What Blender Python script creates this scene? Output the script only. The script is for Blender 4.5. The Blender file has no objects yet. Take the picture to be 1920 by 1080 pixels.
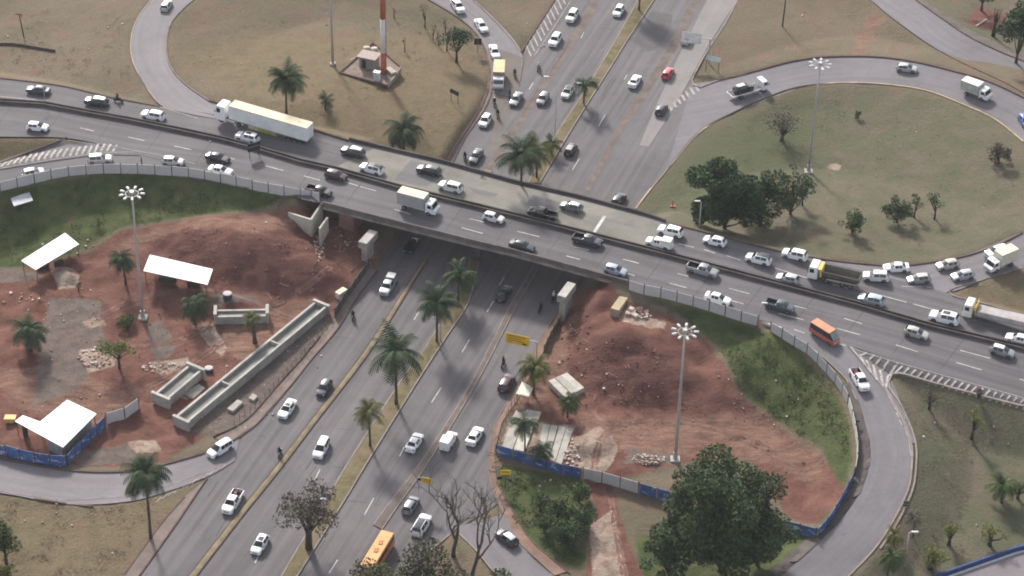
import bpy, math, random
import numpy as np
from mathutils import Vector, Matrix
from mathutils.bvhtree import BVHTree
from mathutils.geometry import tessellate_polygon
R = math.radians
rnd = random.Random(11)
nrng = np.random.default_rng(5)
scene = bpy.context.scene
COL = scene.collection

# ------------------------------------------------------------------ camera (real pinhole, aerial telephoto view)
PITCH = R(36.0); F = 4509.0; DIST = 410.0
CAM = Vector((0.0, -DIST * math.cos(PITCH), DIST * math.sin(PITCH)))
fwd = Vector((0, math.cos(PITCH), -math.sin(PITCH))); up0 = Vector((0, math.sin(PITCH), math.cos(PITCH)))
ROLL = math.asin(0.02336)
rt = Vector((1, 0, 0)) * math.cos(ROLL) + up0 * math.sin(ROLL)
up = Vector((-1, 0, 0)) * math.sin(ROLL) + up0 * math.cos(ROLL)
cd = bpy.data.cameras.new('camera'); cam = bpy.data.objects.new('camera', cd); COL.objects.link(cam)
M = Matrix.Identity(4)
for i in range(3):
    M[i][0] = rt[i]; M[i][1] = up[i]; M[i][2] = -fwd[i]; M[i][3] = CAM[i]
cam.matrix_world = M
cd.sensor_width = 36; cd.lens = F / 1920 * 36; cd.clip_start = 1; cd.clip_end = 8000
scene.camera = cam

def ray(px, py):
    return (fwd * F + rt * (px - 960) - up * (py - 540)).normalized()
def G(px, py, z=0.0):
    d = ray(px, py); t = (z - CAM.z) / d.z
    return CAM + d * t
def proj(P):
    v = P - CAM; w = v.dot(fwd)
    return 960 + F * v.dot(rt) / w, 540 - F * v.dot(up) / w
def rise(base, ytop):
    """height of the point straight above base that is seen at picture row ytop"""
    a, b = 0.0, 90.0
    for _ in range(40):
        m = (a + b) / 2
        if proj(base + Vector((0, 0, m)))[1] > ytop: a = m
        else: b = m
    return a

def zdeck(px):
    if px < 560: return 7.0 - 2.0 * (560 - px) / 560
    if px > 1200: return 7.0 - 2.5 * (px - 1200) / 720
    return 7.0

# ------------------------------------------------------------------ materials
MATS = {}
class NT:
    def __init__(s, name):
        s.m = bpy.data.materials.new(name); s.m.use_nodes = True
        s.n = s.m.node_tree.nodes; s.l = s.m.node_tree.links
        s.b = s.n['Principled BSDF']
    def node(s, t, **kw):
        x = s.n.new(t)
        for k, v in kw.items(): setattr(x, k, v)
        return x
    def put(s, sock, v):
        if hasattr(v, 'is_output') or isinstance(v, bpy.types.NodeSocket): s.l.new(v, sock)
        else: sock.default_value = v
    def pos(s): return s.node('ShaderNodeNewGeometry').outputs['Position']
    def obj(s): return s.node('ShaderNodeTexCoord').outputs['Object']
    def uv(s): return s.node('ShaderNodeTexCoord').outputs['UV']
    def mapping(s, v, scale=(1, 1, 1), rot=(0, 0, 0)):
        x = s.node('ShaderNodeMapping'); s.l.new(v, x.inputs[0]); x.inputs['Scale'].default_value = scale; x.inputs['Rotation'].default_value = rot
        return x.outputs[0]
    def noise(s, v, scale, detail=4, rough=0.6, dist=0.0):
        x = s.node('ShaderNodeTexNoise'); s.l.new(v, x.inputs['Vector'])
        x.inputs['Scale'].default_value = scale; x.inputs['Detail'].default_value = detail; x.inputs['Roughness'].default_value = rough; x.inputs['Distortion'].default_value = dist
        return x.outputs['Fac']
    def attr(s, a): return s.node('ShaderNodeAttribute', attribute_name=a).outputs['Fac']
    def rng(s, v, a, b, c=0.0, d=1.0, smooth=True):
        x = s.node('ShaderNodeMapRange', interpolation_type='SMOOTHSTEP' if smooth else 'LINEAR')
        s.put(x.inputs[0], v)
        for i, q in enumerate((a, b, c, d)): s.put(x.inputs[1 + i], q)
        return x.outputs[0]
    def math(s, op, a, b=0.0):
        x = s.node('ShaderNodeMath', operation=op); s.put(x.inputs[0], a); s.put(x.inputs[1], b); return x.outputs[0]
    def mix(s, f, a, b, mode='MIX'):
        x = s.node('ShaderNodeMix', data_type='RGBA', blend_type=mode)
        s.put(x.inputs[0], f); s.put(x.inputs[6], a if not isinstance(a, tuple) else a + (1,)); s.put(x.inputs[7], b if not isinstance(b, tuple) else b + (1,))
        return x.outputs[2]
    def bump(s, h, strength, dist=0.1):
        x = s.node('ShaderNodeBump'); s.put(x.inputs['Height'], h); x.inputs['Strength'].default_value = strength; x.inputs['Distance'].default_value = dist
        s.l.new(x.outputs[0], s.b.inputs['Normal'])
    def done(s, col, rough=0.8, spec=0.3, metal=0.0):
        s.put(s.b.inputs['Base Color'], col if not isinstance(col, tuple) else col + (1,)); s.put(s.b.inputs['Roughness'], rough)
        s.b.inputs['Specular IOR Level'].default_value = spec; s.b.inputs['Metallic'].default_value = metal
        return s.m

def plain(name, col, rough=0.7, var=0.25, scale=1.2, spec=0.3, metal=0.0, coat=0.0):
    """simple surface colour with procedural wear"""
    if name in MATS: return MATS[name]
    t = NT(name); n = t.noise(t.obj(), scale, 5, 0.65)
    f = t.rng(n, 0.3, 0.7, 1 - var, 1 + var, False)
    g = t.mix(1.0, col, t.node('ShaderNodeCombineColor').outputs[0], 'MULTIPLY')
    cc = g.node.inputs[7].links[0].from_node
    for i in range(3): t.l.new(f, cc.inputs[i])
    m = t.done(g, rough, spec, metal)
    if coat: t.b.inputs['Coat Weight'].default_value = coat; t.b.inputs['Coat Roughness'].default_value = 0.08
    MATS[name] = m; return m

def paint(name, col, metal=0.0):
    return plain('paint_' + name, col, 0.38, 0.06, 0.8, 0.5, metal, 0.6)

def asphalt(name, col, streak=0.35, patch=0.3, warm=0.0):
    t = NT(name); uv = t.uv(); p = t.pos()
    lanes = t.noise(t.mapping(uv, (0.9, 0.018, 1)), 1.0, 3, 0.5)
    big = t.noise(p, 0.045, 4, 0.55, 0.4); fine = t.noise(p, 1.6, 6, 0.7); mid = t.noise(p, 0.28, 4, 0.6, 0.6)
    f = t.math('ADD', t.rng(lanes, 0.25, 0.75, 1 - streak, 1 + streak, False), t.rng(big, 0.3, 0.7, -patch, patch, False))
    f = t.math('ADD', f, t.rng(mid, 0.3, 0.7, -patch * 0.5, patch * 0.5, False))
    f = t.math('MULTIPLY', f, t.rng(fine, 0.2, 0.8, 0.9, 1.1, False))
    c = t.mix(1.0, col, t.node('ShaderNodeCombineColor').outputs[0], 'MULTIPLY'); cc = c.node.inputs[7].links[0].from_node
    for i in range(3): t.l.new(f, cc.inputs[i])
    # red dust trodden off the verges, in long stains
    dust = t.rng(t.noise(t.mapping(uv, (0.55, 0.03, 1)), 1.3, 4, 0.6), 0.56, 0.8, 0.0, 0.30 + warm)
    c = t.mix(dust, c, (col[0] * 1.25, col[1] * 0.98, col[2] * 0.86))
    # bitumen crack sealing
    v = t.node('ShaderNodeTexVoronoi', feature='DISTANCE_TO_EDGE'); t.l.new(t.mapping(t.pos(), (0.11, 0.11, 0.11)), v.inputs['Vector'])
    crack = t.rng(v.outputs['Distance'], 0.0, 0.012, 0.45, 0.0)
    crack = t.math('MULTIPLY', crack, t.rng(big, 0.45, 0.6, 0.0, 1.0))
    c = t.mix(crack, c, (col[0] * 0.5, col[1] * 0.5, col[2] * 0.5))
    t.bump(fine, 0.15, 0.03)
    return t.done(c, t.rng(fine, 0.2, 0.8, 0.75, 0.95, False), 0.25)

# ------------------------------------------------------------------ mesh helpers
class MB:
    def __init__(s): s.v = []; s.f = []; s.m = []
    def add(s, vs, fs, mat=0):
        o = len(s.v); s.v += [tuple(x) for x in vs]
        for f in fs: s.f.append([o + i for i in f]); s.m.append(mat)
    def box(s, c, d, mat=0, rz=0.0, b=0.0):
        """block with chamfered upright edges and top"""
        x, y, z = d[0] / 2, d[1] / 2, d[2] / 2
        ca, sa = math.cos(rz), math.sin(rz)
        def ring(i, zz):
            k = b if b else 0.0
            X, Y = x - i, y - i
            if not k: q = [(X, -Y), (X, Y), (-X, Y), (-X, -Y)]
            else: q = [(X, -Y + k), (X, Y - k), (X - k, Y), (-X + k, Y), (-X, Y - k), (-X, -Y + k), (-X + k, -Y), (X - k, -Y)]
            return [(c[0] + ca * a - sa * e, c[1] + sa * a + ca * e, c[2] + zz) for a, e in q]
        rings = [ring(0, -z), ring(0, z - b)] + ([ring(b, z)] if b else [])
        if not b: rings = [ring(0, -z), ring(0, z)]
        n = len(rings[0]); vs = [p for r in rings for p in r]; fs = [list(range(n))[::-1], [len(vs) - n + i for i in range(n)]]
        for r in range(len(rings) - 1):
            for i in range(n): fs.append([r * n + i, r * n + (i + 1) % n, (r + 1) * n + (i + 1) % n, (r + 1) * n + i])
        s.add(vs, fs, mat)
    def tube(s, pts, rad, n=8, mat=0, cap=True):
        P = [Vector(p) for p in pts]; rad = rad if isinstance(rad, (list, tuple)) else [rad] * len(P); vs = []
        for i, p in enumerate(P):
            d = (P[min(i + 1, len(P) - 1)] - P[max(i - 1, 0)])
            d = d.normalized() if d.length > 1e-9 else Vector((0, 0, 1))
            a = d.cross(Vector((0, 0, 1)) if abs(d.z) < 0.9 else Vector((1, 0, 0))).normalized(); e = d.cross(a)
            for k in range(n):
                t = 2 * math.pi * k / n; vs.append(p + (a * math.cos(t) + e * math.sin(t)) * rad[i])
        fs = [[r * n + i, r * n + (i + 1) % n, (r + 1) * n + (i + 1) % n, (r + 1) * n + i] for r in range(len(P) - 1) for i in range(n)]
        if cap: fs += [list(range(n)), [len(vs) - n + i for i in range(n)][::-1]]
        s.add(vs, fs, mat)
    def prism(s, prof, y0, y1, mat=0):
        """side profile (x, z) extruded across y"""
        n = len(prof); vs = [(x, y0, z) for x, z in prof] + [(x, y1, z) for x, z in prof]
        s.add(vs, [list(range(n)), [n + i for i in range(n)][::-1]] + [[i, n + i, n + (i + 1) % n, (i + 1) % n] for i in range(n)], mat)
    def slab(s, poly, z0, z1, mat=0):
        """flat polygon (world x, y) with thickness"""
        n = len(poly); tri = tessellate_polygon([[Vector((p[0], p[1], 0)) for p in poly]])
        vs = [(p[0], p[1], z0) for p in poly] + [(p[0], p[1], z1) for p in poly]
        s.add(vs, [list(t) for t in tri] + [[n + i for i in t] for t in tri] + [[i, (i + 1) % n, n + (i + 1) % n, n + i] for i in range(n)], mat)
    def sweep(s, pts, w, h, drop=0.0, mat=0):
        """low upright band (kerb, wall) along a 3-D line: width w, height h above the line, foot drop below it"""
        P = [Vector(p) for p in pts]; vs = []
        for i, p in enumerate(P):
            d = P[min(i + 1, len(P) - 1)] - P[max(i - 1, 0)]; d.z = 0; d.normalize(); q = Vector((-d.y, d.x, 0)) * (w / 2)
            vs += [p - q - Vector((0, 0, drop)), p - q + Vector((0, 0, h)), p + q + Vector((0, 0, h)), p + q - Vector((0, 0, drop))]
        fs = [[r * 4 + i, r * 4 + (i + 1) % 4, r * 4 + 4 + (i + 1) % 4, r * 4 + 4 + i] for r in range(len(P) - 1) for i in range(4)]
        fs += [[0, 1, 2, 3], [len(vs) - 1, len(vs) - 2, len(vs) - 3, len(vs) - 4]]
        s.add(vs, fs, mat)
    def mesh(s, name, mats, smooth=False):
        me = bpy.data.meshes.new(name); me.from_pydata(s.v, [], s.f)
        for m in mats: me.materials.append(m)
        if len(mats) > 1: me.polygons.foreach_set('material_index', s.m)
        me.update()
        import bmesh
        bm = bmesh.new(); bm.from_mesh(me); bmesh.ops.recalc_face_normals(bm, faces=bm.faces); bm.to_mesh(me); bm.free()
        if smooth: me.polygons.foreach_set('use_smooth', [True] * len(me.polygons))
        return me
    def build(s, name, mats, parent=None, smooth=False):
        return link(name, s.mesh(name, mats if isinstance(mats, list) else [mats], smooth), parent)

def link(name, me, parent=None):
    o = bpy.data.objects.new(name, me); COL.objects.link(o)
    if parent: o.parent = parent
    return o
def tag(o, label=None, cat=None, group=None, kind=None):
    if label: o['label'] = label
    if cat: o['category'] = cat
    if group: o['group'] = group
    if kind: o['kind'] = kind
    return o
def thing(name, label, cat, loc=(0, 0, 0), rz=0.0, group=None):
    o = link(name, None); o.location = loc; o.rotation_euler = (0, 0, rz); o.empty_display_size = 0.5
    return tag(o, label, cat, group)

def spline(pts, n=6):
    """Catmull-Rom through points (any dimension)"""
    P = [np.array(p, float) for p in pts]
    if len(P) < 3: 
        return [P[0] + (P[1] - P[0]) * k / n for k in range(n)] + [P[1]]
    out = []
    for i in range(len(P) - 1):
        a = P[max(i - 1, 0)]; b = P[i]; c = P[i + 1]; d = P[min(i + 2, len(P) - 1)]
        for k in range(n):
            t = k / n
            out.append(0.5 * (2 * b + (c - a) * t + (2 * a - 5 * b + 4 * c - d) * t * t + (3 * b - a - 3 * c + d) * t ** 3))
    out.append(P[-1]); return out

def sdist(X, Y, poly):
    """signed distance (inside positive) from points to polygon"""
    P = np.array([(p[0], p[1]) for p in poly]); Q = np.roll(P, -1, 0)
    best = np.full(X.shape, 1e9); ins = np.zeros(X.shape, bool)
    for (ax, ay), (bx, by) in zip(P, Q):
        dx, dy = bx - ax, by - ay; L = dx * dx + dy * dy + 1e-12
        t = np.clip(((X - ax) * dx + (Y - ay) * dy) / L, 0, 1)
        best = np.minimum(best, (X - ax - t * dx) ** 2 + (Y - ay - t * dy) ** 2)
        c = (ay > Y) != (by > Y)
        ins ^= c & (X < dx * (Y - ay) / (dy if abs(dy) > 1e-12 else 1e-12) + ax)
    d = np.sqrt(best); return np.where(ins, d, -d)

def vnoise(X, Y, s, seed=0):
    X = X * s + seed * 17.3; Y = Y * s - seed * 9.1
    xi = np.floor(X); yi = np.floor(Y); fx = X - xi; fy = Y - yi
    fx = fx * fx * (3 - 2 * fx); fy = fy * fy * (3 - 2 * fy)
    h = lambda a, b: np.modf(np.abs(np.sin(a * 127.1 + b * 311.7) * 43758.5453))[0]
    return (h(xi, yi) * (1 - fx) + h(xi + 1, yi) * fx) * (1 - fy) + (h(xi, yi + 1) * (1 - fx) + h(xi + 1, yi + 1) * fx) * fy
# ------------------------------------------------------------------ roads (edge pairs seen in the photo, each at its real height)
def interp(pts, x): return float(np.interp(x, [p[0] for p in pts], [p[1] for p in pts]))
FAR = [(-260, 108), (0, 146), (113, 160), (207, 182), (310, 203), (393, 213), (480, 224), (587, 243), (653, 263), (830, 305), (960, 341), (1100, 374), (1207, 403), (1250, 418), (1440, 466), (1600, 504), (1773, 549), (1920, 592), (2200, 672)]
NEAR = [(-300, 262), (0, 257), (125, 258), (210, 276), (300, 301), (400, 327), (480, 347), (600, 382), (700, 408), (900, 458), (960, 472), (1175, 531), (1300, 565), (1425, 601), (1593, 650), (1673, 677), (1900, 742), (2200, 832)]
BAR = [(-260, 165), (0, 192), (83, 197), (167, 213), (250, 228), (333, 245), (417, 263), (480, 280), (563, 305), (630, 320), (747, 353), (960, 405), (1077, 435), (1207, 468), (1440, 529), (1607, 573), (1740, 612), (1920, 655), (2200, 732)]
deck_pairs = []
for x in list(range(-260, 2090, 45)):
    z = zdeck(x + 40)
    deck_pairs.append(((x + 85, interp(FAR, x + 85)), (x, interp(NEAR, x)), z))
ramp_sw = [((-260, 352), (-250, 420), 4.5), ((-120, 334), (-130, 392), 4.8), ((0, 312), (-8, 359), 5.11), ((100, 291), (85, 334), 5.45), ((200, 274), (195, 324), 5.84), ((300, 285), (292, 326), 6.18), ((400, 312), (395, 340), 6.55), ((470, 340), (468, 354), 6.80)]
ramp_se = [((1425, 603), (1500, 613), 6.15), ((1480, 632), (1550, 632), 5.95), ((1526, 658), (1594, 650), 5.7), ((1565, 691), (1628, 690), 5.4), ((1589, 717), (1657, 724), 5.1), ((1610, 757), (1684, 772), 4.7), ((1630, 828), (1708, 830), 4.1),
           ((1630, 872), (1709, 880), 3.6), ((1613, 923), (1701, 923), 3.0), ((1573, 980), (1673, 980), 2.3), ((1523, 1027), (1638, 1032), 1.7), ((1460, 1083), (1590, 1082), 1.1), ((1380, 1130), (1500, 1150), 0.7), ((1230, 1150), (1250, 1225), 0.4),
           ((1100, 1105), (1030, 1155), 0.2), ((1027, 1072), (935, 1085), 0.1), ((973, 1017), (885, 1025), 0.07), ((944, 965), (850, 990), 0.06)]
loop_ne = [((1297, 158), (1250, 318), 0.07), ((1345, 150), (1310, 247), 0.15), ((1397, 138), (1380, 208), 0.4), ((1440, 127), (1440, 181), 0.7), ((1493, 114), (1500, 162), 1.0), ((1553, 107), (1573, 155), 1.4), ((1640, 107), (1653, 157), 2.0), ((1707, 115), (1735, 169), 2.5),
           ((1773, 130), (1800, 193), 3.0), ((1853, 153), (1865, 223), 3.5), ((1925, 187), (1920, 267), 3.9), ((2005, 240), (1965, 320), 4.2), ((2045, 330), (1975, 380), 4.4), ((2005, 440), (1948, 420), 4.6), ((1920, 499), (1912, 437), 4.75), ((1850, 523), (1800, 482), 4.85),
           ((1773, 549), (1690, 498), 5.05), ((1690, 532), (1627, 495), 5.35), ((1590, 510), (1540, 486), 5.7)]
loop_nw = [((425, 226), (590, 247), 6.45), ((345, 212), (470, 212), 6.2), ((300, 197), (393, 189), 5.9), ((273, 162), (353, 163), 5.5), ((250, 119), (320, 127), 5.1), ((244, 83), (312, 83), 4.7), ((253, 42), (323, 40), 4.3), ((283, 0), (363, 0), 3.9), ((330, -40), (420, -40), 3.4), ((450, -95), (500, -70), 2.8),
           ((620, -112), (640, -85), 2.2), ((790, -70), (735, -40), 1.5), ((840, -35), (770, -20), 1.2), ((892, 3), (805, 2), 0.9), ((937, 45), (860, 33), 0.6), ((966, 78), (895, 65), 0.35), ((980, 108), (914, 100), 0.2), ((975, 150), (922, 138), 0.1), ((965, 185), (917, 172), 0.06)]
ramp_low = [((-260, 820), (-260, 905), 1.2), ((-120, 842), (-130, 918), 0.7), ((0, 861), (0, 925), 0.35), ((133, 882), (125, 946), 0.2), ((233, 884), (240, 941), 0.14), ((293, 874), (320, 920), 0.1), ((380, 851), (392, 893), 0.07), ((450, 815), (440, 865), 0.06)]
road_ne = [((1640, -60), (1560, -50), 1.4), ((1717, 0), (1638, 5), 1.4), ((1773, 40), (1669, 31), 1.4), ((1815, 68), (1740, 82), 1.4), ((1870, 95), (1800, 116), 1.4), ((1930, 120), (1880, 153), 1.4), ((2080, 190), (2030, 235), 1.4)]
main_left = [(1090, -70), (1040, 0), (977, 95), (957, 128), (918, 150), (917, 175), (902, 210), (870, 258), (845, 305), (800, 372), (750, 440), (707, 507), (667, 560), (580, 677), (547, 720), (480, 795), (420, 835), (388, 870), (388, 898), (260, 1080), (190, 1175)]
main_right = [(1425, -65), (1383, 0), (1360, 43), (1323, 100), (1297, 152), (1306, 175), (1308, 247), (1255, 312), (1213, 362), (1190, 395), (1118, 480), (1054, 573), (1017, 632), (960, 740), (933, 787), (917, 853), (920, 907), (935, 945), (853, 995), (793, 1047), (762, 1088), (690, 1200)]

ROADS = []            # (verts, faces) for dropping things onto
SEGS = []             # embankments (ax, ay, az, bx, by, bz, half width a, half width b, slope, end slope)
POLYS = []            # road outlines in plan
def emb(c, k, kend=None):
    for (a, b) in zip(c[:-1], c[1:]):
        SEGS.append((*a[0], *b[0], a[1], b[1], k, kend or k))
def ribbon(name, pairs, mat, k, lift=0.0, n=5, cross=6, emb_skip=None, structure=True, kend=None, uvrot=False):
    raw = [np.array([*G(*l, z), *G(*r, z)]) for l, r, z in pairs]
    s = spline(raw, n); vs = []; uv = []; dist = 0.0; prev = None; cen = []
    for q in s:
        l, r = Vector(q[:3]), Vector(q[3:]); c = (l + r) / 2
        if prev is not None: dist += (c - prev).length
        prev = c; w = (r - l).length
        for j in range(cross + 1):
            p = l + (r - l) * j / cross; p.z += lift; vs.append(tuple(p)); uv.append((j / cross * w, dist))
        cen.append(((c.x, c.y, c.z), w / 2))
    W = cross + 1; fs = [[i * W + j, i * W + j + 1, (i + 1) * W + j + 1, (i + 1) * W + j] for i in range(len(s) - 1) for j in range(cross)]
    me = bpy.data.meshes.new(name); me.from_pydata(vs, [], fs); me.materials.append(mat)
    ul = me.uv_layers.new(name='UVMap'); lp = np.zeros(len(me.loops), int); me.loops.foreach_get('vertex_index', lp)
    ul.data.foreach_set('uv', np.array(uv)[lp].ravel())
    if me.polygons[0].normal.z < 0: me.flip_normals()
    o = tag(link(name, me), kind='structure'); ROADS.append((vs, fs))
    if k:
        if emb_skip:
            run = []
            for c in cen:
                px = proj(Vector(c[0]))[0]
                if emb_skip[0] < px < emb_skip[1]:
                    if len(run) > 1: emb(run, k, kend)
                    run = []
                else: run.append(c)
            if len(run) > 1: emb(run, k, kend)
        else: emb(cen, k, kend)
    L = [tuple(q[:3]) for q in s]; Rr = [tuple(q[3:]) for q in s]
    POLYS.append((L + Rr[::-1], name))
    return L, Rr

A_MAIN = asphalt('asphalt_worn_grey', (0.130, 0.119, 0.120), 0.24, 0.15)
A_DECK = asphalt('asphalt_overpass', (0.118, 0.109, 0.112), 0.26, 0.14)
A_RAMP = asphalt('asphalt_pale_ramp', (0.185, 0.168, 0.172), 0.14, 0.14)
A_NE = asphalt('asphalt_loop', (0.165, 0.152, 0.158), 0.14, 0.16)
e_deck = ribbon('overpass_road', deck_pairs, A_DECK, 0.5, 0.10, 3, 8, emb_skip=(622, 1190), kend=0.95)
e_sw = ribbon('slip_road', ramp_sw, A_DECK, 0.5, 0.085)
e_se = ribbon('slip_road', ramp_se, A_NE, 0.42, 0.085)
e_ne = ribbon('loop_road', loop_ne, A_NE, 0.16, 0.085)
e_nw = ribbon('loop_road', loop_nw, A_RAMP, 0.15, 0.085)
e_low = ribbon('slip_road', ramp_low, A_RAMP, 0.3, 0.085)
e_rne = ribbon('side_road', road_ne, A_NE, 0.2, 0.085)

def px2w(pts, z=0.0): return [tuple(G(x, y, z)) for x, y in pts]
# main road: one flat carriageway surface at street level
def main_surface():
    n = 70
    def res(pts):
        P = np.array(px2w(pts)); d = np.r_[0, np.cumsum(np.hypot(*np.diff(P[:, :2], axis=0).T))]
        return P, d
    L, _ = res(main_left); Q, _ = res(main_right)
    y0 = max(L[:, 1].min(), Q[:, 1].min()); y1 = min(L[:, 1].max(), Q[:, 1].max())
    ol = L[np.argsort(L[:, 1], kind='stable')]; oq = Q[np.argsort(Q[:, 1], kind='stable')]
    vs = []; uv = []; C = 14
    for i in range(n * 3 + 1):
        y = y0 + (y1 - y0) * i / (n * 3); xl = np.interp(y, ol[:, 1], ol[:, 0]); xr = np.interp(y, oq[:, 1], oq[:, 0])
        for j in range(C + 1):
            x = xl + (xr - xl) * j / C; vs.append((x, y, 0.05)); uv.append((x - 0.36 * y, y * 1.07))
    fs = [[i * (C + 1) + j, i * (C + 1) + j + 1, (i + 1) * (C + 1) + j + 1, (i + 1) * (C + 1) + j] for i in range(n * 3) for j in range(C)]
    me = bpy.data.meshes.new('main_road'); me.from_pydata(vs, [], fs); me.materials.append(A_MAIN)
    ul = me.uv_layers.new(name='UVMap'); lp = np.zeros(len(me.loops), int); me.loops.foreach_get('vertex_index', lp)
    ul.data.foreach_set('uv', np.array(uv)[lp].ravel())
    tag(link('main_road', me), kind='structure'); ROADS.append((vs, fs))
    e = [vs[i * (C + 1)] for i in range(n * 3 + 1)] + [vs[i * (C + 1) + C] for i in range(n * 3, -1, -1)]
    POLYS.append((e, 'main'))
main_surface()
corner = [(1764, 1084), (1907, 1034), (1930, 1030), (2060, 985), (2060, 1150), (1700, 1150)]

SEG = np.array([[s[0], s[1], s[2], s[3], s[4], s[5], s[6], s[7], s[8], s[9]] for s in SEGS])
MOUNDS = []           # (x, y, rx, ry, rot, height)
def H0(X, Y):
    X = np.asarray(X, float); Y = np.asarray(Y, float); out = np.zeros(X.shape)
    for ax, ay, az, bx, by, bz, ha, hb, k, ke in SEG:
        dx, dy = bx - ax, by - ay; L = math.hypot(dx, dy)
        if L < 1e-6: continue
        ux, uy = dx / L, dy / L; s = (X - ax) * ux + (Y - ay) * uy; lat = np.abs((X - ax) * uy - (Y - ay) * ux)
        t = np.clip(s / L, 0, 1); over = np.maximum(np.maximum(-s, s - L), 0)
        side = np.maximum(lat - (ha + (hb - ha) * t) - 0.4, 0)
        h = az + (bz - az) * t - np.hypot(side * k, over * ke)
        out = np.maximum(out, h)
    return out
def Hm(X, Y):
    h = H0(X, Y)
    for x, y, rx, ry, rot, hh in MOUNDS:
        c, s = math.cos(rot), math.sin(rot); u = ((X - x) * c + (Y - y) * s) / rx; v = (-(X - x) * s + (Y - y) * c) / ry
        d = np.maximum(0, 1 - (u * u + v * v)); h = h + hh * d ** 1.4
    return h
ZS = np.arange(14, -0.3, -0.08)
def T(px, py):
    """point of the terrain seen at a photo pixel"""
    P = [G(px, py, z) for z in ZS]; X = np.array([p.x for p in P]); Y = np.array([p.y for p in P])
    h = Hm(X, Y); i = int(np.argmax(h >= ZS)) if (h >= ZS).any() else len(ZS) - 5
    p = G(px, py, float(h[i])); return Vector((p.x, p.y, float(Hm(np.array([p.x]), np.array([p.y]))[0])))
for px, py, rx, ry, rot, hh in [(470, 475, 17, 9, -0.35, 3.4), (600, 520, 6, 5, 0, 1.4), (1190, 690, 13, 10, -0.4, 3.6), (1300, 740, 11, 6, -0.6, 1.8), (1150, 640, 6, 4, 0.2, 1.2), (1110, 838, 5.2, 3.4, 0.3, 1.3), (123, 522, 2.6, 2.2, 0.2, 1.1), (440, 566, 3.6, 1.7, -0.2, 0.8), (180, 672, 3.6, 2.4, 0.2, 0.4), (1380, 690, 7, 4, -0.8, 0.9), (1215, 862, 3.0, 1.5, -0.3, 0.7)]:
    p = T(px, py); MOUNDS.append((p.x, p.y, rx, ry, rot, hh))

# ------------------------------------------------------------------ the terrain: one sheet out to the horizon
def axis(a, b, step):
    core = list(np.arange(a, b + step / 2, step)); lo, hi = [], []; d = step; x = a
    while x > -3000: d *= 1.35; x -= d; lo.append(x)
    d = step; x = b
    while x < 3000: d *= 1.35; x += d; hi.append(x)
    return np.array(lo[::-1] + core + hi)
gx = axis(-120, 120, 0.7); gy = axis(-88, 132, 0.7)
GX, GY = np.meshgrid(gx, gy); GZ = Hm(GX, GY)
GZ = GZ + (vnoise(GX, GY, 0.07, 1) - 0.5) * 0.25 + (vnoise(GX, GY, 0.35, 2) - 0.5) * 0.12
core = (np.abs(GX) < 135) & (GY > -100) & (GY < 150)
# zones
def zone(polys, z=None):
    out = np.full(GX.shape, -99.0)
    for poly in polys:
        w = [T(*p) for p in poly]; xs = [p.x for p in w]; ys = [p.y for p in w]
        m = (GX > min(xs) - 8) & (GX < max(xs) + 8) & (GY > min(ys) - 8) & (GY < max(ys) + 8)
        if m.any(): out[m] = np.maximum(out[m], sdist(GX[m], GY[m], w))
    return out
sm = lambda d, w: np.clip(d / (2 * w) + 0.5, 0, 1)
z_dirt = zone([[(-60, 520), (60, 500), (170, 470), (230, 430), (330, 415), (440, 400), (520, 395), (600, 405), (700, 420), (705, 500), (660, 545), (615, 610), (560, 690), (480, 770), (420, 800), (300, 868), (230, 876), (130, 872), (0, 850), (-60, 830)],
               [(1085, 548), (1170, 560), (1260, 590), (1330, 640), (1385, 735), (1450, 790), (1530, 850), (1550, 905), (1480, 900), (1400, 855), (1270, 870), (1120, 910), (940, 835), (960, 760), (1010, 690), (1055, 600)],
               [(1100, 895), (1150, 910), (1165, 970), (1185, 1030), (1215, 1095), (1095, 1095), (1105, 1010), (1115, 950)],
               [(1830, 10), (1890, 30), (1880, 60), (1810, 45)], [(1400, 850), (1540, 850), (1590, 920), (1530, 985), (1470, 960)]])
z_lush = zone([[(-60, 372), (60, 345), (200, 322), (300, 325), (420, 342), (560, 372), (590, 392), (470, 395), (330, 410), (235, 425), (160, 462), (70, 500), (-60, 505)],
               [(-60, 610), (60, 600), (110, 640), (60, 680), (-60, 690)],
               [(1200, 552), (1330, 582), (1425, 612), (1500, 655), (1560, 720), (1590, 780), (1600, 850), (1590, 905), (1540, 985), (1500, 970), (1560, 900), (1540, 840), (1450, 780), (1385, 730), (1350, 650), (1270, 590)],
               [(935, 870), (1090, 895), (1115, 950), (1095, 1070), (1040, 1055), (960, 985), (930, 920)], [(1190, 1000), (1480, 1000), (1560, 985), (1470, 1075), (1330, 1140), (1200, 1100)]])
z_olive = zone([[(1200, 390), (1310, 250), (1440, 185), (1570, 160), (1740, 172), (1900, 250), (1960, 350), (1910, 435), (1800, 482), (1690, 497), (1480, 475), (1250, 420)],
                [(1660, 690), (1950, 770), (1960, 1040), (1760, 1085), (1590, 1090), (1690, 980), (1715, 860)], [(1750, 0), (1960, -20), (1960, 130), (1800, 60)]])
z_greenish = zone([[(1215, 385), (1300, 265), (1400, 215), (1520, 190), (1560, 260), (1480, 310), (1320, 400)], [(1700, 800), (1740, 870), (1720, 960), (1700, 900)], [(1870, 960), (1950, 950), (1950, 1020), (1880, 1030)]])
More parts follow.
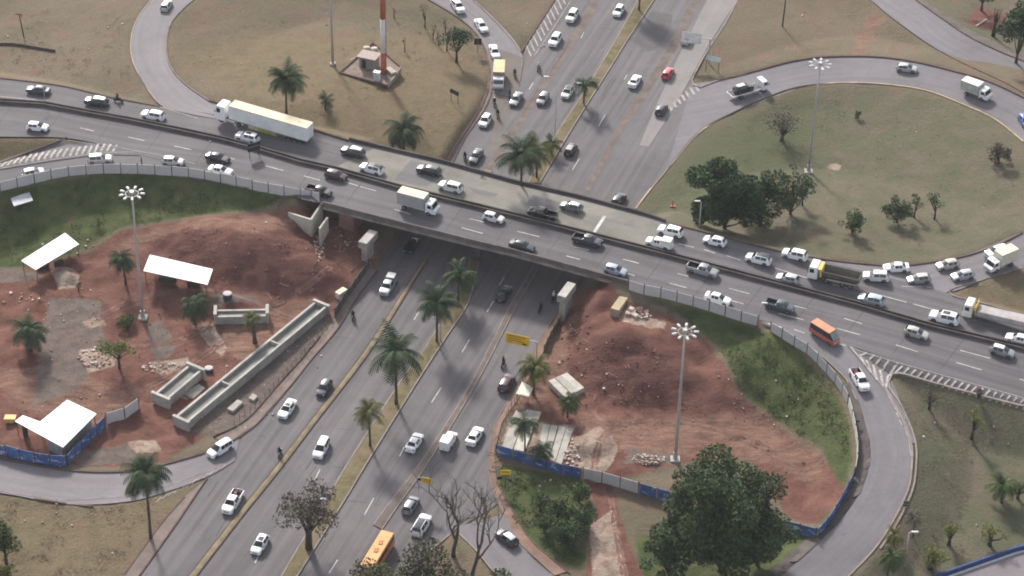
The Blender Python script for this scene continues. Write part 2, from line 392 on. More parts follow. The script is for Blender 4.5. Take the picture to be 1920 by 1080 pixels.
z_pale = zone([[(1080, 820), (1120, 800), (1145, 815), (1160, 840), (1150, 870), (1120, 895), (1085, 880), (1060, 850)], [(95, 505), (130, 498), (150, 515), (145, 540), (110, 545)], [(145, 655), (200, 650), (220, 670), (215, 690), (165, 700)],
               [(235, 828), (290, 822), (305, 845), (260, 855)], [(360, 605), (400, 610), (425, 650), (420, 675), (390, 650)], [(280, 680), (350, 670), (365, 690), (300, 705)], [(150, 605), (185, 590), (200, 610), (170, 615)],
               [(1105, 985), (1150, 950), (1180, 1090), (1110, 1090)], [(1555, 305), (1580, 308), (1572, 320), (1552, 316)], [(330, 745), (360, 725), (385, 725), (350, 750)],
               [(1150, 575), (1180, 585), (1250, 605), (1245, 620), (1170, 605)], [(1000, 790), (1080, 800), (1055, 860), (940, 832), (955, 780)], [(655, 110), (700, 95), (740, 130), (700, 158)]])
z_dark = zone([[(235, 440), (330, 425), (470, 430), (560, 440), (640, 480), (650, 530), (580, 545), (500, 545), (430, 530), (400, 500), (280, 470)], [(1065, 600), (1150, 610), (1250, 650), (1330, 720), (1350, 770), (1280, 790), (1180, 770), (1090, 740), (1055, 690)]])  # darker earth on both mounds; the left one has its shade painted in
z_tan = zone([[(1080, 770), (1250, 790), (1420, 765), (1540, 850), (1540, 905), (1400, 862), (1270, 852), (1085, 835)], [(1010, 650), (1070, 600), (1060, 700), (1010, 770), (960, 770)], [(230, 440), (340, 418), (520, 398), (580, 415), (480, 440), (330, 432), (220, 475)], [(430, 590), (600, 555), (575, 610), (470, 690), (400, 650)], [(-40, 690), (120, 690), (260, 740), (200, 800), (40, 770)], [(1630, 25), (1668, 32), (1635, 62), (1618, 106), (1594, 106), (1610, 60)], [(1370, 800), (1430, 770), (1480, 810), (1420, 830)]])
z_mud = zone([[(385, 555), (420, 545), (480, 555), (490, 570), (400, 575)], [(90, 560), (190, 560), (200, 660), (150, 730), (60, 760), (80, 640)], [(352, 806), (480, 697), (595, 586), (625, 598), (565, 688), (480, 778), (395, 822)], [(130, 850), (240, 830), (270, 870), (150, 872)],
              [(270, 610), (310, 600), (330, 660), (290, 680)], [(-60, 500), (50, 505), (90, 520), (40, 530), (-60, 525)], [(1180, 840), (1270, 850), (1280, 870), (1170, 870)]])
z_gold = zone([[(0, 925), (160, 948), (345, 932), (230, 1090), (-80, 1090), (-80, 915)], [(-60, 255), (125, 258), (0, 306), (-60, 320)], [(1780, 545), (1930, 505), (1960, 600), (1860, 575)], [(330, 100), (480, 60), (870, 60), (910, 170), (840, 295), (640, 260), (470, 205)]])
ATT = {'dirt': sm(z_dirt, 1.6), 'lush': sm(z_lush, 2.2), 'olive': sm(z_olive, 2.5), 'greenish': sm(z_greenish, 5.0), 'pale': sm(z_pale, 0.9), 'mud': sm(z_mud, 1.6), 'dark': sm(z_dark, 3.5), 'tan': sm(z_tan, 2.5), 'gold': sm(z_gold, 3.0)}
furrow = vnoise(GX * 0.9 + GY * 0.3, (GY - GX * 0.3) * 0.22, 0.9, 5) - 0.5
GZ += ATT['dirt'] * (1 - ATT['mud']) * (furrow * 0.75 + (vnoise(GX, GY, 0.8, 6) - 0.5) * 0.5 + (vnoise(GX, GY, 0.2, 9) - 0.5) * 0.6)
GZ += ATT['lush'] * (vnoise(GX, GY, 0.7, 7) - 0.5) * 0.35
for poly, nm in POLYS:
    xs = [p[0] for p in poly]; ys = [p[1] for p in poly]
    m = (GX > min(xs) - 3) & (GX < max(xs) + 3) & (GY > min(ys) - 3) & (GY < max(ys) + 3)
    if not m.any(): continue
    d = sdist(GX[m], GY[m], poly); z = GZ[m]
    if nm == 'overpass_road':                  # the span itself crosses open air: leave the ground below it alone
        on = H0(GX[m], GY[m]) > 4.0; d = np.where(on, d, -1)
    base = Hm(GX[m], GY[m]) if nm != 'main' else np.zeros(z.shape)
    f = np.clip((d + 1.2) / 1.2, 0, 1)
    GZ[m] = z * (1 - f) + np.minimum(z, base - 0.35 * np.clip(d + 0.2, 0, 1)) * f
nx, ny = len(gx), len(gy)
vv = np.stack([GX, GY, GZ], -1).reshape(-1, 3)
ii = np.arange(nx * ny).reshape(ny, nx)
ff = np.stack([ii[:-1, :-1], ii[:-1, 1:], ii[1:, 1:], ii[1:, :-1]], -1).reshape(-1, 4)
tme = bpy.data.meshes.new('ground'); tme.from_pydata(vv.tolist(), [], ff.tolist())
for a, val in ATT.items():
    at = tme.attributes.new(a, 'FLOAT', 'POINT'); at.data.foreach_set('value', val.ravel().astype(np.float32))
tme.polygons.foreach_set('use_smooth', [True] * len(tme.polygons))
def ground_mat():
    t = NT('ground_cover'); p = t.pos()
    n1 = t.noise(p, 0.05, 5, 0.6, 0.5); n2 = t.noise(p, 0.45, 6, 0.65, 0.3); n3 = t.noise(p, 2.2, 6, 0.7); n4 = t.noise(p, 0.16, 5, 0.6, 0.8); n5 = t.noise(p, 7.0, 3, 0.7)
    c = t.mix(t.rng(n1, 0.35, 0.65), (0.132, 0.110, 0.072), (0.165, 0.132, 0.090))
    c = t.mix(t.rng(n4, 0.50, 0.68, 0, 0.7), c, (0.180, 0.112, 0.086))              # bare reddish patches
    c = t.mix(t.rng(n2, 0.5, 0.75, 0, 0.5), c, (0.112, 0.097, 0.064))
    gold = t.mix(t.rng(n2, 0.4, 0.7), (0.172, 0.133, 0.076), (0.138, 0.111, 0.066)); gold = t.mix(t.rng(n4, 0.5, 0.75, 0, 0.5), gold, (0.165, 0.105, 0.07))
    c = t.mix(t.math('MULTIPLY', t.attr('gold'), 0.75), c, gold)
    ol = t.mix(t.rng(n4, 0.38, 0.66), (0.108, 0.107, 0.066), (0.142, 0.117, 0.084)); ol = t.mix(t.rng(n2, 0.5, 0.75, 0, 0.4), ol, (0.104, 0.102, 0.062))
    c = t.mix(t.attr('olive'), c, ol)
    c = t.mix(t.math('MULTIPLY', t.attr('greenish'), t.rng(n4, 0.3, 0.65, 0.2, 0.8)), c, (0.072, 0.092, 0.042))
    def ragged(a, amt=0.9, lo=0.42, hi=0.62):
        s = t.math('ADD', t.attr(a), t.math('MULTIPLY', t.math('SUBTRACT', t.math('ADD', t.math('MULTIPLY', n2, 0.6), t.math('MULTIPLY', n3, 0.4)), 0.5), amt))
        return t.rng(s, lo, hi)
    lu = t.mix(t.rng(n2, 0.35, 0.65), (0.058, 0.078, 0.028), (0.096, 0.104, 0.043)); lu = t.mix(t.rng(n4, 0.55, 0.75, 0, 0.8), lu, (0.125, 0.09, 0.05)); lu = t.mix(t.rng(n3, 0.5, 0.7, 0, 0.4), lu, (0.042, 0.06, 0.022))
    c = t.mix(ragged('lush'), c, lu)
    di = t.mix(t.rng(n4, 0.35, 0.65), (0.128, 0.057, 0.044), (0.182, 0.089, 0.066)); di = t.mix(t.rng(n2, 0.45, 0.75, 0, 0.6), di, (0.195, 0.104, 0.080)); di = t.mix(t.rng(n3, 0.52, 0.75, 0, 0.5), di, (0.09, 0.046, 0.039))
    c = t.mix(ragged('dirt'), c, di)
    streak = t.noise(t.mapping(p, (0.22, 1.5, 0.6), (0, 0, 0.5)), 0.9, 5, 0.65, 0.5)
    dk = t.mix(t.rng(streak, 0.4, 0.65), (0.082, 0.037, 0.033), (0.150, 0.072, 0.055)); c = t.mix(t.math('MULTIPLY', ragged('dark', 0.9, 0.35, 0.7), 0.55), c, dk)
    tn = t.mix(t.rng(streak, 0.35, 0.65), (0.165, 0.088, 0.062), (0.240, 0.148, 0.108)); c = t.mix(t.math('MULTIPLY', ragged('tan', 1.1, 0.35, 0.7), 0.85), c, tn)
    mu = t.mix(t.rng(n2, 0.35, 0.65), (0.118, 0.099, 0.085), (0.172, 0.142, 0.122)); c = t.mix(t.math('MULTIPLY', ragged('mud', 1.0), 0.85), c, mu)
    pa = t.mix(t.rng(n2, 0.35, 0.65), (0.36, 0.285, 0.225), (0.24, 0.165, 0.13)); c = t.mix(ragged('pale', 1.0), c, pa)
    g = t.math('MULTIPLY', t.rng(n3, 0.25, 0.75, 0.80, 1.20, False), t.rng(n5, 0.25, 0.75, 0.86, 1.14, False)); cmb = t.node('ShaderNodeCombineColor')
    for i in range(3): t.l.new(g, cmb.inputs[i])
    c = t.mix(1.0, c, cmb.outputs[0], 'MULTIPLY')
    t.bump(t.math('ADD', n3, n2), 0.8, 0.3)
    return t.done(c, 0.95, 0.1)
tme.materials.append(ground_mat())
tag(link('ground', tme), kind='structure')

# ------------------------------------------------------------------ dropping things onto the built surfaces
bv, bf = list(map(tuple, vv.tolist())), ff.tolist()
for v, f in ROADS:
    o = len(bv); bv += v; bf += [[o + i for i in q] for q in f]
BVH = BVHTree.FromPolygons(bv, bf)
def P(px, py):
    """where the line of sight through a photo pixel meets the ground or a road"""
    h = BVH.ray_cast(CAM, ray(px, py)); return h[0].copy() if h[0] else G(px, py)
def drop(x, y, ztop=30.0):
    h = BVH.ray_cast(Vector((x, y, ztop)), Vector((0, 0, -1))); return h[0].z if h[0] else 0.0
# ------------------------------------------------------------------ things laid on the roads
def resamp(pts, n):
    A = np.array(pts, float); d = np.r_[0, np.cumsum(np.hypot(*np.diff(A[:, :2], axis=0).T))]
    t = np.linspace(0, d[-1], n); return [tuple(np.interp(t_, d, A[:, k]) for k in range(A.shape[1])) for t_ in t]
def ground_line(pts, step_px=14, lift=0.0, smooth=True):
    if smooth and len(pts) > 2: pts = [tuple(q) for q in spline(pts, 6)]
    L = sum(math.hypot(b[0] - a[0], b[1] - a[1]) for a, b in zip(pts[:-1], pts[1:]))
    return [P(x, y) + Vector((0, 0, lift)) for x, y in resamp(pts, max(2, int(L / step_px) + 1))]
def sheet(name, A, B, mat, lift, n=40, cross=3, kind='structure'):
    a = resamp(A, n); b = resamp(B, n); vs = []; fs = []; uv = []
    for i in range(n):
        for j in range(cross + 1):
            t = j / cross; q = P(a[i][0] * (1 - t) + b[i][0] * t, a[i][1] * (1 - t) + b[i][1] * t); vs.append((q.x, q.y, q.z + lift)); uv.append((t * 4, i * 1.0))
    W = cross + 1; fs = [[i * W + j, i * W + j + 1, (i + 1) * W + j + 1, (i + 1) * W + j] for i in range(n - 1) for j in range(cross)]
    me = bpy.data.meshes.new(name); me.from_pydata(vs, [], fs); me.materials.append(mat)
    ul = me.uv_layers.new(name='UVMap'); lp = np.zeros(len(me.loops), int); me.loops.foreach_get('vertex_index', lp); ul.data.foreach_set('uv', np.array(uv)[lp].ravel())
    me.update()
    if me.polygons[0].normal.z < 0: me.flip_normals()
    o = link(name, me); return tag(o, kind=kind) if kind else o
def band(mb, a, b, w, lift=0.035, mat=0):
    """a painted bar between two photo pixels"""
    p, q = P(*a), P(*b); d = (q - p); n = max(3, int(d.length / 0.8)); d.z = 0; s = Vector((-d.y, d.x, 0)).normalized() * w / 2; vs = []
    for i in range(n + 1):
        r = p.lerp(q, i / n); r.z = drop(r.x, r.y, max(p.z, q.z) + 1.0) + lift; vs += [r - s, r + s]
    mb.add(vs, [[2 * i, 2 * i + 1, 2 * i + 3, 2 * i + 2] for i in range(n)], mat)
def poly_band(mb, pts, w, lift=0.035):
    for a, b in zip(pts[:-1], pts[1:]): band(mb, a, b, w, lift)

WHITE = plain('worn_road_paint', (0.52, 0.50, 0.47), 0.8, 0.35, 0.8)
FAINT = plain('faded_road_paint', (0.35, 0.325, 0.30), 0.85, 0.4, 0.6)
CONC = plain('concrete', (0.40, 0.375, 0.33), 0.85, 0.22, 0.7)
CONC_D = plain('stained_concrete', (0.13, 0.112, 0.102), 0.9, 0.4, 0.35)
CONC_B = plain('barrier_concrete', (0.088, 0.074, 0.070), 0.9, 0.4, 0.25)
KERB = plain('kerb_concrete', (0.26, 0.215, 0.185), 0.9, 0.3, 0.5)
KERBD = plain('kerb_dirty', (0.115, 0.072, 0.06), 0.95, 0.35, 0.4)
PINK = plain('dusty_pavement', (0.185, 0.142, 0.124), 0.95, 0.25, 0.35)
ORANGE_D = plain('earth_pavement', (0.21, 0.135, 0.10), 0.95, 0.3, 0.3)
BEIGE = plain('dry_verge', (0.205, 0.165, 0.105), 0.95, 0.35, 0.5)
REDD = plain('red_dust', (0.150, 0.118, 0.102), 0.95, 0.3, 0.4)

# pale concrete deck of the far carriageway, with grey patches
A_PALE = asphalt('concrete_deck', (0.205, 0.192, 0.164), 0.14, 0.28)
sheet('deck_paving', [(700, 279), (830, 309), (960, 345), (1100, 378), (1207, 407), (1262, 424)], [(632, 312), (655, 319), (747, 346), (960, 399), (1077, 430), (1205, 463)], A_PALE, 0.006, 60, 6)
A_PATCH = asphalt('patch_asphalt', (0.15, 0.142, 0.142), 0.12, 0.2)
sheet('road_patch', [(770, 300), (835, 316), (828, 330)], [(738, 338), (772, 346), (800, 350)], A_PATCH, 0.012, 12, 4)
sheet('road_patch', [(1000, 366), (1060, 381)], [(985, 383), (1040, 397)], A_PATCH, 0.012, 12, 3)
sheet('road_patch', [(880, 352), (900, 356), (935, 364)], [(890, 362), (905, 366), (928, 368)], A_PATCH, 0.012, 8, 3)
A_LIGHT = asphalt('light_strip_asphalt', (0.215, 0.198, 0.190), 0.10, 0.12)
sheet('road_shoulder', [(1340, -30), (1318, 15), (1270, 110), (1230, 198), (1199, 272)], [(1393, -30), (1377, 8), (1335, 72), (1262, 205), (1216, 275)], A_LIGHT, 0.006, 50, 4)
A_DARK = asphalt('dark_patch_asphalt', (0.108, 0.100, 0.101), 0.15, 0.2)  # darker tone for one patch beside the median
sheet('road_patch', [(1222, 20), (1262, 28), (1258, 50)], [(1185, 78), (1215, 98), (1235, 92)], A_DARK, 0.006, 12, 4)
# long dusty strips where the service lanes meet the main lanes
sheet('dust_strip', [(1118, -20), (1096, 25), (1030, 130), (955, 245), (898, 335)], [(1136, -20), (1114, 25), (1046, 132), (968, 250), (910, 338)], REDD, 0.006, 40, 2)
sheet('dust_strip', [(1296, 0), (1254, 85), (1205, 165), (1156, 243), (1097, 355)], [(1312, 0), (1270, 90), (1218, 170), (1167, 246), (1105, 358)], REDD, 0.006, 40, 2)
sheet('dust_strip', [(925, 90), (960, 100), (985, 110), (1000, 106)], [(920, 300), (935, 270), (950, 225), (960, 180)], asphalt('asphalt_worn_tan', (0.145, 0.122, 0.105), 0.1, 0.2), 0.004, 30, 6)

# lane dashes and lines
sheet('gore_paving', [(1588, 647), (1673, 675), (1800, 711), (1930, 748)], [(1590, 651), (1672, 702), (1760, 722), (1932, 763)], A_DECK, 0.10, 50, 4)
sheet('gore_paving', [(1596, 654), (1668, 703), (1691, 762), (1716, 832)], [(1592, 652), (1656, 728), (1684, 776), (1707, 832)], A_NE, 0.115, 40, 4)
sheet('gore_paving', [(-8, 306), (125, 259), (190, 271), (260, 287)], [(-8, 320), (100, 302), (190, 290), (262, 292)], A_DECK, 0.11, 40, 3)
for o_ in [o for o in COL.objects if o.name.startswith('gore_paving')]:
    k = len(bv); bv += [tuple(v.co) for v in o_.data.vertices]; bf += [[k + i for i in f.vertices] for f in o_.data.polygons]
BVH = BVHTree.FromPolygons(bv, bf)
mk = MB()
for a, b in [((150, 240), (177, 246)), ((240, 257), (271, 264)), ((327, 274), (359, 281)), ((413, 292), (440, 299)), ((497, 311), (531, 320)), ((570, 330), (600, 338)), ((640, 339), (672, 349)), ((880, 410), (909, 417)), ((865, 427), (905, 438)), ((740, 393), (770, 402)), ((675, 350), (705, 358)),
             ((970, 434), (1011, 444)), ((1062, 480), (1088, 487)), ((1077, 463), (1104, 469)), ((1168, 486), (1198, 494)), ((1178, 513), (1190, 517)), ((1270, 513), (1290, 518)), ((1255, 531), (1288, 540)), ((1367, 541), (1405, 551)), ((1372, 564), (1394, 570)),
             ((1460, 588), (1507, 600)), ((1487, 573), (1512, 579)), ((1583, 597), (1616, 607)), ((1570, 616), (1613, 628)), ((1680, 647), (1721, 660)), ((1800, 657), (1856, 672)), ((1793, 680), (1841, 694)), ((1440, 607), (1466, 614)), ((1489, 618), (1509, 625)), ((1556, 642), (1585, 648)), ((1912, 711), (1935, 718)),
             ((1270, 457), (1301, 464)), ((1320, 468), (1341, 475)), ((1363, 480), (1388, 488)), ((1408, 491), (1430, 497)), ((1453, 503), (1521, 524)), ((1560, 533), (1590, 541)), ((1655, 555), (1700, 567)), ((1712, 570), (1758, 583)), ((1775, 588), (1800, 595))]:
    band(mk, a, b, 0.17)
poly_band(mk, [(0, 181), (60, 187), (90, 191)], 0.12); poly_band(mk, [(215, 184), (262, 193), (310, 203), (370, 222)], 0.10)
poly_band(mk, [(1526, 657), (1545, 672), (1566, 692), (1579, 705), (1590, 718)], 0.12); poly_band(mk, [(1440, 540 - 12), (1500, 545)], 0.1) if False else None
poly_band(mk, [(1690, 537), (1720, 538), (1745, 539)], 0.12)
band(mk, (1134, 405), (1112, 439), 0.55, 0.02)
tag(mk.build('lane_marking', WHITE), kind='structure')
mm = MB()
for a, b in [((1135, 215), (1122, 237)), ((1086, 298), (1073, 319)), ((1176, 140), (1170, 150)), ((880, 637), (866, 661)), ((827, 727), (809, 755)), ((758, 838), (749, 856)), ((701, 934), (683, 966)), ((633, 1050), (617, 1075)), ((925, 565), (913, 585)), ((945, 520), (936, 535)), ((789, 579), (776, 600)), ((600, 880), (590, 900)), ((486, 1040), (478, 1056)), ((1000, 155), (992, 168)), ((1095, 60), (1089, 72))]:
    band(mm, a, b, 0.14)
tag(mm.build('lane_marking', WHITE), kind='structure')
fm = MB()
poly_band(fm, [(0, 316), (100, 299), (190, 286), (252, 285)], 0.14); poly_band(fm, [(127, 263), (180, 270), (240, 280), (300, 291), (365, 307)], 0.12)
for i in range(20):                          # hatched gore at the lower ramp
    x = -4 + i * 11.5; y0 = np.interp(x, [0, 130, 230], [305, 263, 272]) ; y1 = np.interp(x, [0, 100, 200, 252], [314, 297, 284, 284])
    y0 = max(y0, y1 - 17)
    band(fm, (x + 5, y0 + 1), (x - 5 if i < 12 else x - 3, y1), 0.42)
poly_band(fm, [(1071, 0), (1036, 55), (1002, 104)], 0.12); poly_band(fm, [(1046, -2), (1012, 52), (985, 94)], 0.1)
for i in range(11): x, y = 1054 - i * 6.4, -4 + i * 9.8; band(fm, (x - 3, y - 8), (x + 6, y + 12), 0.3)
for i in range(7): x, y = 1302 - i * 7.6, 166 + i * 6.0; band(fm, (x - 1, y - 9 + i), (x + 8 - i * 0.8, y + 5), 0.45)
tl = lambda t: (1594 + 66 * t, 650 + 82 * t); tu = lambda t: (1594 + 79 * t, 650 + 27 * t)
poly_band(fm, [(1594, 650), (1660, 731), (1674, 757), (1690, 785), (1704, 825), (1708, 855)], 0.2); poly_band(fm, [(1594, 650), (1673, 677), (1800, 713), (1925, 748)], 0.16)
for t in (0.3, 0.47, 0.64, 0.82, 1.02):
    a, b = tl(min(t + 0.12, 1.0)), tu(t + 0.1); c = ((tl(t)[0] + tu(t)[0]) / 2 - 4, (tl(t)[1] + tu(t)[1]) / 2); poly_band(fm, [a, c, b], 0.42)
for i in range(20): x = 1684 + i * 12.6; y = 680 + (x - 1673) * 0.2765; band(fm, (x + 8, y + 3), (x - 6, y + 16 + min(i, 6) * 0.6), 0.42)
for i in range(5): band(fm, (1664 + i * 5.5, 735 + i * 13), (1671 + i * 5.2, 742 + i * 14), 0.3)
fw = MB()
for i in range(12): x, y = 420 - i * 11, 875 + i * 5.6; band(fw, (x + 4, y - 5), (x - 6, y + 5), 0.28)
poly_band(fw, [(-20, 918), (120, 938), (235, 931), (330, 905), (423, 870)], 0.16); tag(fw.build('hatched_marking', plain('very_faded_paint', (0.27, 0.235, 0.215), 0.85, 0.35, 0.6)), kind='structure')
poly_band(fm, [(1492, 167), (1440, 185), (1396, 203)], 0.14)
tag(fm.build('hatched_marking', FAINT), kind='structure')

# tar seams, joints and small repairs
TAR = plain('tar_seam', (0.055, 0.052, 0.053), 0.8, 0.3, 0.5); sl = MB()
for i in range(46):
    if i % 2: x0, y0 = rnd.uniform(400, 900), rnd.uniform(560, 1060); dx, dy = rnd.choice([(-.62, 1), (-.62, 1), (1, .1)]); 
    else: x0, y0 = rnd.uniform(930, 1260), rnd.uniform(10, 320); dx, dy = rnd.choice([(-.6, 1), (-.6, 1), (1, .1)])
    L_ = rnd.uniform(18, 70) * (0.5 if dx > 0 else 1); pts = [(x0 + dx * L_ * k / 4 + rnd.uniform(-1, 1), y0 + dy * L_ * k / 4) for k in range(5)]
    if all(P(*q).z < 0.06 for q in pts): poly_band(sl, pts, rnd.uniform(.07, .14), 0.012)
for x in range(20, 1900, 94):                # cross joints of the overpass
    y0, y1 = interp(BAR, x) + 9, interp(NEAR, x - 70); band(sl, (x, y0), (x - (y1 - y0) * .7, y0 + (y1 - y0) * .93), 0.10, 0.012)
tag(sl.build('tar_seam', TAR), kind='structure')
# pavements and kerbs
sheet('pavement', [(910, 100), (918, 135), (912, 172), (896, 207), (862, 255), (836, 302)], [(917, 98), (926, 135), (922, 173), (906, 210), (873, 258), (849, 306)], PINK, 0.12, 40, 2)
sheet('pavement', [(692, 503), (650, 560), (612, 622), (565, 677), (530, 715), (462, 790), (405, 822)], [(708, 507), (668, 560), (634, 615), (581, 677), (548, 719), (481, 795), (421, 836)], PINK, 0.12, 60, 2)
sheet('pavement', [(1054, 575), (1016, 632), (988, 680), (959, 742), (932, 788), (916, 853), (919, 907), (936, 948), (974, 1018), (1012, 1054), (1040, 1080)], [(1064, 585), (1030, 640), (1002, 690), (972, 748), (941, 793), (926, 850), (931, 905), (953, 945), (992, 1010), (1030, 1045), (1065, 1072)], ORANGE_D, 0.12, 70, 2)
sheet('pavement', [(1592, 717), (1612, 757), (1631, 828), (1631, 872), (1614, 923), (1574, 980), (1524, 1027), (1461, 1083)], [(1584, 728), (1601, 765), (1613, 830), (1612, 872), (1595, 920), (1554, 976), (1505, 1018), (1440, 1074)], plain('brown_pavement', (0.10, 0.085, 0.078), 0.95, 0.3, 0.4), 0.10, 60, 2)
sheet('pavement', [(347, 932), (300, 985), (233, 1078), (200, 1130)], [(386, 900), (330, 982), (262, 1078), (225, 1130)], PINK, 0.13, 40, 2)
sheet('pavement', [(1715, 0), (1772, 40), (1815, 68), (1870, 95), (1930, 119)], [(1722, -6), (1781, 33), (1824, 60), (1878, 86), (1938, 109)], plain('mossy_pavement', (0.12, 0.105, 0.09), 0.95, 0.3, 0.4), 0.10, 40, 2)
def kerb(pts, w=0.22, h=0.16, mat=KERB, step=14):
    m = MB(); m.sweep(ground_line(pts, step), w, h, 0.5); return tag(m.build('kerb', mat), kind='structure')
kerb([(803, 0), (858, 33), (894, 65), (911, 100), (919, 138), (914, 172), (899, 207), (866, 256), (838, 302)], 0.25, 0.2, KERBD)
kerb([(849, 306), (873, 258), (906, 210), (922, 173), (926, 137)], 0.16, 0.16, KERBD)
kerb([(421, 836), (481, 796), (548, 720), (581, 678), (634, 616), (668, 561), (708, 508)], 0.2, 0.17, KERBD)
kerb([(400, 820), (462, 788), (530, 713), (565, 675), (600, 632)], 0.2, 0.3, KERBD)
kerb([(1054, 575), (1016, 632), (959, 742), (932, 788), (916, 853), (919, 907), (936, 948), (974, 1018), (1012, 1054), (1040, 1080)], 0.18, 0.15, PINK)
kerb([(931, 905), (953, 945), (992, 1010), (1030, 1045), (1068, 1076)], 0.2, 0.22, KERBD)
kerb([(887, 0), (930, 41), (963, 78), (977, 98)], 0.2, 0.16); kerb([(977, 98), (1005, 54), (1040, 0)], 0.3, 0.2, KERBD)
kerb([(1383, 0), (1360, 44), (1323, 101), (1297, 151), (1299, 160), (1313, 164), (1345, 152), (1397, 140)], 0.25, 0.17)
kerb([(1345, 151), (1397, 139), (1440, 127), (1493, 114), (1553, 107), (1640, 107), (1707, 115), (1773, 130), (1853, 153), (1920, 184)], 0.35, 0.25, KERBD)
kerb([(1192, 392), (1215, 361), (1260, 307), (1312, 248), (1380, 209), (1440, 182), (1500, 163), (1573, 156), (1653, 158), (1735, 170), (1800, 194), (1865, 224), (1918, 266)], 0.35, 0.18, plain('loop_kerb', (0.36, 0.275, 0.19), 0.9, 0.3, 0.4))
kerb([(1918, 436), (1870, 460), (1800, 483), (1690, 499), (1627, 496), (1540, 486), (1440, 467), (1330, 438), (1262, 421)], 0.22, 0.2, KERBD)
kerb([(1925, 500), (1850, 523), (1776, 548), (1850, 571), (1922, 592)], 0.2, 0.14)
kerb([(393, 190), (353, 163), (320, 127), (312, 83), (323, 40), (363, 0)], 0.3, 0.2, PINK)
kerb([(393, 190), (480, 214), (587, 244), (653, 264)], 0.35, 0.35, KERBD); kerb([(310, 203), (300, 197), (273, 162), (250, 118), (245, 83), (254, 42), (283, 0)], 0.2, 0.08, plain('ramp_edge', (0.30, 0.25, 0.21), 0.9, 0.2, 0.4))
kerb([(0, 147), (113, 161), (207, 183), (300, 200)], 0.2, 0.15, KERBD)
kerb([(0, 861), (133, 883), (233, 885), (293, 875), (380, 851), (400, 838)], 0.25, 0.2, KERBD); kerb([(0, 925), (126, 945), (175, 950)], 0.25, 0.16, KERBD)
kerb([(346, 933), (300, 986), (233, 1079)], 0.25, 0.2, KERBD); kerb([(388, 897), (330, 983), (262, 1079)], 0.2, 0.18, KERBD)
kerb([(1657, 724), (1684, 772), (1708, 830), (1709, 880), (1701, 923), (1673, 980), (1638, 1032), (1590, 1082)], 0.3, 0.2); kerb([(1672, 703), (1666, 725), (1690, 762), (1716, 828), (1717, 882), (1709, 925), (1682, 982), (1650, 1030)], 0.25, 0.2, KERB)
kerb([(1672, 702), (1690, 701), (1760, 721), (1905, 759), (1930, 761)], 0.35, 0.2, KERB)
kerb([(1638, 5), (1669, 31), (1740, 82), (1800, 116), (1880, 153), (1925, 178)], 0.22, 0.14, KERBD); kerb([(1717, 0), (1773, 40), (1815, 68), (1870, 95), (1922, 116)], 0.25, 0.18, KERBD)
kerb([(125, 259), (0, 306)], 0.2, 0.15, KERBD); kerb([(0, 257), (125, 258)], 0.2, 0.12, KERBD)
kerb([(853, 995), (793, 1047), (765, 1084)], 0.22, 0.18); kerb([(853, 995), (890, 1030), (935, 1085)], 0.22, 0.18)
kerb([(1480, 632), (1526, 657), (1565, 690), (1589, 716), (1606, 750)], 0.2, 0.15, KERB)

def strip_island(name, L, Rr, z, mat, kmat, kw=0.2):
    lw, rw = ground_line(L, 16), ground_line(Rr, 16); n = 70
    a = resamp([tuple(p) for p in lw], n); b = resamp([tuple(p) for p in rw], n); m = MB(); vs = []
    for p, q in zip(a, b):
        for t in (0.0, 0.33, 0.67, 1.0): vs.append((p[0] + (q[0] - p[0]) * t, p[1] + (q[1] - p[1]) * t, 0.05 + z + (0.06 if 0 < t < 1 else 0)))
    m.add(vs, [[4 * i + j, 4 * i + j + 1, 4 * i + j + 5, 4 * i + j + 4] for i in range(n - 1) for j in range(3)])
    o = tag(m.build(name, mat), kind='structure')
    for e in (a, b):
        k = MB(); k.sweep([(p[0], p[1], 0.05) for p in e], kw, z + 0.05, 0.1); tag(k.build('kerb', kmat), kind='structure')
    return o
def verge_mat():
    t = NT('median_dry_grass'); p = t.pos(); a = t.noise(p, 0.5, 6, 0.7, 0.5); b = t.noise(p, 0.12, 4, 0.6); c = t.noise(p, 2.5, 5, 0.7)
    col = t.mix(t.rng(a, 0.35, 0.65), (0.185, 0.150, 0.085), (0.115, 0.098, 0.05)); col = t.mix(t.rng(b, 0.45, 0.65, 0, 0.7), col, (0.21, 0.155, 0.115)); col = t.mix(t.rng(c, 0.55, 0.75, 0, 0.5), col, (0.09, 0.085, 0.035))
    t.bump(c, 0.5, 0.15); return t.done(col, 0.95, 0.1)
VERGE = verge_mat()
strip_island('median_strip', [(1205, -15), (1173, 43), (1140, 100), (1093, 177), (1047, 247), (990, 343)], [(1236, -15), (1174, 79), (1147, 123), (1100, 197), (1060, 262), (1011, 345)], 0.16, VERGE, KERB)
strip_island('median_strip', [(882, 488), (857, 553), (793, 660), (753, 713), (663, 853), (623, 920), (533, 1073), (500, 1130)], [(898, 492), (877, 570), (838, 630), (780, 720), (687, 870), (647, 937), (560, 1077), (527, 1130)], 0.16, VERGE, KERB)
strip_island('separator_strip', [(795, 487), (760, 540), (706, 625), (660, 690), (590, 780), (513, 880), (440, 970), (362, 1070), (322, 1120)], [(801, 489), (768, 541), (716, 626), (671, 691), (601, 781), (524, 882), (452, 972), (375, 1072), (336, 1122)], 0.12, BEIGE, KERBD, 0.16)
strip_island('separator_strip', [(1001, 500), (957, 573), (920, 647), (885, 715), (842, 787), (780, 880), (733, 940), (700, 985)], [(1010, 503), (967, 577), (929, 651), (893, 719), (850, 792), (793, 883), (748, 946), (716, 993)], 0.10, REDD, KERB, 0.16)

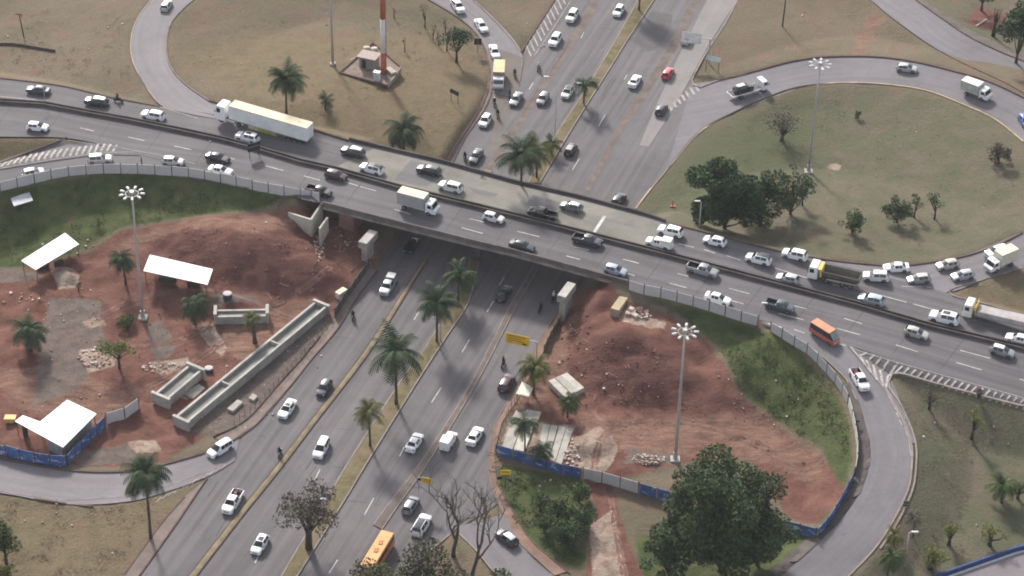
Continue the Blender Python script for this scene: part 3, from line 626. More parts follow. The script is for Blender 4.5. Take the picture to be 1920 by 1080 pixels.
# ------------------------------------------------------------------ the overpass
def deck_edge(xs, curve, z=0.0): return [G(x, interp(curve, x), zdeck(x) + z) for x in xs]
br = thing('overpass_bridge', 'long grey concrete bridge span carrying the overpass across the main road', 'bridge', G(900, 470, 0))
def bpart(name, mb, mat):
    o = mb.build(name, mat, br); o.matrix_parent_inverse = Matrix.Translation(-br.location); return o
xs = list(range(606, 1181, 14)); near = deck_edge(xs, NEAR); far = deck_edge([x + 85 for x in xs], FAR)
m = MB(); n = len(xs); vs = []
for a, b in zip(near, far): vs += [(a.x, a.y, 7.03), (b.x, b.y, 7.03), (b.x, b.y, 6.62), (a.x, a.y, 6.62)]
m.add(vs, [[4 * i + j, 4 * i + (j + 1) % 4, 4 * i + 4 + (j + 1) % 4, 4 * i + 4 + j] for i in range(n - 1) for j in range(4)]); bpart('deck_slab', m, CONC_D)
for t in (0.07, 0.29, 0.5, 0.71, 0.93):
    m = MB(); m.sweep([(a.x + (b.x - a.x) * t, a.y + (b.y - a.y) * t, 6.6) for a, b in zip(near, far)], 0.7, 0.0, 1.15); bpart('girder', m, CONC_D)
m = MB(); m.sweep([p + Vector((0, 0, 0.03)) for p in near], 0.28, 0.62, 0.40); bpart('parapet', m, CONC_D)
m = MB(); m.sweep([p + Vector((0, 0.3, -0.30)) for p in near], 0.55, 0.12, 0.12)
m2 = MB(); m2.sweep([p + Vector((0.12, -0.36, -0.42)) for p in near], 0.45, 0.16, 0.22); bpart('ledge', m2, plain('ledge_concrete', (0.22, 0.19, 0.165), 0.9, 0.5, 0.5))
m = MB(); m.sweep([p + Vector((0, 0, 0.03)) for p in deck_edge(range(660, 1262, 14), FAR)], 0.28, 0.62, 0.45); bpart('parapet', m, CONC_B)
for s, (i0, i1) in enumerate(((2, 4), (n - 4, n - 2))):
    a0, b0 = near[i0], far[i0]; a1, b1 = near[i1], far[i1]; m = MB()
    m.slab([(a0.x, a0.y + 0.7), (a1.x, a1.y + 0.7), (b1.x, b1.y - 0.7), (b0.x, b0.y - 0.7)], 0.5, 5.42); bpart('abutment', m, plain('red_stained_wall', (0.24, 0.12, 0.105), 0.9, 0.3, 0.3))
for t in (0.3, 0.5, 0.7, 0.88):
    for fx, w in ((0.475, 0.5), ):
        i = int(fx * (n - 1)); a, b = near[i], far[i]; m = MB(); m.tube([(a.x + (b.x - a.x) * t, a.y + (b.y - a.y) * t, z) for z in (0, 5.5)], 0.55, 14); bpart('pier', m, CONC_D)

def swept_thing(name, label, cat, pts3, w, h, drop_, mat, group=None):
    m = MB(); m.sweep(pts3, w, h, drop_); return tag(m.build(name, mat), label, cat, group)
def on_deck(curve, x0, x1, step=16): return [G(x, interp(curve, x), zdeck(x) + 0.09) for x in range(x0, x1, step)]
bar = thing('median_barrier', 'dark stained concrete barrier dividing the two overpass carriageways', 'barrier', G(900, 390, 7))
for sgn in (-1, 1):
    m = MB(); m.sweep([p + Vector((0.17 * sgn, 0.40 * sgn, 0)) for p in on_deck(BAR, -250, 2190)], 0.24, 0.62, 0.1); o = m.build('barrier_wall', CONC_B, bar); o.matrix_parent_inverse = Matrix.Translation(-bar.location)
m = MB(); m.sweep(on_deck(BAR, -250, 2190), 0.56, 0.24, 0.1); o = m.build('infill', CONC_B, bar); o.matrix_parent_inverse = Matrix.Translation(-bar.location)
swept_thing('guard_wall', 'low dark wall along the far edge of the overpass above the palm', 'wall', [p + Vector((0, 0.1, 0)) for p in on_deck(FAR, 655, 700, 11)], 0.26, 0.6, 0.3, CONC_B)
# blue edged yard in the lower right corner
cw = [T(*p) for p in corner]; zc = max(p.z for p in cw) + 0.12
m = MB(); m.slab([(p.x, p.y) for p in cw], zc - 0.9, zc); tag(m.build('yard_paving', asphalt('yard_asphalt', (0.19, 0.165, 0.172), 0.05, 0.1)), kind='structure')
wl = [Vector((G(x, y, zc).x, G(x, y, zc).y, zc)) for x, y in resamp([(1750, 1086), (1764, 1081), (1907, 1031), (1930, 1027), (2060, 982)], 24)]
yw = thing('yard_wall', 'low blue wall with a pale foot around the paved corner yard', 'wall', wl[4])
for nm, w, h, d, mat, off in (('blue_coping', 0.35, 0.75, 0.2, plain('blue_wall_paint', (0.035, 0.055, 0.16), 0.6, 0.2), 0.0), ('pale_foot', 0.3, 0.12, 0.2, plain('pale_kerb_paint', (0.55, 0.55, 0.58), 0.7, 0.15), -0.5)):
    m = MB(); m.sweep([p + Vector((-off * 0.5, off, 0)) for p in wl], w, h, d); o = m.build(nm, mat, yw); o.matrix_parent_inverse = Matrix.Translation(-yw.location)

# ------------------------------------------------------------------ fences
def panel_mat(name, col, stain=0.3, ribs=True):
    t = NT(name); o = t.obj(); n = t.noise(o, 0.9, 5, 0.7); g = t.noise(t.pos(), 0.35, 4, 0.6)
    c = t.mix(t.rng(n, 0.4, 0.75, 0, stain), col, tuple(x * 0.62 for x in col)); c = t.mix(t.rng(g, 0.5, 0.7, 0, 0.3), c, (col[0] * 0.95, col[1] * 0.78, col[2] * 0.66))
    return t.done(c, 0.6, 0.35)
PAN = panel_mat('zinc_panel', (0.50, 0.485, 0.485)); PANW = panel_mat('white_panel', (0.62, 0.62, 0.60), 0.55)
def banner_mat():
    t = NT('printed_blue_banner'); o = t.pos(); n = t.noise(o, 0.55, 3, 0.5, 0.8); k = t.noise(t.mapping(o, (0.8, 0.8, 2.2)), 0.8, 4, 0.6, 0.5)
    c = t.mix(t.rng(n, 0.35, 0.6), (0.045, 0.085, 0.22), (0.062, 0.125, 0.32)); c = t.mix(t.rng(k, 0.56, 0.63, 0, 0.8), c, (0.42, 0.46, 0.50)); c = t.mix(t.rng(n, 0.66, 0.72, 0, 0.7), c, (0.20, 0.28, 0.08)); c = t.mix(t.rng(k, 0.28, 0.34, 0.6, 0), c, (0.30, 0.13, 0.10))
    return t.done(c, 0.55, 0.35)
BLUE = banner_mat(); POST = plain('dark_post', (0.06, 0.055, 0.055), 0.8, 0.2)
def fence(name, label, cat, pts, h, mat, plen=2.4, post=POST, gap=0.11, group=None, lean=0.02, skip=(), thick=0.06, ph=0.25):
    line = ground_line(pts, 6); A = [tuple(p) for p in line]; d = np.r_[0, np.cumsum(np.hypot(*np.diff(np.array(A)[:, :2], axis=0).T))]; n = max(1, int(round(d[-1] / plen)))
    q = [Vector([np.interp(d[-1] * i / n, d, np.array(A)[:, k]) for k in range(3)]) for i in range(n + 1)]
    root = thing(name, label, cat, q[n // 2], 0, group); I = Matrix.Translation(-root.location)
    for i in range(n):
        if i in skip: continue
        a, b = q[i], q[i + 1]; u = (b - a); u.z = 0; u.normalize(); s = Vector((-u.y, u.x, 0)) * thick / 2; j = rnd.uniform(-lean, lean) * h
        a = a + u * gap; b = b - u * gap; mb = MB(); hh = h * rnd.uniform(0.96, 1.04); t = Vector((s.x * 30 * j, s.y * 30 * j, 0)); nr = 12; vs = []
        for r in range(nr + 1):                # corrugated sheet
            p = a.lerp(b, r / nr) + s * (1 if r % 2 else -1) * 0.6; vs += [p - s - Vector((0, 0, 0.1)), p - s + t + Vector((0, 0, hh)), p + s + t + Vector((0, 0, hh)), p + s - Vector((0, 0, 0.1))]
        fs = [[r * 4 + e, r * 4 + (e + 1) % 4, r * 4 + 4 + (e + 1) % 4, r * 4 + 4 + e] for r in range(nr) for e in range(4)] + [[0, 1, 2, 3], [len(vs) - 1, len(vs) - 2, len(vs) - 3, len(vs) - 4]]
        mb.add(vs, fs); o = mb.build('panel', mat, root); o.matrix_parent_inverse = I
    for i in range(n + 1):
        mb = MB(); mb.tube([q[i] - Vector((0, 0, 0.2)), q[i] + Vector((0, 0, h + ph))], 0.075, 6); o = mb.build('post', post, root); o.matrix_parent_inverse = I
    return root
fence('hoarding', 'pale metal sheet hoarding along the slip road above the left green bank', 'fence', [(-60, 380), (0, 359), (43, 349), (110, 333), (167, 327), (210, 325), (287, 327), (353, 333), (413, 343), (480, 357), (545, 369), (600, 380)], 2.0, PAN, 3.1)
fence('hoarding', 'pale metal sheet hoarding beginning at the right end of the bridge', 'fence', [(1178, 543), (1200, 551), (1230, 556), (1260, 563), (1327, 582), (1375, 598), (1420, 611)], 2.0, PAN, 2.7)
fence('hoarding', 'grey and white hoarding curving down beside the right slip road', 'fence', [(1444, 622), (1461, 631), (1496, 653), (1516, 665), (1538, 687), (1564, 716), (1575, 732), (1589, 757)], 1.9, PAN, 2.5)
fence('hoarding', 'dirty white tarpaulin hoarding on the outer bend of the right bank', 'fence', [(1590, 759), (1600, 797), (1606, 833), (1607, 862), (1602, 893)], 1.7, PANW, 2.8)
fence('banner_fence', 'blue banner fence at the foot of the right slip road bend', 'fence', [(1600, 897), (1592, 915), (1573, 952), (1550, 988), (1530, 1008)], 1.7, BLUE, 2.6)
fence('banner_fence', 'blue banner fence half hidden behind the large dark tree', 'fence', [(1528, 1009), (1467, 993), (1400, 978)], 1.9, BLUE, 2.6)
fence('banner_fence', 'blue banner fence below the concrete slab beds and short palms', 'fence', [(930, 852), (985, 868), (1013, 879), (1052, 889), (1090, 897)], 2.0, BLUE, 3.0)
fence('gate_hoarding', 'three grey gate sheets across the pale dirt track', 'gate', [(1093, 898), (1125, 904), (1160, 914), (1196, 925)], 2.2, PAN, 3.1)
fence('banner_fence', 'short blue banner fence between the gate sheets and the large tree', 'fence', [(1198, 925), (1233, 935), (1300, 953)], 2.0, BLUE, 3.0)
fence('banner_fence', 'blue banner fence curving below the L shaped white roof', 'fence', [(-40, 843), (0, 853), (49, 866), (90, 873), (126, 875)], 2.2, BLUE, 2.6)
fence('banner_fence', 'blue banner fence running up beside the L shaped white roof', 'fence', [(128, 873), (139, 858), (170, 827), (198, 800)], 2.0, BLUE, 2.4)
fence('gate_hoarding', 'two grey gate sheets standing open by the blue fence', 'gate', [(200, 796), (232, 787), (261, 766)], 2.2, PAN, 2.9)
NET = panel_mat('dark_net', (0.085, 0.088, 0.075), 0.5); BOARD = panel_mat('weathered_board', (0.17, 0.135, 0.10), 0.5)
fence('net_fence', 'dark mesh fence beside the pavement below the left pier', 'fence', [(692, 503), (668, 538), (650, 562), (628, 596)], 1.9, NET, 2.0)
fence('board_fence', 'weathered board fence beside the earth pavement below the right pier', 'fence', [(1064, 582), (1045, 612), (1030, 640), (1020, 662)], 1.5, BOARD, 1.8)
TRK = plain('tyre_rut_earth', (0.172, 0.092, 0.070), 0.95, 0.4, 0.3)
for pts in ([(245, 650), (330, 640), (420, 600), (540, 560), (620, 500)], [(180, 600), (260, 560), (400, 545), (560, 600)], [(150, 720), (230, 740), (330, 700), (420, 640)], [(1110, 905), (1130, 820), (1200, 790), (1330, 800), (1450, 840)], [(1060, 690), (1085, 740), (1130, 790), (1200, 825)], [(1140, 900), (1150, 960), (1170, 1080)], [(1330, 800), (1400, 830), (1500, 880)]):
    for off in (-3.6, 3.6):
        q = ground_line([(x + off, y + off * .4) for x, y in pts], 5); m = MB(); vs = []
        for i, p in enumerate(q):
            d = q[min(i + 1, len(q) - 1)] - q[max(i - 1, 0)]; s_ = Vector((-d.y, d.x, 0)).normalized() * (.22 + .1 * math.sin(i * 1.7))
            for e in (-1, 1): w_ = p + s_ * e; vs.append((w_.x, w_.y, drop(w_.x, w_.y, p.z + 2) + .035))
        m.add(vs, [[2 * i, 2 * i + 1, 2 * i + 3, 2 * i + 2] for i in range(len(q) - 1)]); tag(m.build('tyre_track', TRK), kind='structure')
def post_row(name, label, pts, n, h):
    line = resamp(pts, n); root = thing(name, label, 'fence', P(*line[n // 2])); I = Matrix.Translation(-root.location); q = [P(*c) for c in line]
    for p in q:
        m = MB(); m.tube([p, p + Vector((rnd.uniform(-.15, .15), 0, h * rnd.uniform(0.75, 1.1)))], 0.055, 6); o = m.build('post', plain('grey_wood', (0.16, 0.13, 0.10), 0.9, 0.3), root); o.matrix_parent_inverse = I
    for z in (0.35, 0.8):
        m = MB(); m.tube([p + Vector((0, 0, h * z)) for p in q], 0.02, 4); o = m.build('wire', plain('fence_wire', (0.1, 0.09, 0.085), 0.6, 0.2), root); o.matrix_parent_inverse = I
post_row('post_fence', 'thin post and wire fence between the left dirt strip and pavement', [(620, 604), (590, 642), (570, 665), (540, 700), (490, 755), (440, 797)], 22, 1.4)
post_row('post_fence', 'thin post and wire fence along the earth pavement beside the slab beds', [(990, 700), (972, 742), (952, 780), (938, 812), (930, 848)], 14, 1.7)
# ------------------------------------------------------------------ vehicles
GLASS = plain('car_glass', (0.012, 0.014, 0.017), 0.08, 0.1, 1, 0.8)
TYRE = plain('tyre_rubber', (0.018, 0.018, 0.019), 0.85, 0.2)
RIM = plain('wheel_rim', (0.22, 0.22, 0.23), 0.4, 0.2, 3, 0.5, 0.6)
UNDER = plain('underbody', (0.014, 0.014, 0.015), 0.8, 0.2)
HEAD = plain('headlamp_lens', (0.62, 0.63, 0.66), 0.12, 0.05, 1, 0.8)
TAIL = plain('tail_lamp_lens', (0.22, 0.012, 0.012), 0.2, 0.1, 1, 0.6)
CHROME = plain('trim_black', (0.025, 0.025, 0.027), 0.45, 0.1)
PLATE = plain('number_plate', (0.45, 0.45, 0.46), 0.5, 0.1)

# side profiles: (u from nose to tail, top z, belt z, roof half width, tag of the stretch that follows)
PROF = {
 'hatch': dict(L=4.0, W=1.72, wb=(0.19, 0.80), s=[(0, .60, .52, .6, 'h'), (.015, .76, .68, .66, 'h'), (.06, .84, .77, .72, 'h'), (.24, 1.0, .93, .74, 'W'), (.43, 1.42, .96, .58, 'r'), (.455, 1.445, .96, .6, 'R'), (.66, 1.48, .98, .6, 'P'), (.675, 1.48, .98, .6, 'R'), (.84, 1.43, 1.0, .57, 'r'), (.875, 1.40, 1.0, .56, 'B'), (.968, 1.03, .98, .66, 'h'), (.985, .9, .84, .68, 'h'), (1, .58, .52, .66, 'h')]),
 'sedan': dict(L=4.45, W=1.76, wb=(0.185, 0.79), s=[(0, .58, .5, .6, 'h'), (.015, .74, .66, .68, 'h'), (.06, .82, .75, .72, 'h'), (.26, .97, .9, .74, 'W'), (.42, 1.38, .94, .57, 'r'), (.44, 1.41, .94, .59, 'R'), (.58, 1.45, .96, .59, 'P'), (.592, 1.45, .96, .59, 'R'), (.70, 1.41, .98, .56, 'r'), (.725, 1.38, .98, .55, 'B'), (.85, 1.05, .97, .66, 'h'), (.97, 1.02, .94, .68, 'h'), (.99, .88, .8, .68, 'h'), (1, .58, .5, .66, 'h')]),
 'suv': dict(L=4.4, W=1.82, wb=(0.19, 0.80), s=[(0, .72, .62, .66, 'h'), (.012, .92, .84, .72, 'h'), (.05, 1.0, .93, .76, 'h'), (.25, 1.1, 1.03, .78, 'W'), (.40, 1.56, 1.06, .62, 'r'), (.42, 1.6, 1.06, .64, 'R'), (.62, 1.65, 1.08, .64, 'P'), (.635, 1.65, 1.08, .64, 'R'), (.87, 1.6, 1.1, .62, 'r'), (.9, 1.57, 1.1, .61, 'B'), (.968, 1.14, 1.08, .7, 'h'), (.985, 1.0, .92, .72, 'h'), (1, .66, .6, .7, 'h')]),
 'wagon': dict(L=4.5, W=1.76, wb=(0.18, 0.80), s=[(0, .62, .54, .62, 'h'), (.015, .8, .72, .7, 'h'), (.05, .88, .8, .74, 'h'), (.22, 1.05, .97, .76, 'W'), (.40, 1.56, 1.0, .6, 'r'), (.42, 1.6, 1.0, .62, 'R'), (.58, 1.63, 1.0, .62, 'P'), (.592, 1.63, 1.0, .62, 'R'), (.76, 1.62, 1.0, .62, 'P'), (.772, 1.62, 1.0, .62, 'R'), (.92, 1.56, 1.02, .6, 'r'), (.94, 1.54, 1.02, .59, 'B'), (.985, 1.02, .98, .7, 'h'), (1, .6, .54, .68, 'h')]),
 'pickup': dict(L=5.2, W=1.85, wb=(0.175, 0.79), s=[(0, .74, .64, .66, 'h'), (.012, .94, .86, .72, 'h'), (.05, 1.02, .95, .76, 'h'), (.22, 1.12, 1.05, .78, 'W'), (.33, 1.62, 1.08, .62, 'r'), (.35, 1.66, 1.08, .64, 'R'), (.45, 1.7, 1.1, .64, 'P'), (.46, 1.7, 1.1, .64, 'R'), (.56, 1.68, 1.1, .63, 'r'), (.575, 1.66, 1.1, .62, 'B'), (.615, 1.13, 1.08, .74, 'h'), (.622, 1.12, 1.08, .74, 'b'), (.97, 1.12, 1.08, .74, 'h'), (.99, 1.06, 1.0, .74, 'h'), (1, .68, .62, .72, 'h')]),
 'van': dict(L=4.9, W=1.9, wb=(0.17, 0.8), s=[(0, .72, .62, .68, 'h'), (.012, .95, .88, .76, 'h'), (.05, 1.08, 1.0, .8, 'h'), (.12, 1.2, 1.12, .8, 'W'), (.27, 1.95, 1.18, .7, 'r'), (.29, 2.02, 1.18, .74, 'R'), (.45, 2.08, 1.18, .75, 'P'), (.46, 2.08, 1.18, .75, 'R'), (.66, 2.08, 1.18, .75, 'P'), (.67, 2.08, 1.18, .75, 'R'), (.95, 2.06, 1.18, .75, 'r'), (.965, 2.04, 1.18, .74, 'B'), (.99, 1.2, 1.12, .8, 'h'), (1, .66, .6, .78, 'h')]),
 'smallvan': dict(L=4.3, W=1.75, wb=(0.19, 0.79), s=[(0, .60, .52, .6, 'h'), (.015, .78, .7, .66, 'h'), (.06, .86, .79, .72, 'h'), (.22, 1.02, .95, .74, 'W'), (.37, 1.45, .98, .6, 'r'), (.39, 1.48, .98, .62, 'R'), (.5, 1.5, .98, .62, 'h'), (.515, 1.78, 1.0, .72, 'h'), (.54, 1.84, 1.0, .74, 'h'), (.975, 1.82, 1.0, .74, 'h'), (.99, 1.76, 1.0, .73, 'h'), (1, .6, .52, .72, 'h')]),
}
def loft(k):
    d = PROF[k]; L, W = d['L'], d['W']; rw = 0.345 if k in ('suv', 'pickup', 'van') else 0.315
    us = [q[0] for q in d['s']]; extra = []
    for wu in d['wb']:
        for off, zb in ((-rw - .09, .24), (-rw - .03, .42), (-rw * .72, .62), (0, .70 if rw > .33 else .655), (rw * .72, .62), (rw + .03, .42), (rw + .09, .24)): extra.append((wu + off / L, zb))
    ax = sorted(set([round(u, 4) for u in us] + [round(e[0], 4) for e in extra])); rings = []; tags = []
    ez = [0.0] + [e[0] for e in sorted(extra)] + [1.0]; ev = [.3] + [e[1] for e in sorted(extra)] + [.32]
    for u in ax:
        zt = np.interp(u, us, [q[1] for q in d['s']]); zl = np.interp(u, us, [q[2] for q in d['s']]); wt = np.interp(u, us, [q[3] for q in d['s']])
        i = max(j for j in range(len(us)) if us[j] <= u + 1e-6); tg = d['s'][i][4]; pt = d['s'][max(i - 1, 0)][4] if abs(us[i] - u) < 1e-6 else tg
        cabin = tg in 'WrRPB' or pt in 'WrRPB'; w = W / 2 * min(1.0, 0.80 + 0.2 * min(1, (u / .10)) ** .6, 0.86 + 0.14 * min(1, ((1 - u) / .08)) ** .6)
        zb = np.interp(u, ez, ev); x = L * (0.5 - u); zm = max(zl - .13, zb + .06)
        if cabin and zt - zl > .1: r = [(0, .26), (.84 * w, min(zb, .28)), (.97 * w, zb), (w, zm), (.965 * w, zl), (wt / (.9) * w / (W / 2) * .9, zt - .06), (wt * .8, zt - .008), (0, zt + .012)]
        else: r = [(0, .26), (.84 * w, min(zb, .28)), (.97 * w, zb), (w, zm), (.965 * w, zl), (.9 * w, max(zt - .025, zl + .005)), (.7 * w, zt), (0, zt + .012)]
        if tg == 'b' and pt == 'b': r[4:] = [(.96 * w, 1.1), (.86 * w, 1.1), (.84 * w, .62), (0, .62)]
        rings.append((x, r)); tags.append(tg)
    # two nearly coincident stations give the load bed its front and rear walls
    if k == 'pickup':
        new = []; nt = []
        for (x, r), t in zip(rings, tags):
            u = .5 - x / L
            if abs(u - .622) < 1e-3 or abs(u - .97) < 1e-3:
                bed = r[:4] + [(r[4][0], 1.1), (r[4][0] * .9, 1.1), (r[4][0] * .88, .62), (0, .62)]
                if u < .8: new += [(x, r), (x - .012, bed)]; nt += ['h', 'b']
                else: new += [(x + .012, bed), (x, r)]; nt += ['h', 'h']
            else: new.append((x, r)); nt.append(t)
        rings, tags = new, nt
    parts = {'body': MB(), 'windscreen': MB(), 'rear_window': MB(), 'side_window.l': MB(), 'side_window.r': MB()}
    for side in (1, -1):
        for i in range(len(rings) - 1):
            (x0, r0), (x1, r1) = rings[i], rings[i + 1]; t = tags[i]
            for j in range(7):
                q = [(x0, side * r0[j][0], r0[j][1]), (x0, side * r0[j + 1][0], r0[j + 1][1]), (x1, side * r1[j + 1][0], r1[j + 1][1]), (x1, side * r1[j][0], r1[j][1])]
                nm, mat = 'body', 0
                if j <= 1: mat = 1
                if t == 'b' and j >= 5: mat = 1
                if j == 4 and t in 'R': nm = 'side_window.l' if side > 0 else 'side_window.r'
                if j in (5, 6) and t == 'W': nm = 'windscreen'
                if j in (5, 6) and t == 'B': nm = 'rear_window'
                parts[nm].add(q, [[0, 1, 2, 3]], mat)
        for (x, r) in (rings[0], rings[-1]):
            parts['body'].add([(x, side * a, b) for a, b in r], [list(range(8))], 0)
    return parts
WHEELS = {}
def wheel_mesh(r, w):
    key = (r, w)
    if key not in WHEELS:
        m = MB(); n = 14
        ring = lambda rr, y: [(rr * math.cos(2 * math.pi * i / n), y, rr * math.sin(2 * math.pi * i / n)) for i in range(n)]
        rs = [ring(r * .62, -w / 2 + .02), ring(r * .66, -w / 2), ring(r * .94, -w / 2), ring(r, -w / 2 + .03), ring(r, w / 2 - .03), ring(r * .94, w / 2), ring(r * .66, w / 2), ring(r * .62, w / 2 - .02)]
        for a, b in zip(rs[:-1], rs[1:]): m.add(a + b, [[i, (i + 1) % n, n + (i + 1) % n, n + i] for i in range(n)], 0)
        for rr in (rs[0], rs[-1]): m.add(rr, [list(range(n))], 1)
        WHEELS[key] = m.mesh('wheel', [TYRE, RIM])
    return WHEELS[key]
KIT = {}
def weld(me):
    import bmesh
    bm = bmesh.new(); bm.from_mesh(me); bmesh.ops.remove_doubles(bm, verts=bm.verts, dist=0.0008); bmesh.ops.dissolve_degenerate(bm, edges=bm.edges, dist=0.0005)
    bmesh.ops.recalc_face_normals(bm, faces=bm.faces)
    for f in bm.faces: f.smooth = True
    for e in bm.edges:
        if len(e.link_faces) == 2 and e.calc_face_angle(0) > R(38): e.smooth = False
    bm.to_mesh(me); bm.free()
def kit(k):
    """the shared part meshes of one kind of car: [(name, mesh, location)]"""
    if k in KIT: return KIT[k]
    d = PROF[k]; L, W = d['L'], d['W']; out = []
    for nm, mb in loft(k).items():
        if not mb.f: continue
        me = mb.mesh(nm.split('.')[0], [paint('white', (.8, .8, .8)), UNDER] if nm == 'body' else [GLASS]); weld(me); out.append((nm.split('.')[0], me, (0, 0, 0)))
    r = 0.345 if k in ('suv', 'pickup', 'van') else 0.315
    for wu in d['wb']:
        for s in (1, -1): out.append(('wheel', wheel_mesh(r, .2), (L * (.5 - wu), s * (W / 2 - .10), r)))
    zf = d['s'][2][1] - .15; zr = .86 if k not in ('suv', 'pickup', 'van') else 1.0
    for s in (1, -1):
        m = MB(); m.box((0, 0, 0), (.16, .36, .13), 0, s * -.35, .03); out.append(('headlight', m.mesh('headlight', [HEAD]), (L / 2 - .12, s * (W / 2 - .34), zf)))
        m = MB(); m.box((0, 0, 0), (.10, .22, .26), 0, s * .2, .03); out.append(('tail_light', m.mesh('tail_light', [TAIL]), (-L / 2 + .07, s * (W / 2 - .22), zr)))
        m = MB(); m.box((0, 0, 0), (.12, .2, .13), 0, 0, .04); out.append(('side_mirror', m.mesh('side_mirror', [CHROME]), (L * (.5 - d['s'][3][0]) - .32, s * (W / 2 + .05), d['s'][3][1] + .04)))
    m = MB(); m.box((0, 0, 0), (.06, .8, .16), 0, 0, .02); out.append(('grille', m.mesh('grille', [CHROME]), (L / 2 - .02, 0, .52 if r < .33 else .62)))
    m = MB(); m.box((0, 0, 0), (.04, .42, .13), 0, 0, .01); out.append(('number_plate', m.mesh('number_plate', [PLATE]), (-L / 2 - .01, 0, .62)))
    KIT[k] = out; return out

DIRS = {'far': (-1, -.262), 'near': (1, .262), 'south': (-.60, 1), 'north': (.60, -1)}
def heading(px, py, d):
    dx, dy = DIRS.get(d, d); z = P(px, py).z; v = G(px + dx * 15, py + dy * 15, z) - G(px - dx * 15, py - dy * 15, z); return math.atan2(v.y, v.x)
def seat(o, x, y, rz, L):
    """stand a vehicle on the road surface, following its slope"""
    c, s = math.cos(rz), math.sin(rz); h = L * .3; top = P_top
    zf, zr = drop(x + c * h, y + s * h, top), drop(x - c * h, y - s * h, top)
    o.location = (x, y, (zf + zr) / 2 + .005); o.rotation_mode = 'ZYX'; o.rotation_euler = (0, -math.atan2(zf - zr, 2 * h), rz)
P_top = 30.0
def ground_at(px, py):
    global P_top
    p = P(px, py); P_top = p.z + 2.0; return p
PAINTS = {}
def colour(c):
    tab = {'white': (.80, .80, .79), 'offwhite': (.66, .66, .63), 'silver': (.42, .43, .44), 'beige': (.47, .45, .40), 'grey': (.20, .205, .21), 'midgrey': (.30, .305, .31), 'dark': (.052, .055, .062), 'black': (.016, .017, .019), 'maroon': (.055, .022, .026), 'red': (.50, .030, .035),
           'teal': (.045, .072, .082), 'greengrey': (.13, .15, .14), 'blue': (.05, .14, .42), 'orange': (.62, .20, .075), 'bluesilver': (.38, .42, .48), 'greenwhite': (.62, .67, .60)}
    return paint(c, tab[c], .35 if c in ('silver', 'grey', 'midgrey', 'dark', 'bluesilver', 'beige') else 0)
def car(px, py, k, c, d, label, group=None, roof=None, scale=1.0, cat=None, off=5):
    p = ground_at(px, py + off); rz = heading(px, py + off, d)
    nm = {'hatch': 'hatchback_car', 'sedan': 'sedan_car', 'suv': 'suv_car', 'wagon': 'estate_car', 'pickup': 'pickup_truck', 'van': 'passenger_van', 'smallvan': 'delivery_van'}[k]
    root = thing(nm, label, cat or {'pickup': 'pickup truck', 'van': 'van', 'smallvan': 'van'}.get(k, 'car'), group=group); seat(root, p.x, p.y, rz, PROF[k]['L']); root.scale = (scale,) * 3
    for n, me, loc in kit(k):
        o = link(n, me, root); o.location = loc
        if n == 'body':
            o.material_slots[0].link = 'OBJECT'; o.material_slots[0].material = colour(c)
    d_ = PROF[k]; L = d_['L']
    if roof:
        ua, ub = [q[0] for q in d_['s'] if q[4] == 'R'][0], [q[0] for q in d_['s'] if q[4] in 'rB'][-1]
        if roof == 'sunroof': ua, ub, w, col = ua + .02, ua + (ub - ua) * .55, .40, GLASS
        elif roof == 'rear_glass': ua, ub, w, col = ua + (ub - ua) * .45, ub, .42, GLASS
        else: w, col = .52, (GLASS if roof == 'black' else colour(roof))
        vs = []; n = 8
        for i in range(n + 1):
            u = ua + (ub - ua) * i / n; z = np.interp(u, [q[0] for q in d_['s']], [q[1] for q in d_['s']])
            vs += [(L * (.5 - u), -w, z + .012), (L * (.5 - u), -w * .5, z + .022), (L * (.5 - u), w * .5, z + .022), (L * (.5 - u), w, z + .012)]
        m = MB(); m.add(vs, [[4 * i + j, 4 * i + j + 1, 4 * i + j + 5, 4 * i + j + 4] for i in range(n) for j in range(3)]); m.build('roof_panel', col, root)
    return root
FARG, NEARG, SB, NB, LOOPG = 'cars on the far overpass carriageway', 'cars on the near overpass carriageway', 'cars driving towards the viewer on the main road', 'cars driving away on the main road', 'cars on the loop roads'
RAMPG = 'cars on the lower slip roads'
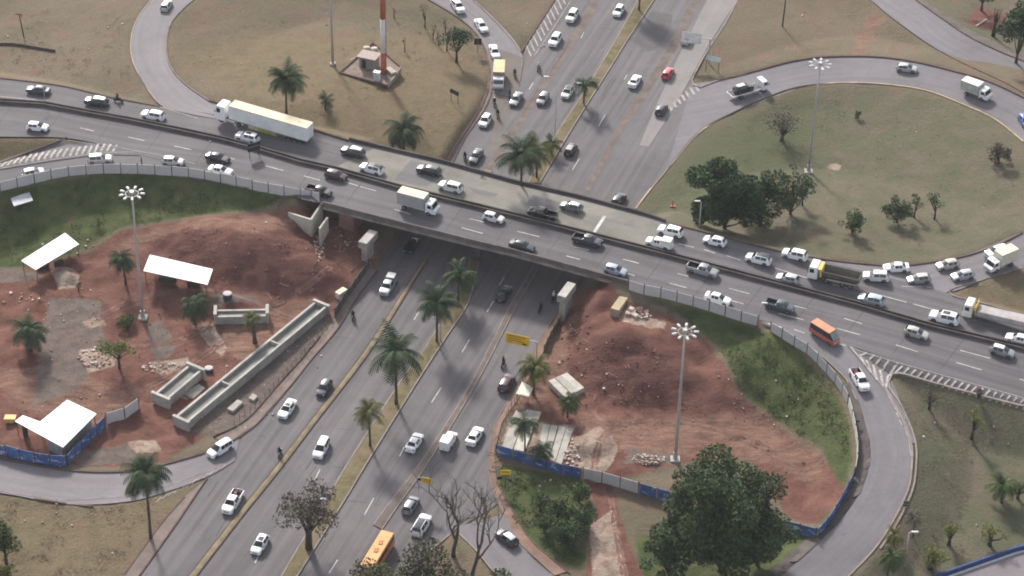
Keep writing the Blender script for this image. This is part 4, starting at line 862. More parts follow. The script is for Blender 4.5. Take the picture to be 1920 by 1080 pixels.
CARS = [
 (72, 169, 'sedan', 'teal', (-1, -.12), 'dark teal saloon at the far left of the overpass', FARG),
 (181, 191, 'suv', 'dark', (-1, -.14), 'dark grey car with pale roof ahead of a motorcycle on the overpass', FARG, 'silver'),
 (287, 217, 'suv', 'white', (-1, -.18), 'white car with black rear window just left of the long white truck', FARG),
 (464, 258, 'suv', 'white', (-1, -.24), 'white car with small dark roof hatch beside the long truck and median barrier', FARG, 'sunroof'),
 (662, 285, 'suv', 'dark', 'far', 'black boxy off roader with grey roof behind the long truck', FARG, 'midgrey'),
 (697, 317, 'suv', 'white', 'far', 'white car with black roof panel beside the black boxy off roader', FARG, 'black'),
 (804, 320, 'suv', 'black', 'far', 'black compact car near the far guard wall above the box truck', FARG),
 (845, 351, 'suv', 'offwhite', 'far', 'white car on the pale concrete deck above the white box truck', FARG),
 (1017, 401, 'pickup', 'black', 'far', 'black pickup with open bed on the pale concrete deck', FARG),
 (1071, 388, 'hatch', 'greengrey', 'far', 'grey green hatchback with pale roof behind the black pickup', FARG, 'silver'),
 (1257, 434, 'suv', 'white', 'far', 'white car next to the guard wall beside the white utility truck', FARG),
 (1340, 452, 'hatch', 'white', 'far', 'white hatchback below the pole by the dark green trees', FARG),
 (1422, 486, 'suv', 'white', 'far', 'white car with all black roof on the right of the overpass', FARG, 'black'),
 (1490, 478, 'suv', 'white', 'far', 'white car ahead of the dump truck beside the grass kerb', FARG),
 (1477, 523, 'hatch', 'silver', 'far', 'silver hatchback beside the dump truck cab and median barrier', FARG),
 (1642, 519, 'suv', 'offwhite', (-1, -.09), 'white car close behind the dump truck', FARG),
 (1680, 502, 'sedan', 'white', (-1, -.02), 'white saloon by the loop kerb behind the dump truck', LOOPG),
 (1722, 524, 'hatch', 'midgrey', (-1, .06), 'grey compact car with pale roof behind the two white cars', LOOPG, 'beige'),
 (1776, 497, 'hatch', 'beige', (-1, .16), 'beige hatchback on the inner lane of the loop', LOOPG),
 (1804, 517, 'hatch', 'silver', (-1, .18), 'silver hatchback with dark side glass on the outer lane of the loop', LOOPG),
 (1868, 473, 'suv', 'offwhite', (-1, .33), 'white car half hidden behind the small white box truck', LOOPG),
 (1633, 563, 'suv', 'bluesilver', 'far', 'pale silver car with dark windows alone beside the median barrier', FARG, None),
 (1770, 597, 'suv', 'white', 'far', 'white sloping roof car with black roof hatch left of the flatbed truck', FARG, 'sunroof', 1.12),
 (1910, 636, 'sedan', 'white', 'far', 'white car with bluish glass cut off by the right edge', FARG),
 (71, 238, 'hatch', 'white', (1, .12), 'white hatchback at the far left of the near carriageway', NEARG),
 (409, 296, 'sedan', 'black', 'near', 'black saloon beside the white car at the hoarding', NEARG),
 (188, 299, 'suv', 'silver', (1, -.02), 'silver car on the slip road beside the left hoarding', RAMPG),
 (63, 324, 'hatch', 'silver', (1, -.16), 'silver hatchback at the left end of the slip road', RAMPG),
 (325, 303, 'hatch', 'silver', (1, .12), 'silver hatchback on the slip road right of the pedestrian', RAMPG),
 (414, 320, 'sedan', 'white', (1, .22), 'white car tight against the hoarding below the black saloon', RAMPG),
 (630, 329, 'hatch', 'maroon', 'near', 'dark maroon hatchback near the barrier left of the bridge', NEARG),
 (598, 358, 'pickup', 'black', 'near', 'black pickup at the end of the left hoarding', NEARG, None, .92),
 (925, 408, 'hatch', 'offwhite', 'near', 'small white rounded car following the white box truck', NEARG, None, .95),
 (979, 461, 'sedan', 'dark', 'near', 'dark grey saloon at the edge of the bridge span', NEARG),
 (1101, 451, 'pickup', 'dark', 'near', 'dark grey pickup beside the white joint line on the bridge', NEARG),
 (1153, 507, 'hatch', 'bluesilver', 'near', 'bluish silver hatchback at the right end of the bridge parapet', NEARG),
 (1316, 507, 'pickup', 'midgrey', 'near', 'silver grey pickup with long bed near the median barrier', NEARG, None, 1.05),
 (1345, 560, 'sedan', 'white', 'near', 'white saloon beside the hoarding right of the bridge', NEARG),
 (1461, 574, 'pickup', 'teal', 'near', 'dark teal pickup ahead of the orange van', NEARG, None, .95),
 (1717, 625, 'hatch', 'beige', 'near', 'pale beige hatchback in the middle of the near carriageway at right', NEARG),
 (1878, 659, 'hatch', 'midgrey', 'near', 'grey car with pale roof at the far right below the barrier', NEARG, 'offwhite'),
 (1073, 30, 'suv', 'offwhite', 'south', 'white car nearest the hatched gore at the top of the main road', SB),
 (1041, 75, 'suv', 'white', 'south', 'white off roader with dark windows beside the hatched gore', SB, 'silver'),
 (1160, 20, 'hatch', 'white', 'south', 'white hatchback beside the median at the top of the main road', SB),
 (968, 186, 'sedan', 'grey', 'south', 'dark silver car right of the two motorcycles', SB),
 (1018, 185, 'hatch', 'grey', 'south', 'grey hatchback between the dark silver car and the median', SB),
 (1064, 173, 'hatch', 'greenwhite', 'south', 'pale car with dark roof beside the lone median palm', SB, 'black'),
 (858, 12, 'suv', 'white', (.62, .8), 'white car at the top of the curved ramp', LOOPG),
 (902, 48, 'sedan', 'white', (.62, .85), 'white saloon halfway down the curved ramp', LOOPG),
 (927, 97, 'sedan', 'white', (.35, 1), 'white saloon just behind the cream box truck', LOOPG),
 (910, 226, 'hatch', 'white', 'south', 'white hatchback below the two motorcycles beside the red pavement', SB),
 (893, 293, 'sedan', 'dark', 'south', 'dark blue grey saloon beside a motorcycle just beyond the bridge', SB),
 (772, 460, 'sedan', 'black', 'south', 'black car in the shadow under the bridge', SB),
 (728, 536, 'pickup', 'silver', (-.55, 1), 'silver pickup with grey canopy leaving the bridge shadow', SB),
 (608, 728, 'hatch', 'dark', 'south', 'dark grey car near the left separator strip', SB),
 (539, 767, 'sedan', 'white', (-.72, 1), 'white saloon with sunroof beside the dirt strip pavement', SB, 'sunroof'),
 (603, 841, 'wagon', 'white', (-.5, 1), 'white people carrier with dark windscreen on the main lanes', SB),
 (413, 842, 'wagon', 'white', (-1, .62), 'white estate car turning into the lower left slip road', RAMPG),
 (437, 941, 'pickup', 'white', (-.62, 1), 'white pickup with load in its bed near the lower left', SB),
 (488, 1021, 'hatch', 'white', (-.6, 1), 'white hatchback with dark roof glass at the lower left', SB, 'sunroof'),
 (1190, 152, 'sedan', 'white', 'north', 'white saloon left of the red car', NB),
 (1252, 137, 'hatch', 'red', 'north', 'bright red hatchback near the top right of the main road', NB),
 (1240, 205, 'hatch', 'dark', 'north', 'dark grey hatchback at the tip of the striped gore', NB),
 (1288, 73, 'hatch', 'silver', 'north', 'silver hatchback under the pale overhead sign', NB),
 (1070, 280, 'hatch', 'maroon', 'north', 'dark maroon hatchback beside the median palms', NB, 'grey'),
 (1160, 374, 'hatch', 'black', (.8, -1), 'black hatchback just beyond the far guard wall', NB),
 (945, 551, 'sedan', 'black', 'north', 'black glossy saloon coming out of the bridge shadow', NB),
 (950, 719, 'suv', 'maroon', 'north', 'dark purple brown car beside the pavement palm', NB),
 (777, 830, 'sedan', 'white', 'north', 'white saloon with dark rear glass on the main lanes', NB),
 (841, 827, 'smallvan', 'white', 'north', 'small white delivery van beside the right separator', NB),
 (890, 818, 'sedan', 'white', 'north', 'white saloon right of the small white delivery van', NB),
 (770, 948, 'hatch', 'grey', 'north', 'grey car near the lower end of the right separator', NB),
 (790, 986, 'suv', 'white', 'north', 'white car with black roof beside the grey car near the bus', NB, 'black', 1.05),
 (950, 1009, 'hatch', 'dark', (-1, -.75), 'dark car with shiny roof on the lower right slip road', RAMPG, 'silver'),
 (312, 10, 'hatch', 'silver', (.55, -1), 'silver hatchback at the top of the left loop road', LOOPG),
 (1700, 128, 'hatch', 'silver', (1, .18), 'silver hatchback on the top of the right loop road', LOOPG),
 (1921, 227, 'hatch', 'blue', (.6, 1), 'blue car cut off by the right edge on the loop road', LOOPG),
 (1610, 712, 'pickup', 'white', (.62, 1), 'white pickup with red load on the right slip road', RAMPG),
]
CAROBJ = {}
for a in CARS: CAROBJ[(a[0], a[1])] = car(*a)

def sub(root, name, mb, mat, smooth=False, loc=None):
    o = mb.build(name, mat if isinstance(mat, list) else [mat], root, smooth)
    if loc: o.location = loc
    return o
def wheels(root, xs, y, r, w=.28, dual=False):
    for x in xs:
        for s in (1, -1):
            o = link('wheel', wheel_mesh(r, w * (1.9 if dual and x < 0 else 1)), root); o.location = (x, s * y, r)
def truck_root(px, py, d, name, label, cat, L, group=None):
    p = ground_at(px, py); rz = heading(px, py, d); t = thing(name, label, cat, group=group); seat(t, p.x, p.y, rz, L * .8); return t
WHITE_P = colour('white')
def cabover(t, x, w, h, col, roofcol=None, nose=0.0, deep=1.75):
    """forward control truck cab whose front face stands at x"""
    z0 = .55; m = MB()
    prof = [(x - deep, z0), (x - deep, h - .08), (x - deep + .1, h), (x - .55, h), (x - .32, h - .12), (x - .06 + nose * .1, z0 + (h - z0) * .46), (x + nose, z0 + (h - z0) * .36), (x + nose, z0 + .05), (x + nose - .05, z0)]
    m.prism(prof, -w / 2, w / 2); o = sub(t, 'cab', m, col)
    bz = z0 + (h - z0) * .46; m = MB(); a, b = (x - .315, h - .14), (x - .065 + nose * .1, bz + .03); dx, dz = .02, .012
    m.add([(a[0] + dx, -w / 2 + .12, a[1] + dz), (a[0] + dx, w / 2 - .12, a[1] + dz), (b[0] + dx, w / 2 - .1, b[1] + dz), (b[0] + dx, -w / 2 + .1, b[1] + dz)], [[0, 1, 2, 3]]); m2 = MB(); v = m.v
    m.add([(q[0] - .03, q[1], q[2] - .015) for q in v], [[3, 2, 1, 0]]); m.add(v[:4] + [(q[0] - .03, q[1], q[2] - .015) for q in v[:4]], [[0, 1, 5, 4], [1, 2, 6, 5], [2, 3, 7, 6], [3, 0, 4, 7]]); sub(t, 'windscreen', m, GLASS)
    for s in (1, -1):
        m = MB(); m.box((x - .78, s * (w / 2 + .004), bz + (h - bz) * .40), (.75, .03, (h - bz) * .58)); sub(t, 'side_window', m, GLASS)
        m = MB(); m.box((x + nose + .01, s * (w / 2 - .3), z0 + .28), (.06, .36, .18), 0, 0, .02); sub(t, 'headlight', m, HEAD)
        m = MB(); m.box((x - .12, s * (w / 2 + .16), bz + .35), (.1, .16, .42), 0, 0, .03); sub(t, 'side_mirror', m, CHROME)
    m = MB(); m.box((x + nose + .02, 0, z0 + .12), (.08, w * .96, .3), 0, 0, .03); sub(t, 'bumper', m, plain('truck_bumper', (.4, .4, .4), .6, .2))
    m = MB(); m.box((x - .95, 0, h + .03), (.5, .6, .06), 0, 0, .02); sub(t, 'roof_hatch', m, plain('hatch_grey', (.45, .46, .48), .5, .2))
def cargo_box(t, x0, x1, w, z0, z1, col, top, name='cargo_box'):
    m = MB(); m.box(((x0 + x1) / 2, 0, (z0 + z1) / 2), (x1 - x0, w, z1 - z0), 0, 0, .05); o = sub(t, name, m, col)
    m = MB(); m.box(((x0 + x1) / 2, 0, z1 + .02), (x1 - x0 - .06, w - .06, .05), 0, 0, .02); sub(t, 'roof', m, top)
    for z in (z0 + .06, z1 - .07):
        for s in (1, -1):
            m = MB(); m.box(((x0 + x1) / 2, s * (w / 2 + .012), z), (x1 - x0, .03, .1)); sub(t, 'rail', m, plain('alloy_rail', (.38, .38, .38), .5, .2))
    for s in (1, -1):
        m = MB(); m.box((x0 - .01, s * (w / 4), (z0 + z1) / 2), (.03, w / 2 - .08, z1 - z0 - .16)); sub(t, 'rear_door', m, col)
def chassis(t, x0, x1, w=.9, z=.75):
    m = MB()
    for s in (1, -1): m.box(((x0 + x1) / 2, s * w / 2, z), (x1 - x0, .12, .24))
    for i in range(6): m.box((x0 + (x1 - x0) * (i + .5) / 6, 0, z), (.1, w, .16))
    sub(t, 'chassis', m, UNDER)
CREAM = plain('cream_sunlit_top', (.80, .68, .48), .8, .12, .35); CREAMW = plain('white_trailer_side', (.70, .70, .69), .6, .12, .5); CREAM2 = plain('tan_roof', (.68, .52, .30), .8, .12, .5)  # warm sunlight put into the roof creams; trailer side a greyer white
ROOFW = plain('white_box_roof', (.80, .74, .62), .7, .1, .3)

# articulated truck
t = truck_root(496, 246, (-1, -.262), 'semi_trailer_truck', 'long white articulated truck with cream trailer roof on the far carriageway', 'truck', 20); t.scale = (.97,) * 3
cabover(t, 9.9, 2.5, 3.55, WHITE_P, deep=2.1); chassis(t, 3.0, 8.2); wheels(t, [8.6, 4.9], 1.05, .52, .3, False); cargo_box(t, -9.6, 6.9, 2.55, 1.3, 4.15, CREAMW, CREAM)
chassis(t, -9.4, 3.0, 1.0, 1.05); wheels(t, [-8.2, -6.9, -5.6], 1.05, .5, .3)
for s in (1, -1):
    m = MB()
    for i in range(11): m.box((-3.0 + i * .55, s * 1.22, .85), (.06, .05, .75), 0)
    for z in (.55, .85, 1.15): m.box((-.3, s * 1.235, z), (5.6, .05, .1))
    sub(t, 'side_guard', m, plain('yellow_guard', (.42, .42, .06), .6, .2)); m = MB(); m.tube([(5.6, s * 1.0, .8), (6.7, s * 1.0, .8)], .34, 12); sub(t, 'fuel_tank', m, plain('alloy_tank', (.6, .6, .6), .3, .1, 1, .5, .7))
    m = MB(); m.box((-.9, s * 1.285, 2.55), (1.25, .02, 1.9)); sub(t, 'side_door', m, plain('door_panel', (.64, .65, .64), .5, .1))
# box trucks
def box_truck(px, py, d, label, L, w, h, hb, side, top, nose=.1, sc=1.0, group='box trucks'):
    t = truck_root(px, py, d, 'box_truck', label, 'truck', L, group); t.scale = (sc,) * 3
    cabover(t, L / 2, w * .92, h, WHITE_P, nose=nose, deep=1.55); cargo_box(t, -L / 2, L / 2 - 1.75, w, .95, hb, side, top); chassis(t, -L / 2 + .2, L / 2 - .8, .8, .7); wheels(t, [L / 2 - .95, -L / 2 + 1.35], w / 2 - .18, .42, .24, True); return t
SHADESIDE = plain('shaded_box_side', (.34, .34, .34), .65, .15, .6)  # white box side toned grey, its shade put into the colour
box_truck(783, 393, 'near', 'white box truck with cream roof and side toned grey for shade crossing the bridge', 6.9, 2.25, 2.45, 3.3, SHADESIDE, CREAM, .35)
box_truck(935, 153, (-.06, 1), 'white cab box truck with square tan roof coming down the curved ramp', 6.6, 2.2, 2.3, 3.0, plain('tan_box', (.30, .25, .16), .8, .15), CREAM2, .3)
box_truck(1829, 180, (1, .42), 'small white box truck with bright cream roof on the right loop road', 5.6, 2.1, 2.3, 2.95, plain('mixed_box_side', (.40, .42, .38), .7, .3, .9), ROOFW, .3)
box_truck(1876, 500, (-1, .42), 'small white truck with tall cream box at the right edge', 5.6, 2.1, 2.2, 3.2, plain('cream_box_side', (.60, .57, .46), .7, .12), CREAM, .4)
# dump truck
t = truck_root(1565, 528, (-1, -.235), 'dump_truck', 'white cab dump truck with yellow headboard and dark open body', 'truck', 8.6)
cabover(t, 4.5, 2.45, 2.9, WHITE_P, deep=1.7); chassis(t, -3.9, 3.4); wheels(t, [3.3, 1.2, -1.6, -2.9], 1.05, .5, .3)
SKIP = plain('dump_body', (.135, .125, .10), .7, .3, .6); m = MB()
x0, x1 = -4.3, 2.1
for s in (1, -1): m.add([(x0, s * .8, 1.15), (x1, s * .8, 1.15), (x1, s * 1.25, 2.35), (x0, s * 1.25, 2.15), (x0, s * .74, 1.2), (x1, s * .74, 1.2), (x1, s * 1.17, 2.35), (x0, s * 1.17, 2.15)], [[0, 1, 2, 3], [4, 5, 6, 7], [3, 2, 6, 7], [0, 3, 7, 4], [1, 2, 6, 5]])
m.box(((x0 + x1) / 2, 0, 1.15), (x1 - x0, 1.6, .12)); m.box((x0 + .05, 0, 1.6), (.1, 2.3, .9)); sub(t, 'dump_body', m, SKIP)
m = MB(); m.box((x1 + .12, 0, 1.95), (.3, 2.5, 1.5), 0, 0, .05); m.box((x1 + .45, 0, 2.68), (.7, 2.5, .08), 0, 0, .02); sub(t, 'headboard', m, plain('yellow_paint', (.72, .50, .13), .5, .15))
m = MB()
for s in (1, -1): m.box((-1.4, s * 1.2, 1.0), (5.2, .06, .3))
sub(t, 'side_skirt', m, plain('tan_skirt', (.38, .33, .28), .7, .2))
# long flatbed
t = truck_root(1876, 606, (-1, -.262), 'flatbed_truck', 'long flatbed truck with yellowish white cab and grey sheeted load at right', 'truck', 14)
cabover(t, 6.3, 2.4, 2.95, plain('cream_cab', (.74, .73, .68), .4, .06, 1, .5), deep=1.6); chassis(t, -7.5, 5); wheels(t, [5.2, -4.6, -5.9], 1.0, .5, .3)
m = MB(); m.box((-1.6, 0, 1.25), (11.6, 2.5, .22), 0, 0, .03); sub(t, 'flat_bed', m, plain('bed_steel', (.25, .25, .25), .7, .2))
m = MB(); m.box((-1.7, 0, 1.7), (11.2, 2.3, .7), 0, 0, .12); sub(t, 'load', m, plain('sheeted_load', (.40, .36, .35), .85, .25, .5)); m = MB(); m.box((4.15, 0, 2.0), (.12, 2.4, 1.7), 0, 0, .03); sub(t, 'headboard', m, MATS['yellow_paint'])
# car transporter with a car on it
t = truck_root(1403, 176, (1, -.26), 'tow_truck', 'white flatbed tow truck carrying a dark car up the loop road', 'truck', 8)
tow = t; cabover(t, 4.0, 2.2, 2.4, WHITE_P, deep=1.5); chassis(t, -3.6, 3.2, .8, .65); wheels(t, [3.0, -2.2], .95, .42, .24, True)
m = MB(); m.box((-1.0, 0, .98), (6.2, 2.3, .12), 0, 0, .02); sub(t, 'flat_bed', m, plain('bed_dark', (.06, .06, .065), .6, .2)); m = MB()
for s in (1, -1): m.box((-1.0, s * 1.16, 1.05), (6.3, .08, .16))
m.box((-4.12, 0, 1.02), (.1, 2.3, .2)); sub(t, 'bed_rail', m, WHITE_P); m = MB()
for i in range(6): m.box((-3.2 + i * .8, -1.13, .7), (.1, .06, .4)); m.box((-3.2 + i * .8, 1.13, .7), (.1, .06, .4))
sub(t, 'stanchion', m, plain('alloy_rail', (.38, .38, .38), .5, .2))
c = thing('hatchback_car', 'dark car with silver roof carried on the white tow truck', 'car'); bpy.context.view_layer.update()
c.matrix_world = tow.matrix_world @ Matrix.Translation((-1.15, 0, 1.045))
for n, me, loc in kit('hatch'):
    o = link(n, me, c); o.location = loc
    if n == 'body': o.material_slots[0].link = 'OBJECT'; o.material_slots[0].material = colour('black')
m = MB(); m.box((-.55, 0, 1.475), (1.5, 1.0, .03), 0, 0, .01); sub(c, 'roof_panel', m, colour('silver'))
# utility truck with white box
t = truck_root(1236, 461, 'far', 'utility_truck', 'white utility pickup with pale box body beside the white car by the guard wall', 'pickup truck', 4.6); L = 4.6
for n, me, loc in kit('pickup'):
    o = link(n, me, t); o.location = tuple(q * .9 for q in loc); o.scale = (.9,) * 3
    if n == 'body': o.material_slots[0].link = 'OBJECT'; o.material_slots[0].material = WHITE_P
m = MB(); m.box((-1.38, 0, 1.28), (1.75, 1.6, 1.0), 0, 0, .05); sub(t, 'box_body', m, plain('pale_green_box', (.66, .68, .58), .6, .1)); m = MB(); m.box((-1.38, 0, 1.80), (1.7, 1.55, .05), 0, 0, .02); sub(t, 'box_lid', m, WHITE_P)
# orange van
t = truck_root(1546, 634, (1, .56), 'orange_van', 'orange and black van with pale orange roof entering the right slip road', 'van', 5.6); t.scale = (.93,) * 3
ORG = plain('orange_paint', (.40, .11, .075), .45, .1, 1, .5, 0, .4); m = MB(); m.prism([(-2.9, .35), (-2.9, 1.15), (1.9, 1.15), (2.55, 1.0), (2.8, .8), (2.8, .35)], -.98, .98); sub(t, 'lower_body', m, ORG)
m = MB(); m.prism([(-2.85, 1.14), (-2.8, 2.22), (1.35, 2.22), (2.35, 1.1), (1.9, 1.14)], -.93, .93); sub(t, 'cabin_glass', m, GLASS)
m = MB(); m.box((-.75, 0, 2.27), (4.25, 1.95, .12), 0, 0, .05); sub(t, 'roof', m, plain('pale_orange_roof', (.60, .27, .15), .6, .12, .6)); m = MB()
for s in (1, -1):
    for x in (-2.75, -1.3, .1, 1.25): m.box((x, s * .945, 1.66), (.1, .04, 1.05))
sub(t, 'pillar', m, CHROME); m = MB(); m.prism([(1.42, 2.2), (2.38, 1.1), (2.42, 1.12), (1.46, 2.23)], -.85, .85); sub(t, 'windscreen', m, plain('painted_reflection_screen', (.16, .20, .19), .25, .3, 1, .8)); wheels(t, [1.75, -1.75], .88, .36, .22)  # windscreen reflection painted as a grey green base colour
for s in (1, -1): m = MB(); m.box((2.79, s * .68, .82), (.08, .3, .18), 0, 0, .02); sub(t, 'headlight', m, HEAD)
# bus
t = truck_root(708, 1052, (.60, -1), 'bus', 'city bus with orange roof hatches leaving the bottom of the frame', 'bus', 9.5); t.scale = (.86,) * 3
OB = plain('bus_orange', (.55, .17, .06), .5, .12, .6, .5); m = MB(); m.box((0, 0, .95), (9.6, 2.45, 1.2), 0, 0, .06); sub(t, 'body', m, OB)
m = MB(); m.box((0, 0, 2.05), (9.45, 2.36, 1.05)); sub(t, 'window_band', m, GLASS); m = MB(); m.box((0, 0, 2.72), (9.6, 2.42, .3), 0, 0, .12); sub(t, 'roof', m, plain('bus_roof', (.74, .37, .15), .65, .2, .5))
for x in (1.5, -.6): m = MB(); m.box((x, 0, 2.93), (.8, .7, .12), 0, .2, .04); m.box((x + .55, .1, 2.9), (.12, .9, .06), 0, .4); sub(t, 'roof_hatch', m, plain('hatch_orange', (.50, .20, .08), .7, .2))
m = MB()
for s in (1, -1):
    for i in range(7): m.box((-4.2 + i * 1.4, s * 1.19, 2.05), (.12, .04, 1.05))
sub(t, 'pillar', m, CHROME); wheels(t, [3.0, -2.8], 1.08, .48, .28); m = MB(); m.box((4.74, 0, 2.0), (.06, 2.2, 1.2)); sub(t, 'windscreen', m, GLASS)

# loads in pickup beds
def load_on(key, name, label, builder):
    r = CAROBJ[key]; bpy.context.view_layer.update(); mb = MB(); mats = builder(mb); o = mb.build(name, mats); o.matrix_world = r.matrix_world.copy(); tag(o, label, 'load'); return o
def red_load(mb):
    for i in range(7): mb.box((-1.5 + rnd.uniform(-.6, .6), rnd.uniform(-.45, .45), .78 + rnd.random() * .35), (rnd.uniform(.3, .7), rnd.uniform(.3, .6), .4), i % 2, rnd.random(), .04)
    return [plain('red_load', (.26, .03, .05), .7, .3), plain('dark_load', (.06, .035, .04), .7, .3)]
load_on((1610, 712), 'cargo_load', 'red and dark load in the bed of the white pickup', red_load)
def tools_load(mb):
    for i in range(6): mb.box((-1.5 + rnd.uniform(-.7, .6), rnd.uniform(-.45, .45), .75 + rnd.random() * .2), (rnd.uniform(.3, .8), rnd.uniform(.2, .5), .3), i % 2, rnd.random(), .03)
    return [plain('dark_load', (.06, .035, .04), .7, .3), plain('rust_load', (.20, .075, .05), .7, .3)]
load_on((437, 941), 'tool_load', 'dark tools and boxes in the bed of the lower left pickup', tools_load)
r = CAROBJ[(728, 536)]; m = MB(); m.box((-1.62, 0, 1.42), (1.75, 1.62, .62), 0, 0, .1); m.build('canopy', colour('grey'), r)

# ------------------------------------------------------------------ people and motorcycles
def skin_mesh(name, joints, edges, mats, zmat):
    me = bpy.data.meshes.new(name + '_cage'); me.from_pydata([j[:3] for j in joints], edges, []); o = bpy.data.objects.new(name, me); COL.objects.link(o)
    md = o.modifiers.new('skin', 'SKIN'); md.use_smooth_shade = True; sd = o.modifiers.new('sub', 'SUBSURF'); sd.levels = 1; sd.render_levels = 1
    for i, j in enumerate(joints): me.skin_vertices[0].data[i].radius = (j[3], j[3])
    me.skin_vertices[0].data[0].use_root = True
    bpy.context.view_layer.update(); ev = o.evaluated_get(bpy.context.evaluated_depsgraph_get()); out = bpy.data.meshes.new_from_object(ev)
    out.materials.clear()
    for m in mats: out.materials.append(m)
    for p in out.polygons: p.material_index = zmat(p.center); p.use_smooth = True
    bpy.data.objects.remove(o); return out
SKINM = plain('skin', (.30, .17, .11), .6, .1); JEANS = plain('dark_trousers', (.03, .035, .05), .85, .2); SHIRTS = [plain('black_jacket', (.02, .02, .022), .8, .2), plain('grey_jacket', (.12, .12, .125), .8, .2), plain('white_shirt', (.55, .55, .53), .8, .1)]
RIDE = [(0, 0, .92, .15), (.06, 0, 1.15, .15), (.14, 0, 1.36, .16), (.19, 0, 1.52, .065), (.22, 0, 1.60, .085), (.24, 0, 1.70, .095), (.12, .2, 1.40, .075), (.28, .30, 1.2, .05), (.52, .30, 1.10, .042), (.60, .28, 1.10, .045), (.12, -.2, 1.40, .075), (.28, -.30, 1.2, .05), (.52, -.30, 1.10, .042), (.60, -.28, 1.10, .045),
        (.10, .14, .88, .105), (.42, .20, .84, .075), (.22, .2, .42, .055), (.36, .2, .36, .05), (.10, -.14, .88, .105), (.42, -.20, .84, .075), (.22, -.2, .42, .055), (.36, -.2, .36, .05)]
RE = [(0, 1), (1, 2), (2, 3), (3, 4), (4, 5), (2, 6), (6, 7), (7, 8), (8, 9), (2, 10), (10, 11), (11, 12), (12, 13), (0, 14), (14, 15), (15, 16), (16, 17), (0, 18), (18, 19), (19, 20), (20, 21)]
riders = [skin_mesh('rider', RIDE, RE, [SHIRTS[i], JEANS, SKINM], lambda c: 1 if c.z < .93 else (2 if c.z > 1.53 or (c.x > .53 and c.z > 1.0) else 0)) for i in range(3)]
STAND = [(0, 0, .95, .14), (0, 0, 1.18, .14), (.01, 0, 1.40, .15), (.02, 0, 1.53, .06), (.03, 0, 1.60, .085), (.035, 0, 1.70, .09), (0, .2, 1.42, .065), (.02, .25, 1.15, .048), (.08, .25, .90, .04), (.1, .245, .80, .035), (0, -.2, 1.42, .065), (-.02, -.25, 1.15, .048), (.02, -.25, .90, .04), (.04, -.245, .80, .035),
         (0, .1, .90, .10), (.06, .11, .50, .07), (.08, .11, .10, .05), (.2, .12, .05, .045), (0, -.1, .90, .10), (-.06, -.11, .50, .07), (-.14, -.11, .10, .05), (-.02, -.12, .05, .045)]
walker = skin_mesh('walker', STAND, RE, [SHIRTS[0], JEANS, SKINM], lambda c: 1 if c.z < .95 else (2 if c.z > 1.53 or c.z < 0 else 0))
def helmet_mesh():
    m = MB(); n, k = 12, 7; c = (.245, 0, 1.69)
    rings = [[(c[0] + .15 * math.sin(math.pi * j / k) * math.cos(2 * math.pi * i / n), c[1] + .135 * math.sin(math.pi * j / k) * math.sin(2 * math.pi * i / n), c[2] + .15 * math.cos(math.pi * j / k)) for i in range(n)] for j in range(1, k)]
    for a, b in zip(rings[:-1], rings[1:]): m.add(a + b, [[i, (i + 1) % n, n + (i + 1) % n, n + i] for i in range(n)])
    m.add(rings[0], [list(range(n))]); m.add(rings[-1], [list(range(n))]); return m
HMATS = [plain('helmet_black', (.015, .015, .016), .25, .1), plain('helmet_white', (.6, .6, .6), .25, .1)]
hel = [helmet_mesh().mesh('helmet', [h], True) for h in HMATS]
hair = MB(); hair.tube([(.02, 0, 1.68), (.02, 0, 1.76), (.03, 0, 1.80)], [.105, .10, .05], 10); hairm = hair.mesh('hair', [plain('hair_dark', (.012, .01, .009), .6, .1)], True)
mb = MB(); mb.box((.12, 0, .72), (.55, .26, .2), 0, 0, .06); mb.box((.0, 0, .45), (.5, .22, .34), 1, 0, .05); mb.box((-.55, 0, .74), (.5, .16, .08), 0, 0, .03); mb.tube([(.62, .0, .32), (.46, 0, .95)], .04, 8, 1); mb.tube([(-.62, 0, .32), (-.1, 0, .45)], .05, 8, 1); mb.tube([(-.75, -.16, .35), (.1, -.16, .3)], .045, 8, 1)
def bike_kit(c):
    bm_ = mb.mesh('frame', [c, UNDER]); s = MB(); s.box((-.22, 0, .84), (.75, .24, .1), 0, 0, .04); h = MB(); h.tube([(.50, -.36, 1.06), (.46, 0, 1.0), (.50, .36, 1.06)], .025, 6); l = MB(); l.box((.62, 0, .86), (.14, .18, .18), 0, 0, .04); tl_ = MB(); tl_.box((-.82, 0, .72), (.06, .16, .08), 0, 0, .02)
    return [('frame', bm_, (0, 0, 0)), ('seat', s.mesh('seat', [UNDER]), (0, 0, 0)), ('handlebar', h.mesh('handlebar', [CHROME]), (0, 0, 0)), ('headlight', l.mesh('headlight', [HEAD]), (0, 0, 0)), ('tail_light', tl_.mesh('tail_light', [TAIL]), (0, 0, 0)), ('wheel', wheel_mesh(.31, .11), (.66, 0, .31)), ('wheel', wheel_mesh(.31, .12), (-.64, 0, .31))]
BK = [bike_kit(colour(c)) for c in ('black', 'red', 'offwhite')]
